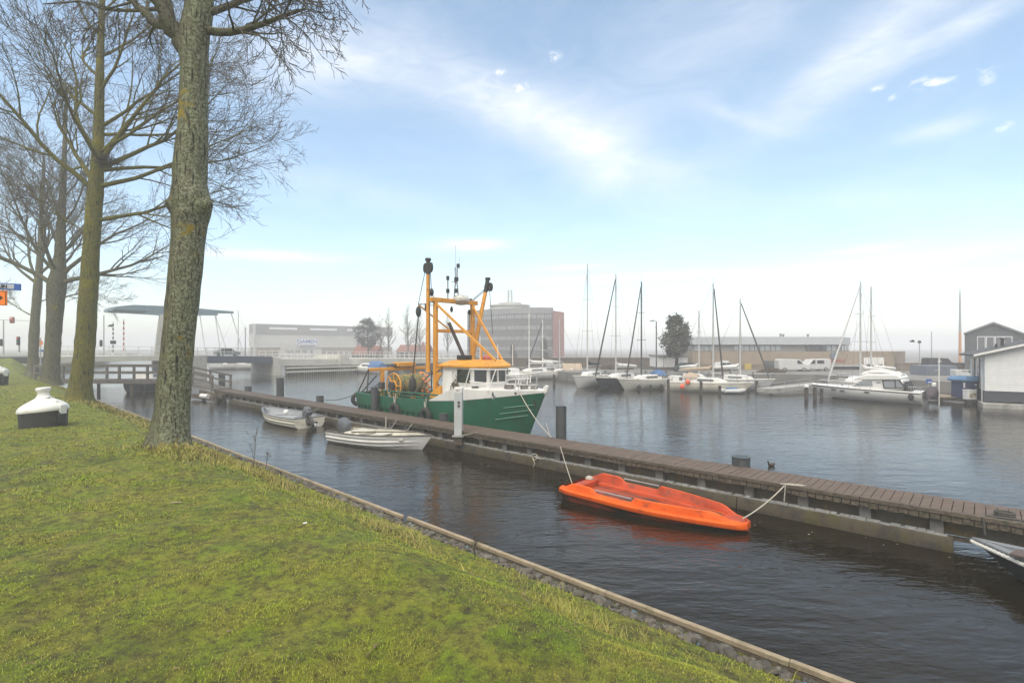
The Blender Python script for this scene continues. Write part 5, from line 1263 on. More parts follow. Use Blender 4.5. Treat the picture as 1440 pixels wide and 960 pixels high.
for sg in (-1, 1):
    q = BS(11.4, 2.6) + BR_N * 2.9 * sg
    MB().loft([[q + BR_D * a + BR_N * b + Vector((0, 0, z)) for a, b in ((-w_, -.32), (w_, -.32), (w_, .32), (-w_, .32))] for z, w_ in ((0, 1.05), (2.5, .78), (4.9, .5))], True, True).build('tower', BCREAM, br, world=True, bevel=.03)
    b0 = MB(); rg = []
    for s, zt, zb in ((5.6, 7.85, 7.55), (7.2, 8.15, 7.55), (10.8, 8.2, 7.45), (11.8, 8.2, 7.45), (14.5, 8.05, 7.6), (17.2, 7.95, 7.72)):
        c = BS(s, 0) + BR_N * 2.9 * sg; rg.append([c + BR_N * .3 + Vector((0, 0, zt)), c - BR_N * .3 + Vector((0, 0, zt)), c - BR_N * .3 + Vector((0, 0, zb)), c + BR_N * .3 + Vector((0, 0, zb))])
    b0.loft(rg, True, True); b0.build('balance_beam', BLUEG, br, world=True)
    for s0_, s1_ in ((15.2, 15.9), (17.0, 18.5)): MB().tube([BS(s0_, 7.75) + BR_N * 2.9 * sg, BS(s1_, 2.5) + BR_N * 2.9 * sg], .06, 6).build('hanger', WHITE, br, world=True)
cw = MB(); rg = []
for s, zt, zb in ((5.6, 7.86, 7.5), (8.6, 8.17, 7.5)):
    c = BS(s, 0); rg.append([c + BR_N * 2.6 + Vector((0, 0, zt)), c - BR_N * 2.6 + Vector((0, 0, zt)), c - BR_N * 2.6 + Vector((0, 0, zb)), c + BR_N * 2.6 + Vector((0, 0, zb))])
cw.loft(rg, True, True); cw.build('counterweight', BLUEG, br, world=True)
# guide fender of timber piles beside the opening
gf = thing('guide_fender', 'long pale row of timber guide piles in the water along the bridge spans', 'guide fender', BS(24, 0) - BR_N * 5.2, 0)
mb = MB(); mb2 = MB()
for k in range(44):
    q = BS(22.8 + k * .3, 0) - BR_N * 5.2; mb.cyl(q.xy, .11, -1, 1.15 + .1 * random.random(), 8)
for z in (.95, .45): mb2.bar(BS(22.6, z) - BR_N * 5.35, BS(35.6, z) - BR_N * 5.35, .12, .2)
mb.build('piles', WPOST, gf, world=True); mb2.build('waling', BCREAM, gf, world=True)

# signals, lamps and barriers near the bridge
def pole(nm, label, cat, px, yt, yb, Y, r, m, group=None, head=None, kind=None):
    """post seen from yb up to yt at depth Y, standing on whatever is below"""
    b = D(px, yb, Y); zt = D(px, yt, Y).z - b.z
    t = thing(nm, label, cat, b, 0, group)
    MB().tube([(0, 0, -.1), (0, 0, zt)], [r, r * .8], 8).build('post', m, t)
    if head: head(t, zt)
    return t
def lamp_head(dx):
    def f(t, z):
        MB().tube([(0, 0, z), (dx * .5, 0, z + .12), (dx, 0, z + .08)], .03, 6).build('arm', DARKST, t)
        MB().box((dx, 0, z + .05), (.36, .14, .08)).build('lamp_head', DARKST, t, bevel=.02)
    return f
def signal_head(n=3, z0=0., m=None):
    def f(t, z):
        MB().box((0, -.08, z - .35 + z0), (.24, .16, .8)).build('signal_head', BLACK, t, bevel=.03)
        for k in range(n): MB().lathe([(.075, 0), (.085, .05)], c=(0, -.17, z - .1 - .24 * k + z0), n=10, M=Matrix.Rotation(R(90), 3, 'X')).build('lens', REDP if k == 0 else DIMG, t)
    return f
def stripes(t, z0, z1, m1=REDP, n=7, r=.07, off=0.):
    for k in range(n): MB().tube([(off, 0, z0 + (z1 - z0) * (k + .05) / n), (off, 0, z0 + (z1 - z0) * (k + .5) / n)], r, 8).build('red_band', m1, t)
pole('barrier_boom', 'red and white striped barrier boom standing upright by the drawbridge tower', 'barrier', 174, 449, 498, 56.5, .06, WHITE, None, lambda t, z: stripes(t, .4, z, n=6))
pole('signal_mast', 'black and white striped signal mast with two dark lanterns, left of the upright barrier', 'signal mast', 159, 452, 499, 55.5, .06, WHITE, None, lambda t, z: (stripes(t, .3, z, BLACK, 7), MB().lathe([(.26, -.18), (.26, .18)], c=(0, 0, z * .38), n=12).build('lantern', BLACK, t), MB().lathe([(.3, -.05), (.1, .18)], c=(-.25, 0, z * .86), n=12).build('lamp_head', BLACK, t)))
pole('lamp_post', 'thin grey lamp post behind the footbridge, left of the striped signal mast', 'lamp post', 146, 443, 498, 54.5, .06, STEEL, None, lambda t, z: MB().box((-.3, 0, z * .28), (.2, .2, .7)).build('signal_head', BLACK, t, bevel=.03))
pole('traffic_light', 'black traffic light on a striped pole by the road, left of the slimmest tree', 'traffic light', 27, 474, 496, 48, .06, WHITE, None, lambda t, z: (stripes(t, .1, z * .6, BLACK, 4), signal_head(3)(t, z)))
pole('lamp_post', 'tall thin grey post at the far left by the road', 'lamp post', 5, 450, 497, 50, .06, STEEL, None, lambda t, z: MB().box((-.25, 0, z * .33), (.25, .25, .7)).build('signal_head', BLACK, t, bevel=.03))
b = D(-30, 497, 50); t = thing('signal_gantry', 'red round signal lamp hanging on a thin arm over the road at far left', 'traffic light', b, 0)
xA = D(17, 450, 50) - b; xE = D(40, 451, 50) - b
MB().tube([(0, 0, -.1), (0, 0, xA.z + .15)], .09, 8).build('post', STEEL, t)
MB().tube([(0, 0, xA.z + .12), (xE.x, 0, xE.z)], .035, 6).build('arm', STEEL, t)
MB().box((xA.x, 0, xA.z), (.42, .2, .62)).build('signal_head', mat('dull red housing', (.24, .06, .045), .6, (.2, .05, .04), 4), t, bevel=.08)
MB().lathe([(.14, 0), (.1, .06), (.01, .08)], c=(xA.x, -.1, xA.z + .12), n=12, M=Matrix.Rotation(R(90), 3, 'X')).build('lens', mat('pale red lens', (.62, .26, .22), .3, (.55, .22, .2), 4), t)
b = P(32, 512, 1.6); t = thing('marker_post', 'small white roadside marker post on the grass', 'marker post', b, 0)
MB().loft([[(-.14, -.08, 0), (.14, -.08, 0), (.14, .08, 0), (-.14, .08, 0)], [(-.1, -.06, .75), (.1, -.06, .75), (.1, .06, .75), (-.1, .06, .75)], [(-.08, -.05, .95), (.02, -.05, .95), (.02, .05, .95), (-.08, .05, .95)]], True, True).build('post', WHITE, t, bevel=.01)
MB().box((0, -.085, .6), (.14, .02, .18)).build('reflector', BLACK, t)
b = D(57, 505, 48); t = thing('direction_sign', 'cluster of yellow and white road signs seen between two tree trunks', 'road sign', b, 0)
MB().tube([(0, 0, -.6), (0, 0, 2.0)], .05, 8).build('post', STEEL, t)
q = D(56, 482, 48) - b; MB().lathe([(.28, -.02), (.28, .02)], c=q, n=20, M=Matrix.Rotation(R(90), 3, 'X')).build('disc', ORNG, t)
MB().box(D(60, 488, 48) - b, (.6, .04, .26)).build('panel', SIGNW, t); MB().box(D(60, 493, 48) - b, (.6, .04, .2)).build('panel', SIGNB, t)
# street name and detour signs at the very left edge, on one pole just outside
Ys = 9.0; b = D(-34, 560, Ys); b.z = float(lawn_z(b.dot(U), b.dot(V)))
t = thing('sign_post', 'blue and grey direction sign above an orange arrow sign at the left edge', 'road sign', b, 0)
MB().tube([(0, 0, -.2), (0, 0, D(0, 385, Ys).z - b.z)], .03, 10).build('post', STEEL, t)
p = [D(x, y, Ys) - b for x, y in ((-60, 395), (28.5, 399), (28.5, 408.5), (-60, 404.5))]
s1_ = MB(); s1_.prism(p, (0, .02, 0)); s1_ = s1_.build('blue_sign', SIGNB, t, bevel=.003)
p = [D(x, y, Ys) - b + Vector((0, -.004, 0)) for x, y in ((-58, 397), (20, 399.8), (20, 406.2), (-58, 403.2))]
MB().prism(p, (0, .006, 0)).build('sign_face', SIGNG, s1_)
q = D(3.5, 402.5, Ys) - b
textmesh('HET DUIN', 4.6 * Ys / F * 1.5, BLACK, s1_, Matrix.Translation((q.x - .11, -.008, q.z)) @ Matrix.Rotation(R(1.5), 4, 'Y') @ Matrix.Rotation(R(90), 4, 'X'), .002)
p = [D(x, y, Ys) - b for x, y in ((-60, 407.5), (9, 408.5), (9, 429.5), (-60, 428.5))]
s2_ = MB().prism(p, (0, .02, 0)).build('orange_sign', ORNG, t, bevel=.003)
p = [D(x, y, Ys) - b + Vector((0, -.004, 0)) for x, y in ((-40, 416), (-3, 416.5), (-3, 413.2), (4.3, 418.5), (-3, 424), (-3, 420.5), (-40, 420))]
MB().prism(p, (0, .006, 0)).build('arrow', BLACK, s2_)
p4 = [[D(x, y, Ys) - b + Vector((0, -.003, 0)) for x, y in q] for q in (((-58, 408.2), (8.2, 409.2), (8.2, 410), (-58, 409)), ((-58, 427.8), (8.2, 428.8), (8.2, 429.3), (-58, 428.4)), ((7.6, 409.2), (8.4, 409.2), (8.4, 429.2), (7.6, 429.2)))]
mb = MB(); [mb.prism(q, (0, .006, 0)) for q in p4]; mb.build('sign_border', BLACK, s2_)

# ---------------------------------------------------------------- white-topped mooring buoys ashore
def bollard(label, px, py, z, width_px, rz):
    c = P(px, py, z); sz = width_px * c.y / F / 2; s = sz / math.hypot(1, (px - CX) / F) * 1.14; kz = sz / s * .82
    t = thing('mooring_buoy', label, 'mooring buoy', c, rz, 'old buoys set on the grass')
    n = 32
    def egg(k, zfun, grow=1.):
        return [Vector((s * grow * k * math.cos(a), s * .80 * grow * k * math.sin(a), zfun(math.cos(a), math.sin(a)))) for a in [2 * math.pi * j / n for j in range(n)]]
    H0 = s * .78
    bk = mat('bollard black', (.016, .016, .017), .7, (.028, .028, .028), 6, .4, 30)
    wt = mat('bollard white', (.70, .70, .67), .5, (.60, .60, .56), 5, .15, 25, dirt=(.30, .27, .21), dthr=(.66, .74), dscale=5)
    MB().loft([egg(.93, lambda c_, s_: -.06), egg(.97, lambda c_, s_: H0 + .10 * s * c_)], True, True).build('base', bk, t, ang=50)
    tp = lambda k, h: egg(k, lambda c_, s_: H0 + .10 * s * c_ * (k if k < 1.01 else 1) + h * s, 1.)
    MB().loft([tp(1.0, .0), tp(1.03, .04), tp(1.02, .16), tp(.92, .30), tp(.75, .42), tp(.52, .54), tp(.34, .64), tp(.24, .78), tp(.23, .92), tp(.28, .97), tp(.31, 1.0), tp(.31, 1.10), tp(.24, 1.15)], True, True).build('cap', wt, t, ang=50)
    MB().loft([[Vector((x * s, y * s, z_ * s)) for x, y in ((.55, -.16), (1.04, -.16), (1.04, .16), (.55, .16))] for z_ in (.70, 1.14)], True, True).build('lug', wt, t, bevel=.02)
    MB().ball((.68 * s, -.06 * s, 1.24 * s), .12 * s, 12, 8, 1.).build('eye', wt, t)
    MB().box((.34 * s, -.1 * s, 1.48 * s), (.14 * s, .16 * s, .10 * s), R(20)).build('spout', wt, t, bevel=.02)
    MB().box((.98 * s, -.03 * s, .52 * s), (.10 * s, .34 * s, .56 * s)).build('side_plate', bk, t, bevel=.02)
    t.scale = (1, 1, kz)
    return t
bollard('big white-topped black mooring buoy set on the grass as an ornament', 61, 602, 1.21, 73, R(-6))
bollard('second white-topped mooring buoy, cut by the left edge', -12, 543, 1.3, 50, R(0))

# ---------------------------------------------------------------- shipyard hall
o = at0(357, 150, 0); d = (at0(515, 172, 0) - o).normalized()
hall = thing('shipyard_hall', 'long pale grey industrial hall with dark top band and blue lettered sign', 'industrial hall', o, 0)
facing(MB(), o, d, rect(357, 468, 522, 487), 6).build('wall', HAZW, hall, world=True, smooth=False)
s1_, z1_ = hit(357, 455, o, d); ztop = z1_; zb_ = hit(357, 468, o, d)[1]
E_ = o + d * 42
def wallz(mb, s0, s1, z0, z1, dep, push=0.):
    n_ = Vector((-d.y, d.x, 0)); n_ = n_ if n_.y > 0 else -n_
    mb.prism([o + d * s0 - n_ * push + Vector((0, 0, z0)), o + d * s1 - n_ * push + Vector((0, 0, z0)), o + d * s1 - n_ * push + Vector((0, 0, z1)), o + d * s0 - n_ * push + Vector((0, 0, z1))], n_ * dep); return mb
wallz(MB(), 0, 44, zb_ - .3, ztop, 6, .15).build('top_band', GREYCL, hall, world=True, smooth=False)
for s0, s1 in ((4.2, 12.2), (16, 24.5), (28, 33.5)): wallz(MB(), s0, s1, ztop - 1.55, ztop - .95, .3, .22).build('roof_light', SIGNW, hall, world=True, smooth=False)
wallz(MB(), .3, 44, .5, hit(357, 487.5, o, d)[1], 5.9, .12).build('brick_base', BRICK, hall, world=True, smooth=False)
wallz(MB(), -.1, .5, .5, ztop, 1, .3).build('gutter_pipe', HAZW, hall, world=True, smooth=False)
o2 = o - Vector((0, 6, 0)); 
an = facing(MB(), o2, d, [(400, 503), (452, 503), (452, 489.5), (445, 489.5), (440, 488), (425, 485), (417, 483.5), (400, 483)], 5).build('office_annexe', HAZW, hall, world=True, smooth=False)
for x0, x1 in ((401, 407), (408, 413), (415, 423), (425, 433), (436, 440)): facing(MB(), o2, d, rect(x0, 492.2, x1, 495.8), .1, .06).build('window', DIMG, hall, world=True, smooth=False)
facing(MB(), o2, d, rect(417, 476.5, 446, 484), .2, .3).build('sign_board', SIGNW, hall, world=True, smooth=False)
sb = facing(MB(), o2, d, rect(418.5, 484.6, 445.5, 488.4), .2, .3).build('sign_board', SIGNG, hall, world=True, smooth=False)
ps, pz = hit(431.7, 480.2, o2, d); q = o2 + d * ps; rz_ = math.atan2(d.y, d.x); n_ = Vector((d.y, -d.x, 0))
textmesh('DAMEN', 1.55, SIGNB, hall, Matrix.Translation(Vector((q.x, q.y, pz)) + n_ * .36 - o) @ Matrix.Rotation(rz_, 4, 'Z') @ Matrix.Rotation(R(90), 4, 'X') @ Matrix.Diagonal((1.12, 1, 1, 1)), .02)
pz2 = hit(431.7, 486.5, o2, d)[1]
textmesh('SHIPREPAIR', .82, mat('grey lettering', (.18, .20, .24), .6), hall, Matrix.Translation(Vector((q.x, q.y, pz2)) + n_ * .36 - o) @ Matrix.Rotation(rz_, 4, 'Z') @ Matrix.Rotation(R(90), 4, 'X'), .02)

# houses and trees behind the bridge
def house(label, px0, px1, yr, ye, yb, Y, dep, roof, wall, gable_left=False, wins=2):
    o = at0(px0, Y, 0); t = thing('house', label, 'house', o, 0)
    zr, ze, zb = (D(px0, y, Y).z for y in (yr, ye, yb)); w_ = (px1 - px0) * Y / F
    MB().box((w_ / 2, dep / 2, (ze + zb) / 2), (w_, dep, ze - zb)).build('wall', wall, t, smooth=False)
    MB().prism([(-.2, -.3, ze - .05), (-.2, dep + .3, ze - .05), (-.2, dep / 2, zr)], (w_ + .4, 0, 0)).build('roof', roof, t, smooth=False)
    for k in range(wins): MB().box((w_ * (k + .5) / wins, -.02, ze - (ze - zb) * .45), (w_ * .18, .08, (ze - zb) * .5)).build('window', DIMG, t)
    MB().box((w_ * .75, dep / 2, zr + .2), (.5, .5, 1.0)).build('chimney', REDB, t)
    return t
house('small house with bright red tiled roof beside the bridge pier', 495, 527, 485.5, 498, 506, 110, 8, TILE, BRICK)
house('dim house with hipped red roof among the bare trees', 558, 600, 484.5, 494, 504, 125, 10, TILE, BRICK)
LEAF = mat('dark needle foliage', (.048, .056, .040), .8, (.075, .075, .050), 2.5)
LEAF2 = mat('bluish needle foliage', (.040, .046, .036), .8, (.030, .034, .028), 2.5)
def conifer(label, px, yt, yb, wpx, Y, seed, m, shape='round', n=520, trunk_f=.28, cat='tree', group='trees on the far shore', nm='evergreen_tree', slab=None):
    b = D(px, yb, Y); h = D(px, yt, Y).z - b.z; w_ = wpx * Y / F / 2; rnd = random.Random(seed)
    t = thing(nm, label, cat, b, 0, group)
    mb = MB(); mb.tube([(0, 0, -.3), (.03 * h, 0, h * .3), (-.01 * h, 0, h * .6), (0, 0, h * .93)], [h * .035, h * .028, h * .018, h * .006], 8)
    cl = []
    for k in range(9):
        a = rnd.uniform(0, 6.28); z0 = h * rnd.uniform(trunk_f, .8); l = w_ * rnd.uniform(.5, .95) * (1.15 - z0 / h)
        mb.tube([(0, 0, z0), (l * .5 * math.cos(a), l * .5 * math.sin(a), z0 + l * .18), (l * math.cos(a), l * math.sin(a), z0 + l * .3)], [h * .012, h * .008, h * .003], 5)
    mb.build('trunk', WPOST, t)
    lobes = []
    for k in range(40):
        f = rnd.random(); z = h * (trunk_f + (1 - trunk_f) * f)
        prof = {'round': min(1, 1.9 * (f + .16)) * max(0, 1 - f ** 2.1) ** .62, 'cone': (1 - f) ** .8 * min(1, 6 * (f + .05)), 'bush': max(0, 1 - f ** 2) ** .5}[shape]
        a = rnd.uniform(0, 6.28); rr = w_ * prof * rnd.uniform(.35, .98)
        lobes.append((rr * math.cos(a), rr * math.sin(a), z, w_ * rnd.uniform(.20, .36) * (.5 + .5 * prof)))
    mb = MB()
    for k in range(n):
        x, y, z, r_ = rnd.choice(lobes); v = Vector((rnd.gauss(0, 1), rnd.gauss(0, 1), rnd.gauss(0, .7))).normalized() * r_ * rnd.uniform(.5, 1.15); c = Vector((x, y, z)) + v
        s = h * rnd.uniform(.016, .034)
        for q in range(5):
            d1 = Vector((rnd.gauss(0, 1), rnd.gauss(0, 1), rnd.gauss(.2, .8))).normalized() * s * 1.5; d2 = Vector((rnd.gauss(0, 1), rnd.gauss(0, 1), rnd.gauss(0, 1))).normalized() * s * .55
            cc = c + Vector((rnd.gauss(0, s), rnd.gauss(0, s), rnd.gauss(0, s)))
            mb.face(cc - d2, cc + d1, cc + d2, cc - d1 * .4)
    mb.build('crown', m, t, smooth=False); return t
def far_bare(label, px, yt, yb, wpx, Y, seed, group='trees on the far shore'):
    b = D(px, yb, Y); h = D(px, yt, Y).z - b.z; w_ = wpx * Y / F / 2; rnd = random.Random(seed)
    t = thing('bare_tree', label, 'tree', b, 0, group); mb = MB(); mb2 = MB(); r0 = h * .022
    mb.tube([(0, 0, -.3), (.02 * h, 0, h * .35), (-.01 * h, .02 * h, h * .7), (0, 0, h * .97)], [r0, r0 * .8, r0 * .45, r0 * .1], 7)
    mb.build('trunk', BARK3, t); mb = MB()
    for k in range(34):
        f = .22 + .7 * k / 22; a = rnd.uniform(0, 6.28); e = R(rnd.uniform(42, 72))
        branch(mb, rnd, Vector((0, 0, h * f)), (math.cos(a) * math.cos(e), math.sin(a) * math.cos(e), math.sin(e)), w_ * 1.5 * (1.15 - .75 * f), r0 * .5 * (1 - f * .7), 1, .08, 6, .7, (1, 7, 6), .12, 4, .15, mb2)
    mb.build('crown', BARK3, t); mb2.build('twigs', TWIG, t); return t
conifer('broad dark evergreen beside the red roofed house, left of the bare trees', 517, 450, 502, 40, 108, 2, LEAF2, 'round', 700)
for i, (px, yt, wpx, lab) in enumerate(((546, 450, 30, 'leftmost of the hazy bare trees, next to the dark evergreen'), (573, 446, 34, 'second hazy bare tree from the dark evergreen, over the dim house'), (590, 452, 30, 'hazy bare tree just left of the fishing boat boom'), (629, 456, 30, 'hazy bare tree seen through the yellow gantry'), (535, 458, 24, 'small hazy bare tree half hidden by the dark evergreen'))):
    far_bare(lab, px, yt, 504, wpx, 118 + i * 3, 50 + i)

# ---------------------------------------------------------------- office block
Yo = 140.; t = thing('office_building', 'hazy grey office block with pale window strips, round rooftop and red brick end', 'office building', at0(720, Yo, 0), 0)
ctr = []
for k in range(13):
    f = k / 12; px = 657 + (778 - 657) * f; ctr.append((px, Yo + 14 * (1 - f) ** 1.7 - 3 * math.sin(math.pi * f)))
def curvewall(nm, y0, y1, m, push, dep, sub=None):
    mb = MB(); rg = []
    z0, z1 = D(720, y0, Yo).z, D(720, y1, Yo).z
    for px, Yk in ctr:
        p = at0(px, Yk - push, 0); q = at0(px, Yk - push + dep, 0); q.x = p.x
        rg.append([p + Vector((0, 0, z0)), p + Vector((0, 0, z1)), q + Vector((0, 0, z1)), q + Vector((0, 0, z0))])
    mb.loft(rg, True, True); return mb.build(nm, m, t, world=True, smooth=False)
OFW = mat('office cladding', (.075, .072, .066), .7, (.06, .058, .054), .3)
OFT = mat('office parapet', (.17, .17, .165), .7, (.15, .15, .145), .3)
curvewall('wall', 522, 441, OFW, 0, 26); curvewall('parapet', 441, 432.5, OFT, .25, 26.5)
for i, (y0, y1) in enumerate(((447.5, 442.5), (463, 458), (478, 473), (492, 487.5))):
    w_ = curvewall('window_strip', y0, y1, PALEG, .12, .3)
    mb = MB(); z0, z1 = D(720, y0, Yo).z, D(720, y1, Yo).z
    for k in range(34):
        f = (k + .5) / 34 * 12; j = int(f); fr = f - j; px = ctr[j][0] + (ctr[j + 1][0] - ctr[j][0]) * fr; Yk = ctr[j][1] + (ctr[j + 1][1] - ctr[j][1]) * fr
        p = at0(px, Yk, 0); mb.box((p.x, p.y - .3, (z0 + z1) / 2), (.30 if k % 3 == 0 else .12, .3, z1 - z0))
    mu = mb.build('mullion', OFW, t, world=True, smooth=False)
    bm = bmesh.new(); bm.from_mesh(w_.data); nf = len(bm.faces); bm.from_mesh(mu.data); bm.faces.ensure_lookup_table()
    for f_ in bm.faces[nf:]: f_.material_index = 1
    bm.to_mesh(w_.data); bm.free(); w_.data.materials.append(OFW); bpy.data.objects.remove(mu)
p0, p1 = at0(778, Yo - 1, 0), at0(790.5, Yo + 12, 0); za, zb2 = D(784, 437, Yo).z, -.2
mb = MB(); mb.prism([Vector((p0.x - .02, p0.y, zb2)), Vector((p1.x, p1.y - 6, zb2)), Vector((p1.x, p1.y - 6, za)), Vector((p0.x - .02, p0.y, za))], (0, 14, 0)); mb.build('end_wall', REDB, t, world=True, smooth=False)
q = at0(717, Yo + 10, D(717, 433, Yo).z)
MB().lathe([(6.2, 0), (6.2, .5), (5.4, .6), (5.4, 1.1), (6.0, 1.2), (6.0, 1.5), (3.4, 1.6), (3.4, 2.2), (1.5, 2.3), (.1, 2.4)], c=q, n=24).build('roof_drum', HAZW, t, world=True)
mb = MB()
for dx in (-.55, .55):
    for dy in (-.4, .4): mb.tube([q + Vector((dx, dy, 2)), q + Vector((dx * .8, dy, 6.0))], .3, 5)
for z in (3, 4, 5, 5.9): mb.box(q + Vector((0, 0, z)), (1.2, .9, .08))
mb.build('antenna_mast', HAZW, t, world=True)
conifer('shadowy evergreen in front of the office block, right of the fishing boat roof', 721, 486, 523, 18, 98, 5, LEAF, 'cone', 420, .08)
conifer('larger shadowy evergreen below the red brick end of the office block', 765, 478, 523, 24, 98, 6, LEAF, 'cone', 480, .08)
conifer('low dark bush on the quay left of the office block', 668, 500, 524, 24, 92, 7, LEAF, 'bush', 260, .05, 'bush', None, 'bush')

# ---------------------------------------------------------------- right bank buildings
o = at0(788, 66, 0); t = thing('garden_wall', 'long low brown brick wall on the quay behind the sailing boats', 'wall', o, 0)
facing(MB(), o, XD, rect(660, 503.5, 985, 530), .4).build('brickwork', BRICKW, t, world=True, smooth=False)
facing(MB(), o, XD, rect(660, 502.6, 985, 503.6), .5, .05).build('coping', BRICK, t, world=True, smooth=False)
o = at0(926, 60, 0); t = thing('shed', 'small white shed behind the pine tree', 'shed', o, 0)
facing(MB(), o, XD, rect(925, 501, 967, 516), 3.5).build('wall', WHITE, t, world=True, smooth=False)
facing(MB(), o, XD, rect(924, 499, 968, 501.3), 3.9, .2).build('roof', GREYCL, t, world=True, smooth=False)
facing(MB(), o, XD, rect(925, 516, 967, 524), 3.5, .02).build('plinth', BRICKW, t, world=True, smooth=False)
for x in (933, 951): facing(MB(), o, XD, rect(x, 502, x + .6, 516), .1, .05).build('post', GREYCL, t, world=True, smooth=False)
conifer('broad pine tree with bare trunk in front of the white shed', 950, 448, 523, 56, 57, 9, LEAF, 'round', 1100, .30, 'tree', 'trees on the far shore', 'pine_tree')
Yb = 62.; o = at0(975, Yb, 0); t = thing('industrial_building', 'long tan industrial building with glazed upper storey, red lettering and white garage door', 'industrial building', o, 0)
facing(MB(), o, XD, rect(974, 494, 1257, 527), 9).build('ground_storey', TAN, t, world=True, smooth=False)
mb = MB(); z0, z1 = D(0, 527, Yb).z, D(0, 494, Yb).z; p = at0(1257, Yb, 0); p2 = at0(1273, Yb + 5.5, 0)
mb.prism([Vector((p.x + .004, p.y, z0)), Vector((p2.x, p2.y, z0)), Vector((p2.x - 5, p2.y + 3, z0)), Vector((p.x + .004, p.y + 8, z0))], (0, 0, z1 - z0 - .01)); mb.build('side_wing', TAN, t, world=True, smooth=False)
facing(MB(), o, XD, rect(974, 512, 1112, 527), .2, .06).build('brick_base', BRICK, t, world=True, smooth=False)
facing(MB(), o, XD, rect(974, 484.5, 1182, 494.2), 8, -.3).build('upper_storey', GREYCL, t, world=True, smooth=False)
facing(MB(), o, XD, rect(973, 473.5, 1183, 484.5), 9, .0).build('metal_fascia', METAL, t, world=True, smooth=False)
mb = MB(); z0, z1 = D(0, 484.5, Yb).z, D(0, 473.5, Yb).z; p = at0(1183, Yb, 0); p2 = at0(1196, Yb + 5, 0); mb.prism([Vector((p.x + .004, p.y, z0)), Vector((p2.x, p2.y, z0)), Vector((p2.x - 4, p2.y + 3, z0)), Vector((p.x + .004, p.y + 8, z0))], (0, 0, z1 - z0 - .01)); mb.build('side_fascia', METAL, t, world=True, smooth=False)
mb = MB(); z0, z1 = D(0, 494.3, Yb).z, D(0, 484.6, Yb).z; p = at0(1181, Yb + .3, 0); p2 = at0(1194, Yb + 5, 0); mb.prism([Vector((p.x + .004, p.y, z0)), Vector((p2.x, p2.y, z0)), Vector((p2.x - 4, p2.y + 2, z0)), Vector((p.x + .004, p.y + 6, z0))], (0, 0, z1 - z0 - .01)); mb.build('side_glazing', GREYCL, t, world=True, smooth=False)
for k in range(5):
    x0 = 977 + k * 7.2
    if x0 < 1002: facing(MB(), o, XD, rect(x0, 485.5, x0 + 6.2, 493.3), .1, -.2).build('window', PALEG, t, world=True, smooth=False)
for k in range(9): x0 = 1033 + k * 7.4; facing(MB(), o, XD, rect(x0, 485.5, x0 + 6.4, 493.3), .1, -.2).build('window', PALEG, t, world=True, smooth=False)
for k in range(6): x0 = 1135 + k * 7.2; facing(MB(), o, XD, rect(x0, 485.5, x0 + 6.2, 493.3), .1, -.2).build('window', DIMG if k < 4 else PALEG, t, world=True, smooth=False)
for k in range(3):
    f0, f1 = .15 + k * .3, .36 + k * .3; pa, pb = p.lerp(p2, f0), p.lerp(p2, f1); MB().prism([Vector((pa.x + .03, pa.y, z0 + .1)), Vector((pb.x + .03, pb.y, z0 + .1)), Vector((pb.x + .03, pb.y, z1 - .08)), Vector((pa.x + .03, pa.y, z1 - .08))], (.03, -.01, 0)).build('window', PALEG, t, world=True, smooth=False)
facing(MB(), o, XD, rect(1075, 507, 1112, 527), .2, .1).build('loading_door', DIMG, t, world=True, smooth=False)
gd = facing(MB(), o, XD, rect(1214.5, 502.5, 1243, 527), .1, .05).build('garage_door', WHITE, t, world=True, smooth=False)
for x in (1218, 1228, 1234.5): facing(MB(), o, XD, rect(x, 512, x + (6 if x != 1228 else 4), 515), .05, .08).build('door_window', DIMG, t, world=True, smooth=False)
facing(MB(), o, XD, rect(1176, 515.5, 1208, 523.5), .1, .06).build('window', DIMG, t, world=True, smooth=False)
facing(MB(), o, XD, rect(1120, 513.4, 1209, 514.6), .9, .9).build('canopy', METAL, t, world=True, smooth=False)
facing(MB(), o, XD, rect(1118, 508, 1128, 511), .1, .08).build('light_panel', SIGNW, t, world=True, smooth=False)
facing(MB(), o, XD, rect(1012, 507, 1024, 511), .1, .12).build('notice', SIGNW, t, world=True, smooth=False)
facing(MB(), o, XD, rect(1026, 513, 1033, 518), .1, .12).build('notice', SIGNW, t, world=True, smooth=False)
yl = facing(MB(), o, XD, rect(1046.5, 511, 1056, 527), .2, .14).build('yellow_door', mat('ochre door', (.46, .33, .07), .6, (.38, .28, .07), 4), t, world=True, smooth=False)
q = D(1172, 499.5, Yb) - o; MB().lathe([(.42, -.06), (.42, .06)], c=(q.x, -.12, q.z), n=20, M=Matrix.Rotation(R(90), 3, 'X')).build('round_emblem', mat('blue emblem', (.10, .13, .20), .6, (.16, .19, .2), 5), t)
q = D(1171.5, 506.8, Yb) - o
textmesh('FEST MATERIALS', .40, mat('faded red lettering', (.42, .10, .06), .6, (.38, .12, .08), 6), t, Matrix.Translation((q.x, -.06, q.z)) @ Matrix.Rotation(R(90), 4, 'X') @ Matrix.Diagonal((.98, 1, 1, 1)), .02)
for px, y in ((1122, 471), (1126, 471.5), (1163, 471.5)): q = D(px, y, Yb) - o; MB().lathe([(.10, -.5), (.10, .1), (.16, .12), (.16, .25)], c=(q.x, 4, q.z), n=10).build('roof_vent', GREYCL, t)
o = at0(1275, 58, 0); t = thing('brick_fence', 'low tan wall running right from the industrial building to the dark gabled house', 'wall', o, 0)
facing(MB(), o, XD, rect(1262, 510.5, 1362, 530), .4).build('panels', BRICK, t, world=True, smooth=False)
facing(MB(), o, XD, rect(1262, 509.8, 1362, 510.7), .5, .06).build('coping', TAN, t, world=True, smooth=False)
GX = Vector((math.cos(R(43)), -math.sin(R(43)), 0))
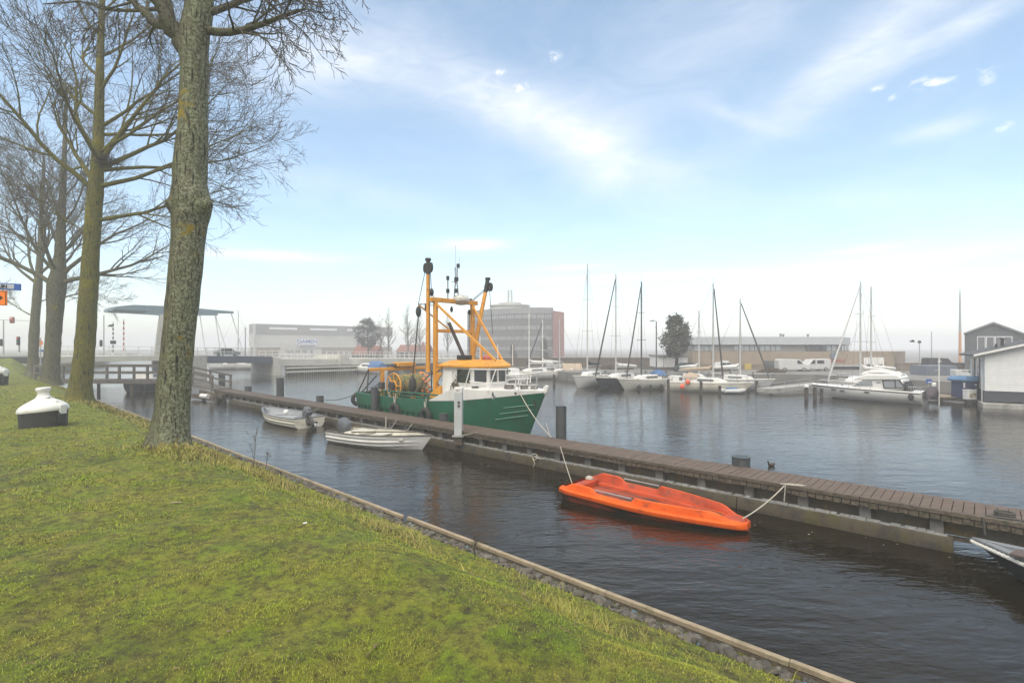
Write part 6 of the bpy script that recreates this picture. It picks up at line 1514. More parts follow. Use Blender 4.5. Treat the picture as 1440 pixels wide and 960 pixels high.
o = at0(1356, 56, 0); t = thing('gabled_house', 'tall dark grey gabled house with white framed upper windows', 'house', o, 0)
facing(MB(), o, GX, [(1356.5, 532), (1438, 532), (1438, 469), (1397, 454), (1356.5, 469.5)], 10).build('wall', mat('dark grey cladding', (.075, .078, .082), .7, (.06, .062, .066), 2, .1), t, world=True, smooth=False)
facing(MB(), o, GX, [(1355, 470.2), (1397, 455), (1439, 469.8), (1439, 467.6), (1397, 452.4), (1355, 468.2)], 10.4, .2).build('roof', GREYCL, t, world=True, smooth=False)
facing(MB(), o, GX, rect(1430, 467.5, 1475, 532), 8, -2).build('side_wing', MATS['dark grey cladding'], t, world=True, smooth=False)
for k in range(4):
    x0 = 1374 + k * 12.6; f = facing(MB(), o, GX, rect(x0, 472.8, x0 + 12, 492), .1, .06).build('window', SIGNW, t, world=True, smooth=False)
    facing(MB(), o, GX, rect(x0 + 1.2, 473.8, x0 + 10.8, 491), .06, .10).build('pane', mat('grey pane', (.13, .135, .14), .2, (.10, .10, .105), 2), t, world=True, smooth=False).parent = t

# white house on floats
Yw = 31.; o = at0(1385, Yw, 0); t = thing('floating_house', 'white boarded floating house with dark plinth and low gable roof at the right edge', 'house', o, -R(35))
LAPW = mat('white boarding', (.78, .78, .76), .6, (.70, .70, .68), 2, .05)
wz = lambda y: D(0, y, Yw).z
wx = lambda px: (px - 1385) * Yw / F * 1.28
xr = wx(1475); xe = wx(1565)
mb = MB(); mb.prism([(0, 0, wz(549)), (xe, 0, wz(549)), (xe, 0, wz(500)), (xr, 0, wz(466)), (0, 0, wz(498))], (0, 5.5, 0)); mb.build('wall', LAPW, t, smooth=False)
mb = MB(); z = wz(549) + .12
while z < wz(470):
    f = max(0, (z - wz(498)) / (wz(466) - wz(498))); mb.box(((xr * f + xe) / 2 - (0 if f == 0 else 0), -.006, z), (xe - 2 * xr * f * 1.0 if f else xe - .02, .012, .012)); z += .14
mb.build('board_joints', mat('board shadow line', (.44, .44, .42), .7), t, smooth=False)
MB().box((xe / 2, 2.75, (wz(549) + wz(564)) / 2), (xe + .05, 5.55, wz(549) - wz(564) - .004)).build('plinth', mat('slate plinth', (.045, .048, .062), .6, (.038, .04, .05), 3), t, smooth=False)
rf = MB(); zo = .06
rf.prism([(-.55, -.35, wz(502.5) + zo), (xr, -.35, wz(465) + zo), (xe + .5, -.35, wz(502) + zo), (xe + .5, -.35, wz(499.5) + zo), (xr, -.35, wz(462.5) + zo), (-.55, -.35, wz(500) + zo)], (0, 6.3, 0)); rf.build('roof', mat('dark roofing', (.05, .05, .05), .8, (.07, .07, .07), 4), t, smooth=False)
MB().prism([(-.56, -.40, wz(502.6) + zo), (xr, -.40, wz(465.4) + zo), (xr, -.40, wz(462.2) + zo), (-.56, -.40, wz(499.6) + zo)], (0, .05, 0)).build('barge_board', WHITE, t, smooth=False)
for a, b_, c_, d2 in ((1434, 496, 1475, 514), (1433.5, 537, 1455, 550)): MB().box(((wx(a) + wx(c_)) / 2, -.03, (wz(b_) + wz(d2)) / 2), (wx(c_) - wx(a), .06, wz(b_) - wz(d2))).build('window', DIMG, t)
MB().box((wx(1429), -.08, wz(492.5)), (.32, .16, .1)).build('wall_lamp', GREYCL, t, bevel=.02)
for y in (2.0, 3.8): MB().box((-.03, y, wz(520)), (.06, .8, 1.3)).build('side_window', DIMG, t)
MB().box((-.05, .6, 1.5), (.07, .07, 2.7)).build('drainpipe', WHITE, t)
MB().lathe([(.09, 0), (.09, .55), (.14, .57), (.14, .62)], c=(wx(1407.5), 3, wz(483) - .25), n=10).build('stove_pipe', BLACK, t)
MB().lathe([(.07, 0), (.07, .3), (.11, .32)], c=(wx(1402), 3, wz(486) - .2), n=10).build('vent', BLACK, t)
MB().box((xe / 2 + .3, 2.7, wz(569.5)), (xe + 1.0, 7.0, .34)).build('pontoon', CONCRETE, t, bevel=.02)
# jetty bits, toilet cabin, dock
Yt = 33.; b = at0(1357, Yt, .32); t = thing('toilet_cabin', 'dark blue portable toilet cabin with light blue roof, standing on the small dark landing', 'portable toilet', b, R(8))
tz = lambda y: D(0, y, Yt).z - b.z
BLU = mat('dark blue plastic', (.030, .042, .11), .5, (.025, .035, .09), 3); LBL = mat('light blue plastic', (.10, .21, .36), .5, (.085, .18, .32), 3)
MB().box((0, 0, tz(534) / 2), (.98, .98, tz(534))).build('cabin', BLU, t, bevel=.04)
MB().loft([[(-.62, -.6, tz(535.5)), (.62, -.6, tz(535.5)), (.62, .6, tz(535.5)), (-.62, .6, tz(535.5))], [(-.66, -.64, tz(533)), (.66, -.64, tz(533)), (.66, .64, tz(533)), (-.66, .64, tz(533))], [(-.5, -.5, tz(528.5)), (.5, -.5, tz(528.5)), (.5, .5, tz(528.5)), (-.5, .5, tz(528.5))]], True, True).build('roof', LBL, t, bevel=.03)
dd = MB().box((-.05, -.50, tz(534) * .48), (.68, .03, tz(534) * .84)).build('door', BLU, t, bevel=.01); MB().box((.18, -.53, tz(534) * .5), (.05, .03, .16)).build('handle', SIGNW, dd)
MB().box((.18, -.52, tz(540)), (.13, .02, .1)).build('sign', SIGNW, t)
for x, yy in ((-.58, 537), (.55, 539)): MB().bar((x, -.45, tz(yy)), (x, -.45, tz(yy + 7)), .06).build('grab_rail', WHITE, t)
q = at0(1363.5, Yt - .75, .32); bx = thing('storage_box', 'white box with brown picture on its side, in front of the blue toilet cabin', 'box', q, 0)
MB().box((0, 0, .28), (.54, .4, .56)).build('body', WHITE, bx, bevel=.02); MB().box((0, 0, .58), (.58, .44, .06)).build('lid', WHITE, bx, bevel=.015); MB().box((.02, -.205, .27), (.40, .012, .32)).build('picture', mat('brown picture', (.22, .15, .08), .6, (.50, .46, .38), 5, thr=(.45, .55)), bx)
q = at0(1356, Yt, 0); ld = thing('landing', 'small dark timber landing on piles under the blue toilet cabin', 'landing', q, 0)
MB().box((.15, 0, .24), (1.75, 2.1, .14)).build('deck', WPOST, ld)
for x in (-.6, 0, .6, .95): MB().cyl((x, -.95), .08, -.8, .2, 8).build('pile', WPOST, ld)
q = at0(1324, 34.2, 0); dk_ = thing('wooden_dock', 'low pale wooden dock beside the white motor yacht', 'dock', q, R(0))
mb = MB()
for k in range(15): mb.box((-.84 + k * .12, .1, .36 + .004 * (k % 2)), (.108, 2.4, .04))
mb.build('boards', mat('pale dock boards', (.33, .255, .165), .8, (.26, .20, .135), 4), dk_, smooth=False); MB().box((0, .1, .24), (1.86, 2.42, .19)).build('frame', WPOST, dk_)
for x in (-.8, .8): MB().cyl((x, -.95), .09, -.8, .24, 8).build('pile', WPOST, dk_)
pole('flag_pole', 'thin white pole standing in the water at the edge of the wooden dock', 'pole', 1320.5, 494, 569, 32, .032, WHITE)
pole('lamp_post', 'tall thin grey post above the tan wall, nearer the chimney', 'lamp post', 1310, 466, 512, 58, .05, STEEL)
pole('lamp_post', 'thin grey post with dark lantern above the tan wall, nearer the industrial building', 'lamp post', 1293, 481, 512, 57, .05, STEEL, None, lambda t, z: MB().lathe([(.14, -.1), (.18, .1), (.05, .2)], c=(0, 0, z), n=10).build('lantern', DARKST, t))
pole('lamp_post', 'tall dark lamp post with curved head between the black mast and the pine', 'lamp post', 923, 452, 526, 52, .07, DARKST, None, lamp_head(-.5))
b = D(1350, 512, 75); zt = D(1350, 405, 75).z - b.z; t = thing('chimney_mast', 'tall tapering mast, orange below and grey above, behind the tan wall', 'mast', b, 0)
MB().tube([(0, 0, -1), (0, 0, zt * .42)], [.20, .16], 12).build('lower_section', mat('orange mast paint', (.50, .24, .09), .6, (.42, .2, .08), 2), t); MB().tube([(0, 0, zt * .42), (0, 0, zt * .9), (0, 0, zt)], [.16, .10, .03], 12).build('upper_section', STEEL, t)
def pyl(lab, px, yt, yb, Y): return pole('lamp_post', lab, 'lamp post', px, yt, yb, Y, .05, STEEL, None, lamp_head(.4))
# sign on the dock
q = at0(1306, 34.5, .36); t = thing('notice_board', 'small blue notice with a white stripe at the stern of the motor yacht', 'sign', q, 0)
MB().cyl((0, 0), .025, 0, 1.0, 8).build('post', STEEL, t); MB().box((0, -.03, .95), (.38, .03, .27)).build('panel', SIGNB, t); MB().box((.03, -.05, .89), (.24, .012, .07)).build('stripe', SIGNW, t)
# container and covered van behind
q = at0(1324, 49, .9); t = thing('container', 'long blue-grey container behind the dock, below the black covered van', 'container', q, 0)
BGR = mat('container paint', (.15, .17, .21), .7, (.12, .135, .165), 2, .1)
MB().box((0, 1, .47), (2.95, 2, .94)).build('body', BGR, t, bevel=.02)
mb = MB()
for k in range(18): mb.box((-1.4 + k * .165, -.02, .47), (.07, .05, .85))
mb.build('ribs', BGR, t, smooth=False); MB().box((-.4, -.03, .52), (.5, .03, .12)).build('plate', SIGNG, t)
# ================================================================ VEHICLES, MARINA
MINR = .0065
def vehicle(nm, label, cat, loc, rz, body, L, Hh, prof, win, group=None, W_=1.75, cargo=None):
    """side profile prism with windows and four wheels; x forward"""
    t = thing(nm, label, cat, loc, rz, group)
    mb = MB(); mb.prism([(x, -W_ / 2, z) for x, z in prof], (0, W_, 0)); mb.build('body', body, t, bevel=.06)
    for w_ in win:
        for s in (-1, 1): MB().prism([(x, s * (W_ / 2 + .004), z) for x, z in w_], (0, s * .012, 0)).build('side_window', GLASS, t)
    for x in (L * .19, L * .80):
        for s in (-1, 1):
            wl = MB().lathe([(.30, -.10), (.31, 0), (.30, .10)], c=(x, s * (W_ / 2 - .06), .30), n=16, M=Matrix.Rotation(R(90), 3, 'X')).build('wheel', BLACK, t)
            MB().lathe([(.18, -.11), (.18, .11)], c=(x, s * (W_ / 2 - .055), .30), n=12, M=Matrix.Rotation(R(90), 3, 'X')).build('rim', STEEL, wl)
    for s in (-1, 1): MB().box((L - .02, s * W_ * .36, .72), (.06, .28, .14)).build('headlight', PALEG, t)
    return t
VAN = [(0, .28), (4.6, .28), (4.72, .55), (4.62, .95), (3.75, 1.18), (3.15, 1.85), (.25, 1.92), (0, 1.75)]
CAR = [(0, .28), (4.1, .28), (4.2, .6), (4.05, .82), (3.15, .95), (2.5, 1.42), (.9, 1.46), (.25, .98), (0, .85)]
VW = [[(2.75, 1.16), (3.55, 1.16), (3.06, 1.72), (2.75, 1.72)]]
CW = [[(.75, .98), (1.75, .98), (1.75, 1.36), (1.05, 1.36)], [(1.85, .98), (2.95, .98), (2.45, 1.34), (1.85, 1.36)]]
VWHITE = mat('van white', (.50, .50, .49), .4, (.44, .44, .43), 2)
def veh(nm, lab, cat, pxc, Y, rz, body, L, prof, win, s=1., z=.9, group=None):
    c = at0(pxc, Y, z); t = vehicle(nm, lab, cat, c - Vector((math.cos(rz), math.sin(rz), 0)) * L / 2 * s, rz, body, L, 1.9, prof, win, group); t.scale = (s, s, s); return t
veh('van', 'white panel van parked in front of the dark loading door, facing right', 'van', 1114, 57.5, R(-6), VWHITE, 4.7, VAN, VW, .72)
veh('van', 'white crew van right of the panel van, rear doors towards the yacht', 'van', 1144, 58.5, R(188), VWHITE, 4.7, VAN, VW + [[(1.2, 1.16), (2.4, 1.16), (2.4, 1.68), (1.2, 1.68)]], .72)
veh('car', 'small white car parked beside the ochre door', 'car', 1020, 59, R(8), VWHITE, 4.2, CAR, CW, .68)
veh('car', 'dark green car with red tail lamps parked below the pine tree', 'car', 970, 56, R(-4), mat('dark green car', (.02, .045, .04), .35, (.018, .04, .035), 2), 4.2, CAR, CW, .70)
veh('car', 'pale car parked on the brick wall side behind the leaning mast', 'car', 785, 63, R(4), VWHITE, 4.2, CAR, CW, .70)
veh('car', 'grey car crossing the drawbridge deck', 'car', 334, 0, 0, mat('grey car', (.16, .17, .18), .4, (.14, .15, .16), 2), 4.2, CAR, CW, .68)
_c = [o for o in bpy.data.objects if o.get('label') == 'grey car crossing the drawbridge deck'][0]
_c.location = BS(16.5, 2.47) + BR_N * 1.2; _c.rotation_euler = (0, 0, math.atan2(BR_D.y, BR_D.x))
bv = veh('van', 'black covered van with a white triangle mark behind the container', 'van', 1321, 54, R(-3), BLACKC, 4.7, VAN, VW, .62, 1.3)
MB().box((2.3, .2, .1), (5.2, 2.6, .5)).build('trailer_bed', WPOST, bv)
MB().prism([(1.5, -.90, 1.42), (1.9, -.90, 1.42), (1.7, -.90, 1.74)], (0, -.01, 0)).build('triangle_mark', SIGNW, bv)
textmesh('ABO', .34, SIGNW, bv, Matrix.Translation((1.7, -.895, 1.24)) @ Matrix.Rotation(R(90), 4, 'X'), .006)
wt = veh('van', 'white boxy van roof with dark lettering behind the blue toilet cabin', 'van', 1355, 43, R(-5), VWHITE, 4.7, VAN, VW, .36, 1.05)
textmesh('KREBU', .42, DARKST, wt, Matrix.Translation((2.0, -.885, 1.52)) @ Matrix.Rotation(R(90), 4, 'X'), .006)

def boathull(t, L, B, fb, rake, hullm, deckm, keelz=-.25, boot=None, camber=.06, sheer=.25, fl=1.7, nst=16, tr=.7):
    hb = lambda q: B / 2 * (tr + (1 - tr) * math.sin(min(q / .5, 1) * math.pi / 2)) * (1 - max(0, (q - .42) / .58) ** 2.1)
    sh = lambda q: fb + sheer * max(0, q - .25) ** 1.8 * fb * 1.2
    Rr = hull_rings(L - rake, rake, hb, sh, lambda q: keelz + .1 * q, nst=nst, nsec=7, fl=fl, bil=2.2)
    mb = MB(); mb.loft(Rr, False); mb.f.append(tuple(range(len(Rr[0])))); mb.build('hull', hullm, t, ang=40)
    mb = MB(); mb.loft([[r[0] + Vector((0, -.0, -.01)), Vector((r[0].x, 0, r[0].z + camber)), r[-1] + Vector((0, 0, -.01))] for r in Rr], False); mb.build('deck', deckm, t)
    for s in (0, -1): MB().tube([r[s] for r in Rr], .03, 5).build('toe_rail', boot or deckm, t)
    return hb, sh
ALU = mat('mast aluminium', (.50, .50, .48), .45, (.42, .42, .41), 4)
DMAST = mat('dark mast', (.055, .055, .06), .5, (.07, .07, .07), 4)
TEAK = mat('pale deck', (.55, .53, .48), .7, (.46, .44, .39), 4)
def sailboat(label, px, yw, ytop, L, B, head, hullm, mastm=ALU, furl=None, cover=WHITE, spray=None, fb=.75, mx_=.58, cabin=True, group='sailing boats moored at the far quay', boom_up=0., fenders=(), nm='sailing_boat', coverc=None, tent=None, spreader=True, ff=1.):
    b = P(px, yw, 0); hd = Vector((math.cos(R(head)), math.sin(R(head)), 0)); root = b - hd * (L * mx_)
    t = thing(nm, label, 'sailing boat', Vector((root.x, root.y, 0)), R(head), group)
    hb, sh = boathull(t, L, B, fb, L * .12, hullm, TEAK)
    zt = D(px, ytop, b.y).z; xm = L * mx_; zd = fb + .1
    if cabin:
        mb = MB(); rg = []
        for x, w_, h_ in ((L * .28, B * .30, .30), (L * .34, B * .31, .36), (L * .60, B * .24, .30), (L * .70, B * .14, .10)):
            rg.append([Vector((x, -w_, zd - .08)), Vector((x, -w_ * .9, zd + h_)), Vector((x, w_ * .9, zd + h_)), Vector((x, w_, zd - .08))])
        mb.loft(rg, True, True); c = mb.build('cabin', WHITE, t, bevel=.03)
        for s in (-1, 1): MB().prism([(L * .36, s * B * .298, zd + .06), (L * .56, s * B * .245, zd + .06), (L * .55, s * B * .24, zd + .2), (L * .37, s * B * .285, zd + .24)], (0, s * .02, 0)).build('window', DIMG, c)
    MB().tube([(xm, 0, zd - .1), (xm, 0, zt)], [.075, .055], 8).build('mast', mastm, t)
    MB().tube([(xm, 0, zt), (xm, 0, zt + .5)], .012, 4).build('antenna', mastm, t)
    zb = zd + .85
    MB().tube([(xm - .05, 0, zb), (L * .12, 0, zb + boom_up)], .05, 8).build('boom', mastm, t)
    if cover is not None: MB().tube([(xm - .08, 0, zb + .45), (xm - .3, 0, zb + .22), (L * .3, 0, zb + .14), (L * .13, 0, zb + .08 + boom_up)], [.07, .16, .13, .06], 8).build('sail_cover', cover, t)
    if spreader:
        for f in (.40, .68):
            z = zd + (zt - zd) * f; w_ = B * .34 * (1.1 - f * .5); MB().tube([(xm, -w_, z), (xm, w_, z)], .02, 5).build('spreader', mastm, t)
    rg = MB(); stem = (L * 1.0 - .05, 0, sh(1))
    for s in (-1, 1):
        w_ = B * .27; rg.tube([(xm - .1, s * B * .42, zd - .15), (xm, s * w_ * .9, zd + (zt - zd) * .4), (xm, 0, zt * .97)], .009, 4)
    rg.tube([(.1, 0, fb), (xm, 0, zt)], .009, 4)
    if not furl: rg.tube([stem, (xm, 0, zt * .96)], .010, 4)
    rg.build('rigging', DARKST, t)
    if furl: xs_ = xm + (L - xm) * ff; MB().tube([(xs_ - .05, 0, sh(1)), (xs_ - .07 * (L - xm) * ff, 0, sh(1) + .5), (xm + .06, 0, zt * .95)], [.03, .075, .045], 7).build('furled_sail', furl, t)
    mb = MB()
    for s in (-1, 1):
        ps = [Vector((L * f_, s * (hb(f_ * .95) * .93), sh(f_) + .48)) for f_ in (.02, .25, .5, .75, .93)]; mb.tube(ps, .014, 4)
        for p in ps: mb.tube([p, p - Vector((0, 0, .5))], .014, 4)
    mb.tube([(L * .93, -hb(.88) * .9, sh(1) + .5), (L * .99, 0, sh(1) + .52), (L * .93, hb(.88) * .9, sh(1) + .5)], .016, 4); mb.build('guard_rail', STEEL, t)
    if spray: MB().loft([[Vector((x, w_ * B * .32 * math.cos(a), zd + .25 + h_ * math.sin(a))) for a in [math.pi * k / 8 for k in range(9)] for w_ in (1,)] for x, h_ in ((L * .20, .35), (L * .27, .52), (L * .36, .30))], True, True).build('spray_hood', spray, t)
    if tent: MB().prism([(L * .10, -B * .36, zd + .1), (L * .10, B * .36, zd + .1), (L * .10, 0, zb + .1)], (L * .42, 0, 0)).build('boom_tent', tent, t, bevel=.05)
    for x, s in fenders: MB().ball((x, s * (hb(x / L) + .14), .3), .13, 10, 8, 1.5).build('fender', BLACKC, t)
    return t
sailboat('white sloop with tall pale mast and dark furled mainsail, leftmost of the near marina row', 826, 544, 371, 6.6, 1.9, 236, WHITE, ALU, None, BLACKC, None, .95, boom_up=.05, fenders=((4, 1), (3, 1)))
sailboat('black-hulled sloop with white mast and thick black furled foresail leaning left', 866, 545, 385, 6.4, 1.9, 218, NAVY, ALU, BLACKC, WHITE, None, .85)
sailboat('cream hulled yacht with black mast and blue cockpit cover', 902, 547, 396, 6.0, 1.9, 206, mat('grey cream hull', (.50, .49, .44), .5, (.42, .41, .37), 3), DMAST, DMAST, None, BLUEC, .80, ff=.65, fenders=((2.2, 1), (3.4, 1), (4.4, 1)))
sailboat('cream sloop with black furled foresail, tan canopy and orange fenders', 1003, 551, 398, 6.4, 1.9, -30, CREAM, ALU, DMAST, TANC, TANC, .72, .54, ff=.26)
sailboat('white sloop with stubby pale mast and pale grey hull beside the cream sloop', 1041, 547, 420, 5.6, 1.8, -36, mat('pale grey hull', (.50, .51, .52), .45, (.43, .44, .45), 3), ALU, DMAST, WHITE, None, .80, .52, ff=.85)
sailboat('small yacht with thin pale mast moored behind the cream sloop', 983, 543, 436, 5.0, 1.6, -60, WHITE, ALU, None, WHITE, None, .7)
sailboat('pale yacht behind the motor yacht with the taller of its two masts', 1210, 552, 396, 6.6, 2.0, 196, WHITE, ALU, ALU, WHITE, None, .8, .50)
sailboat('grey yacht behind the motor yacht, with the shorter right-hand mast', 1225, 548, 403, 6.0, 1.9, 186, mat('grey yacht hull', (.33, .34, .35), .45, (.28, .29, .30), 3), ALU, None, WHITE, None, .8, .5)
sailboat('hazy white yacht with two-tone deck and tall white mast in front of the office block', 744, 533, 441, 6.5, 2.0, 200, WHITE, WHITE, None, WHITE, None, .8)
sailboat('hazy white yacht with white mast below the red brick end of the office block', 763, 531, 450, 6.0, 2.0, 215, WHITE, WHITE, BLACKC, WHITE, None, .8)
sailboat('hazy yacht under a tan winter cover, its thin mast raked to the right', 787, 532, 450, 5.4, 1.9, 190, BRICKW, ALU, None, None, None, .7, tent=TANC)
for px, yw, ytop, lab, hd in ((335, 519, 436, 'faint yacht with the tallest of the thin masts left of the shipyard hall', 20), (345, 519, 460, 'faint yacht with a short dark mast just left of the shipyard hall', 200)):
    sailboat(lab, px, yw, ytop, 7, 2.2, hd, WHITE, DMAST if ytop > 440 else ALU, None, None, None, .8, group=None, spreader=False)

def motorboat(nm, label, cat, px0, px1, yw0, yw1, B, fb, hullm, cabm, canopy=None, group=None):
    s_, b_ = P(px0, yw0), P(px1, yw1); d_ = b_ - s_; L = d_.length
    t = thing(nm, label, cat, s_, math.atan2(d_.y, d_.x), group); hb, sh = boathull(t, L, B, fb, L * .1, hullm, WHITE)
    mb = MB(); rg = []
    for x, w_, h_ in ((L * .30, B * .36, .55), (L * .55, B * .34, .6), (L * .66, B * .3, .22), (L * .8, B * .15, .08)): rg.append([Vector((x, -w_, fb - .02)), Vector((x, -w_ * .85, fb + h_)), Vector((x, w_ * .85, fb + h_)), Vector((x, w_, fb - .02))])
    mb.loft(rg, True, True); c = mb.build('cabin', cabm, t, bevel=.04)
    for s in (-1, 1): MB().prism([(L * .34, s * B * .335, fb + .22), (L * .54, s * B * .32, fb + .22), (L * .54, s * B * .305, fb + .45), (L * .34, s * B * .32, fb + .45)], (0, s * .03, 0)).build('window', DIMG, c)
    if canopy: MB().loft([[Vector((x, B * .38 * math.cos(a), fb + h_ * math.sin(a))) for a in [math.pi * k / 8 for k in range(9)]] for x, h_ in ((L * .04, .6), (L * .15, .95), (L * .34, .9))], True, True).build('canopy', canopy, t)
    return t
motorboat('cabin_cruiser', 'white cabin cruiser with blue cockpit cover, just left of the fishing boat stern', 'motor boat', 540, 494, 525, 523, 2.2, .75, WHITE, WHITE, BLUEC)
motorboat('motor_boat', 'small white motor boat moored under the bridge spans', 'motor boat', 438, 418, 523, 522, 1.8, .6, WHITE, WHITE)
motorboat('work_barge', 'black workboat with white top seen behind the footbridge and nearest trunk', 'workboat', 186, 236, 552, 547, 2.4, .95, NAVY, WHITE)
motorboat('motor_boat', 'low white motor boat with clear rails right beside the fishing boat bow', 'motor boat', 735, 703, 535, 533, 2.0, .7, WHITE, WHITE)
motorboat('motor_boat', 'low white motor boat tied left of the cream sloop', 'motor boat', 940, 962, 547, 545, 1.6, .55, WHITE, WHITE)
motorboat('motor_boat', 'white open launch half hidden behind the bow of the motor yacht', 'motor boat', 1215, 1185, 549, 547, 1.8, .6, WHITE, WHITE)
# small inflatable with blue stripe
s_ = P(1016, 553); t = thing('inflatable_dinghy', 'blue and white inflatable dinghy moored between the posts beside the cream sloop', 'dinghy', s_, R(6))
for s in (-1, 1): MB().tube([(0, s * .33, .2), (1.2, s * .33, .2), (1.65, s * .2, .24), (1.85, 0, .28)], [.15, .17, .15, .11], 10).build('tube', mat('white hypalon', (.6, .61, .62), .5), t)
MB().box((.8, 0, .14), (1.5, .5, .06)).build('floor', GREYIN, t); MB().box((.75, 0, .36), (.7, .55, .16)).build('cover', BLUEC, t, bevel=.05)
for px, y, lab in ((967, 537, 'bright orange round fender at the stern of the cream sloop, upper one'), (959.5, 543.5, 'bright orange round fender hanging low off the cream sloop')):
    o_ = MB().lathe([(.02, -.2), (.13, -.17), (.2, -.03), (.19, .08), (.09, .18), (.03, .26)], n=14).build('fender', mat('orange fender', (.80, .13, .05), .5, (.7, .11, .05), 4), None); o_.location = D(px, y, 41.2); tag(o_, lab, 'fender', 'orange fenders on the cream sloop')

# motor yacht
ys, yb_ = P(1301, 568), P(1160, 558.5); d_ = (yb_ - ys); Ly = d_.length; d_.normalize(); rz = math.atan2(d_.y, d_.x)
my = thing('motor_yacht', 'white motor yacht with covered flybridge and dark framed aft canopy, by the wooden dock', 'motor yacht', ys, rz)
def yl(px, py, y=0.):
    n_ = Vector((-d_.y, d_.x, 0)); oo = ys + n_ * y; s, z = hit(px, py, oo, d_); return Vector((s, y, z))
BY = 2.3; side = 1 if Vector((-d_.y, d_.x, 0)).y < 0 else -1
YWH = mat('yacht gelcoat', (.70, .69, .655), .3, (.64, .63, .60), 1.5)
hb = lambda q: BY / 2 * (.92 + .08 * math.sin(min(q / .4, 1) * 1.57)) * (1 - max(0, (q - .45) / .55) ** 2.2)
sh = lambda q: .72 + .16 * q
Rr = hull_rings(Ly, .85, hb, sh, lambda q: -.25 + .1 * q, nst=20, nsec=9, fl=1.5, bil=2.0)
mb = MB(); mb.loft(Rr, False); mb.f.append(tuple(range(len(Rr[0])))); mb.build('hull', YWH, my, ang=40)
mb = MB(); mb.loft([[r[0], Vector((r[0].x, r[0].y * .8, r[0].z + .06)), Vector((r[0].x, 0, r[0].z + .12)), Vector((r[-1].x, r[-1].y * .8, r[-1].z + .06)), r[-1]] for r in Rr], False); mb.build('deck', YWH, my)
for s in (0, -1):
    MB().tube([r[s] + Vector((0, 0, -.02)) for r in Rr], .035, 6).build('rubbing_strake', DARKST, my)
    mb = MB(); pts = []
    for r in Rr[:19]:
        k = 7 if s == 0 else len(r) - 8
        pts.append(r[k])
    mb.tube(pts, .05, 5); mb.build('boot_stripe', BLACK, my)
for px, py in ((1171, 547.5), (1184, 549), (1220, 551)):
    p = yl(px, py, side * .95); f = p.x / (Ly + .5); p.y = side * (hb(min(f, 1)) * .985 + .0); MB().box(p, (.30, .08, .09)).build('hull_window', GLASS, my, bevel=.02)
cab = [yl(x, y) for x, y in ((1196, 545), (1213, 536), (1222, 532.8), (1274, 532.8), (1276, 547), (1196, 548))]
def slab(nm, pts, w0, m, bev=.05, w1=None):
    mb = MB(); mb.loft([[Vector((p.x, -w0, p.z)) for p in pts], [Vector((p.x, w0, p.z)) for p in pts]], True, True); return mb.build(nm, m, my, bevel=bev)
c = slab('cabin', cab, .86, YWH, .08)
for s in (-1, 1):
    for pts in (((1205, 541.5), (1216, 535.5), (1232, 535), (1233, 541.5)),):
        MB().prism([Vector((yl(x, y).x, s * .865, yl(x, y).z)) for x, y in pts], (0, s * .015, 0)).build('window', PALEG, c)
    MB().prism([Vector((yl(x, y).x, s * .865, yl(x, y).z)) for x, y in ((1238, 536.2), (1244, 536.2), (1244, 537.4), (1238, 537.4))], (0, s * .015, 0)).build('name_plate', DIMG, c)
slab('coachroof', [yl(x, y) for x, y in ((1206, 533.2), (1211, 529.5), (1224, 526), (1268, 526), (1273, 531), (1272, 533.2))], .96, YWH, .05)
fbm = slab('flybridge', [yl(x, y) for x, y in ((1216, 527), (1221, 522.5), (1260, 522.5), (1267, 527))], .85, YWH, .06)
mb = MB(); rg = []
for x, y0, y1, w_ in ((1216, 526, 523, .7), (1226, 523, 520.5, .85), (1243, 523, 519.3, .9), (1258, 524, 523, .85), (1270, 528, 527, .6)):
    a, b_ = yl(x, y0), yl(x, y1); rg.append([Vector((a.x, -w_, a.z)), Vector((a.x, -w_ * .8, b_.z)), Vector((a.x, 0, b_.z + .05)), Vector((a.x, w_ * .8, b_.z)), Vector((a.x, w_, a.z))])
mb.loft(rg, True, True); mb.build('flybridge_cover', mat('off white canvas', (.58, .56, .52), .85, (.48, .46, .42), 3, .3, 10), my)
for s in (-1, 1):
    pts = [(1247, 534), (1269, 532.3), (1279, 544.3), (1249, 544.3)]; mb = MB(); q = [Vector((yl(x, y).x, s * .90, yl(x, y).z)) for x, y in pts]
    for a, b_ in zip(q, q[1:] + q[:1]): mb.bar(a, b_, .07, .05)
    a, b_ = (Vector((yl(x, y).x, s * .90, yl(x, y).z)) for x, y in ((1264, 532.8), (1265, 544.3))); mb.bar(a, b_, .06, .05); cf = mb.build('canopy_frame', BLACKC, my)
    MB().prism([p_ * 1 - Vector((0, s * .0, 0)) for p_ in q], (0, -s * .02, 0)).build('canopy_window', PALEG, cf)
MB().prism([Vector((yl(x, y).x, -.86, yl(x, y).z)) for x, y in ((1277, 536), (1280, 544), (1287, 548), (1276, 548))], (0, 1.72, 0)).build('canopy_back', BLACKC, my)
mb = MB()
for s in (-1, 1):
    ps = [Vector((r[0 if s > 0 else -1].x, r[0 if s > 0 else -1].y * .93, r[0].z + .38)) for r in Rr[9:20]]; mb.tube(ps, .016, 5)
    for p in ps[::2]: mb.tube([p, p - Vector((0, 0, .36))], .014, 5)
mb.build('pulpit', STEEL, my)
mb = MB(); rn = random.Random(5)
for px in (1150, 1156, 1163, 1169, 1185): p = yl(px, 542); mb.ball((p.x, rn.uniform(-.2, .2), p.z), .12, 8, 6, .8)
mb.build('deck_gear', BLACKC, my)
q = yl(1281, 558, side * 1.14); MB().ball(q, .15, 10, 8, 1.6).build('fender', BLACKC, my)
mb = MB()
for k in range(6): a_ = Vector((.05 + .12 * k, side * .9, .78)); mb.tube([a_, a_ + Vector((0, 0, .34))], .014, 5)
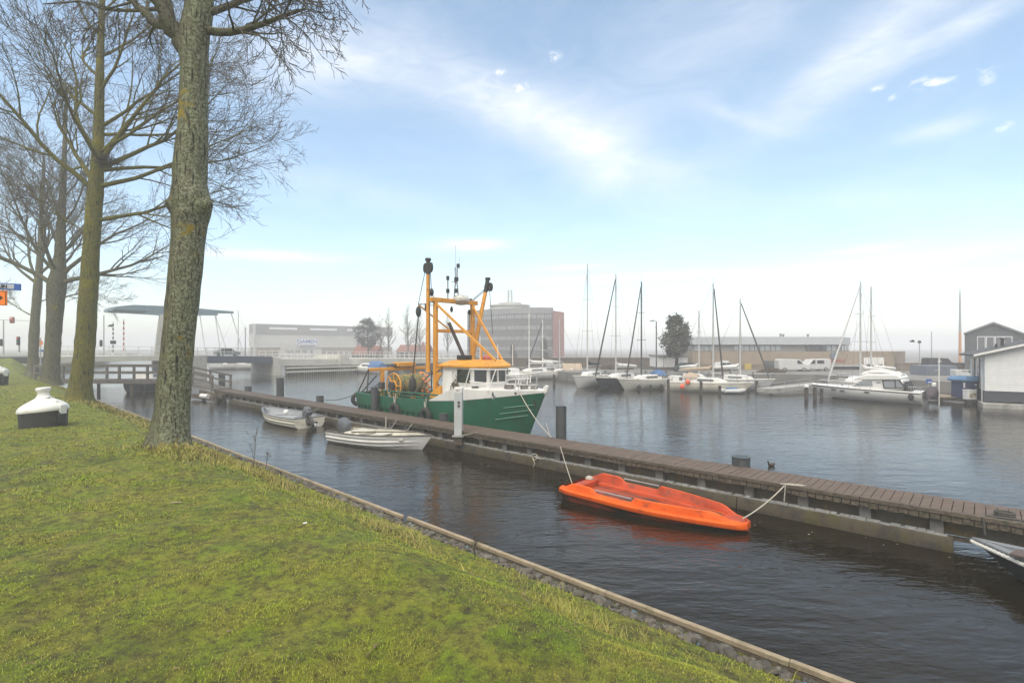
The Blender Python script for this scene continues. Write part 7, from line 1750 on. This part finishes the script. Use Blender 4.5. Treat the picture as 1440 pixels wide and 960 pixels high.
mb.tube([Vector((.05, side * .9, 1.1)), Vector((.7, side * .9, 1.12))], .016, 5); mb.tube([Vector((.05, -.9, 1.1)), Vector((.05, .9, 1.1))], .016, 5); mb.build('stern_rail', STEEL, my)
MB().tube([(1.2, 0, 2.1), (1.2, 0, 3.0)], .012, 5).build('antenna', STEEL, my)
q = ys - d_ * .35; t = thing('tender', 'small tender under a dark cover hung across the motor yacht stern', 'dinghy', Vector((q.x, q.y, .28)), rz + R(90))
mb = MB(); rg = []
for x, w_, h_ in ((-.95, .12, .25), (-.8, .26, .55), (0, .32, .70), (.7, .28, .55), (.95, .1, .25)): rg.append([Vector((x, w_ * math.cos(a), .12 + h_ * .5 + h_ * .55 * math.sin(a))) for a in [6.2832 * k / 12 for k in range(12)]])
mb.loft(rg, True, True); mb.build('cover', mat('dark plum cover', (.045, .035, .045), .8, (.065, .05, .055), 5, .4), t); MB().box((-.5, 0, .95), (.3, .2, .26)).build('engine_cowl', WHITE, t, bevel=.05)

# mooring posts standing in the water
first = None
for px, yt, yb in ((779, 527, 541), (817.4, 529.5, 545), (856.8, 530.5, 546), (897, 533.6, 548), (940, 533.6, 552), (985.5, 537, 555), (1012, 543, 554), (1037.5, 536.6, 552), (1045, 538, 548), (1052, 536.6, 550), (1064, 536, 549), (1084, 534, 547), (1146, 545, 562), (1155, 547, 560)):
    c = P(px, yb); h = D(px, yt, c.y).z
    t = thing('mooring_pile', 'thin dark timber mooring pile standing in the water among the moored boats', 'mooring pile', c, 0, 'dark piles in the marina')
    MB().tube([(0, 0, -.8), (random.uniform(-.03, .03), 0, h)], [.13, .11], 10).build('pile', WPOST, t)
    MB().lathe([(.12, h - .01), (.13, h + .03), (.05, h + .06)], n=10).build('cap', DARKST, t)
c = P(1134, 562); h = D(1134, 544.5, c.y).z; t = thing('mooring_pile', 'dark mooring pile with bright white cap near the motor yacht bow', 'mooring pile', c, 0)
MB().tube([(0, 0, -.8), (0, 0, h)], [.13, .12], 10).build('pile', WPOST, t); MB().lathe([(.13, h), (.16, h + .02), (.15, h + .14), (.04, h + .2)], n=12).build('cap', WHITE, t)
# finger pier with sloping gangway at 1085-1150
p0, p1 = P(1075, 549, .3), P(1150, 541, .5); t = thing('marina_pier', 'low white-edged floating pier behind the motor yacht bow', 'pier', p0, 0)
MB().bar(p0, p1, 1.3, .3).build('deck', CONCRETE, t, world=True)
for s in (-1, 1):
    d2 = (p1 - p0).normalized(); n2 = Vector((-d2.y, d2.x, 0)) * .62 * s; MB().bar(p0 + n2 + Vector((0, 0, .36)), p1 + n2 + Vector((0, 0, .5)), .028).build('rail', STEEL, t, world=True)
    for k in range(5): q = p0.lerp(p1, k / 4) + n2; MB().bar(q, q + Vector((0, 0, .36 + .14 * k / 4)), .03).build('rail_post', STEEL, t, world=True)
p0, p1 = at0(812, 50.5, .45), at0(1080, 46, .45); t = thing('marina_walkway', 'long dark floating walkway behind the sailing boats', 'pier', p0, 0)
MB().bar(p0, p1, 1.2, .25).build('deck', WPOST, t, world=True)
for k in range(9): q = p0.lerp(p1, (k + .5) / 9); MB().cyl((q.x, q.y + .7), .1, -.8, 1.3, 8).build('pile', WPOST, t, world=True)

# hedge-like scrub and clutter on the quay edge
for px, Y, w_, h_, lab, sd in ((868, 62, 46, 10, 'low brown scrub along the wall behind the black-hulled sloop', 3), (1010, 57, 20, 8, 'low scrub left of the small white car', 4), (1085, 54.5, 34, 7, 'low reddish scrub in front of the white vans', 5)):
    b = at0(px, Y, .85); rnd = random.Random(sd); mb = MB()
    for k in range(260):
        x = rnd.uniform(-1, 1) * w_ * Y / F / 2; h = h_ * Y / F * rnd.uniform(.3, 1) * (1 - abs(x / (w_ * Y / F / 2)) ** 3)
        mb.tube([(x, rnd.gauss(0, .3), 0), (x + rnd.gauss(0, .2), rnd.gauss(0, .3), h)], [.02, .006], 3, False)
        for q in range(3): c = Vector((x + rnd.gauss(0, .2), rnd.gauss(0, .3), h * rnd.uniform(.4, 1))); mb.face(c + Vector((rnd.gauss(0, .1), 0, rnd.gauss(0, .1))), c + Vector((rnd.gauss(0, .1), .05, rnd.gauss(0, .1))), c + Vector((rnd.gauss(0, .1), 0, rnd.gauss(0, .1))))
    o_ = mb.build('scrub', mat('brown scrub', (.085, .070, .045), .9, (.12, .085, .055), 3), None, smooth=False); o_.location = b; tag(o_, lab, 'scrub')

# birds
c = P(1085, 655); t = thing('duck', 'dark duck swimming beyond the jetty near the cross-bar bollard', 'duck', c, R(200)); t.scale = (.7, .7, .7)
DK = mat('duck plumage', (.035, .028, .022), .7, (.06, .045, .03), 20)
mb = MB(); rg = []
for x, w_, zt_, zb_ in ((-.2, .012, .12, .10), (-.15, .05, .13, .03), (-.05, .085, .14, -.03), (.06, .085, .13, -.04), (.13, .06, .12, -.01), (.155, .045, .17, .03), (.165, .036, .215, .09), (.185, .036, .25, .14), (.215, .026, .25, .17), (.235, .014, .22, .19), (.27, .01, .205, .195)):
    rg.append([Vector((x, w_ * math.cos(a), (zt_ + zb_) / 2 + (zt_ - zb_) / 2 * math.sin(a))) for a in [6.2832 * k / 12 for k in range(12)]])
mb.loft(rg, True, True); mb.build('body', DK, t, ang=80)
c = D(1283, 480, 45); mb = MB()
mb.loft([[Vector((x, r_ * math.cos(a), r_ * math.sin(a))) for a in [6.2832 * k / 8 for k in range(8)]] for x, r_ in ((-.22, .01), (-.12, .04), (.05, .06), (.16, .04), (.24, .01))], True, True)
for s in (-1, 1): mb.prism([(.08, 0, .02), (.06, s * .25, .14), (-.02, s * .42, .10), (-.10, s * .3, .10), (-.08, 0, .02)], (0, 0, .012))
o_ = mb.build('bird', DK, None); o_.location = c; o_.rotation_euler = (0, R(-8), R(150)); tag(o_, 'small dark bird flying above the tan wall', 'bird')
# bits on the lawn
for px, py, l, w_, rz_, lab in ((248, 706, .16, .025, 10, 'pale flat stick lying on the grass'), (429, 735, .05, .03, 30, 'small white scrap of litter on the grass near the bank')):
    a_ = P(px, py, 1.2); z = float(lawn_z(a_.dot(U), a_.dot(V))); a_ = P(px, py, z + .02)
    o_ = MB().box((0, 0, 0), (l, w_, .012), R(rz_)).build('stick' if l > .1 else 'litter', WHITE if l < .1 else EDGE, None, bevel=.003); o_.location = a_; tag(o_, lab, 'stick' if l > .1 else 'litter')
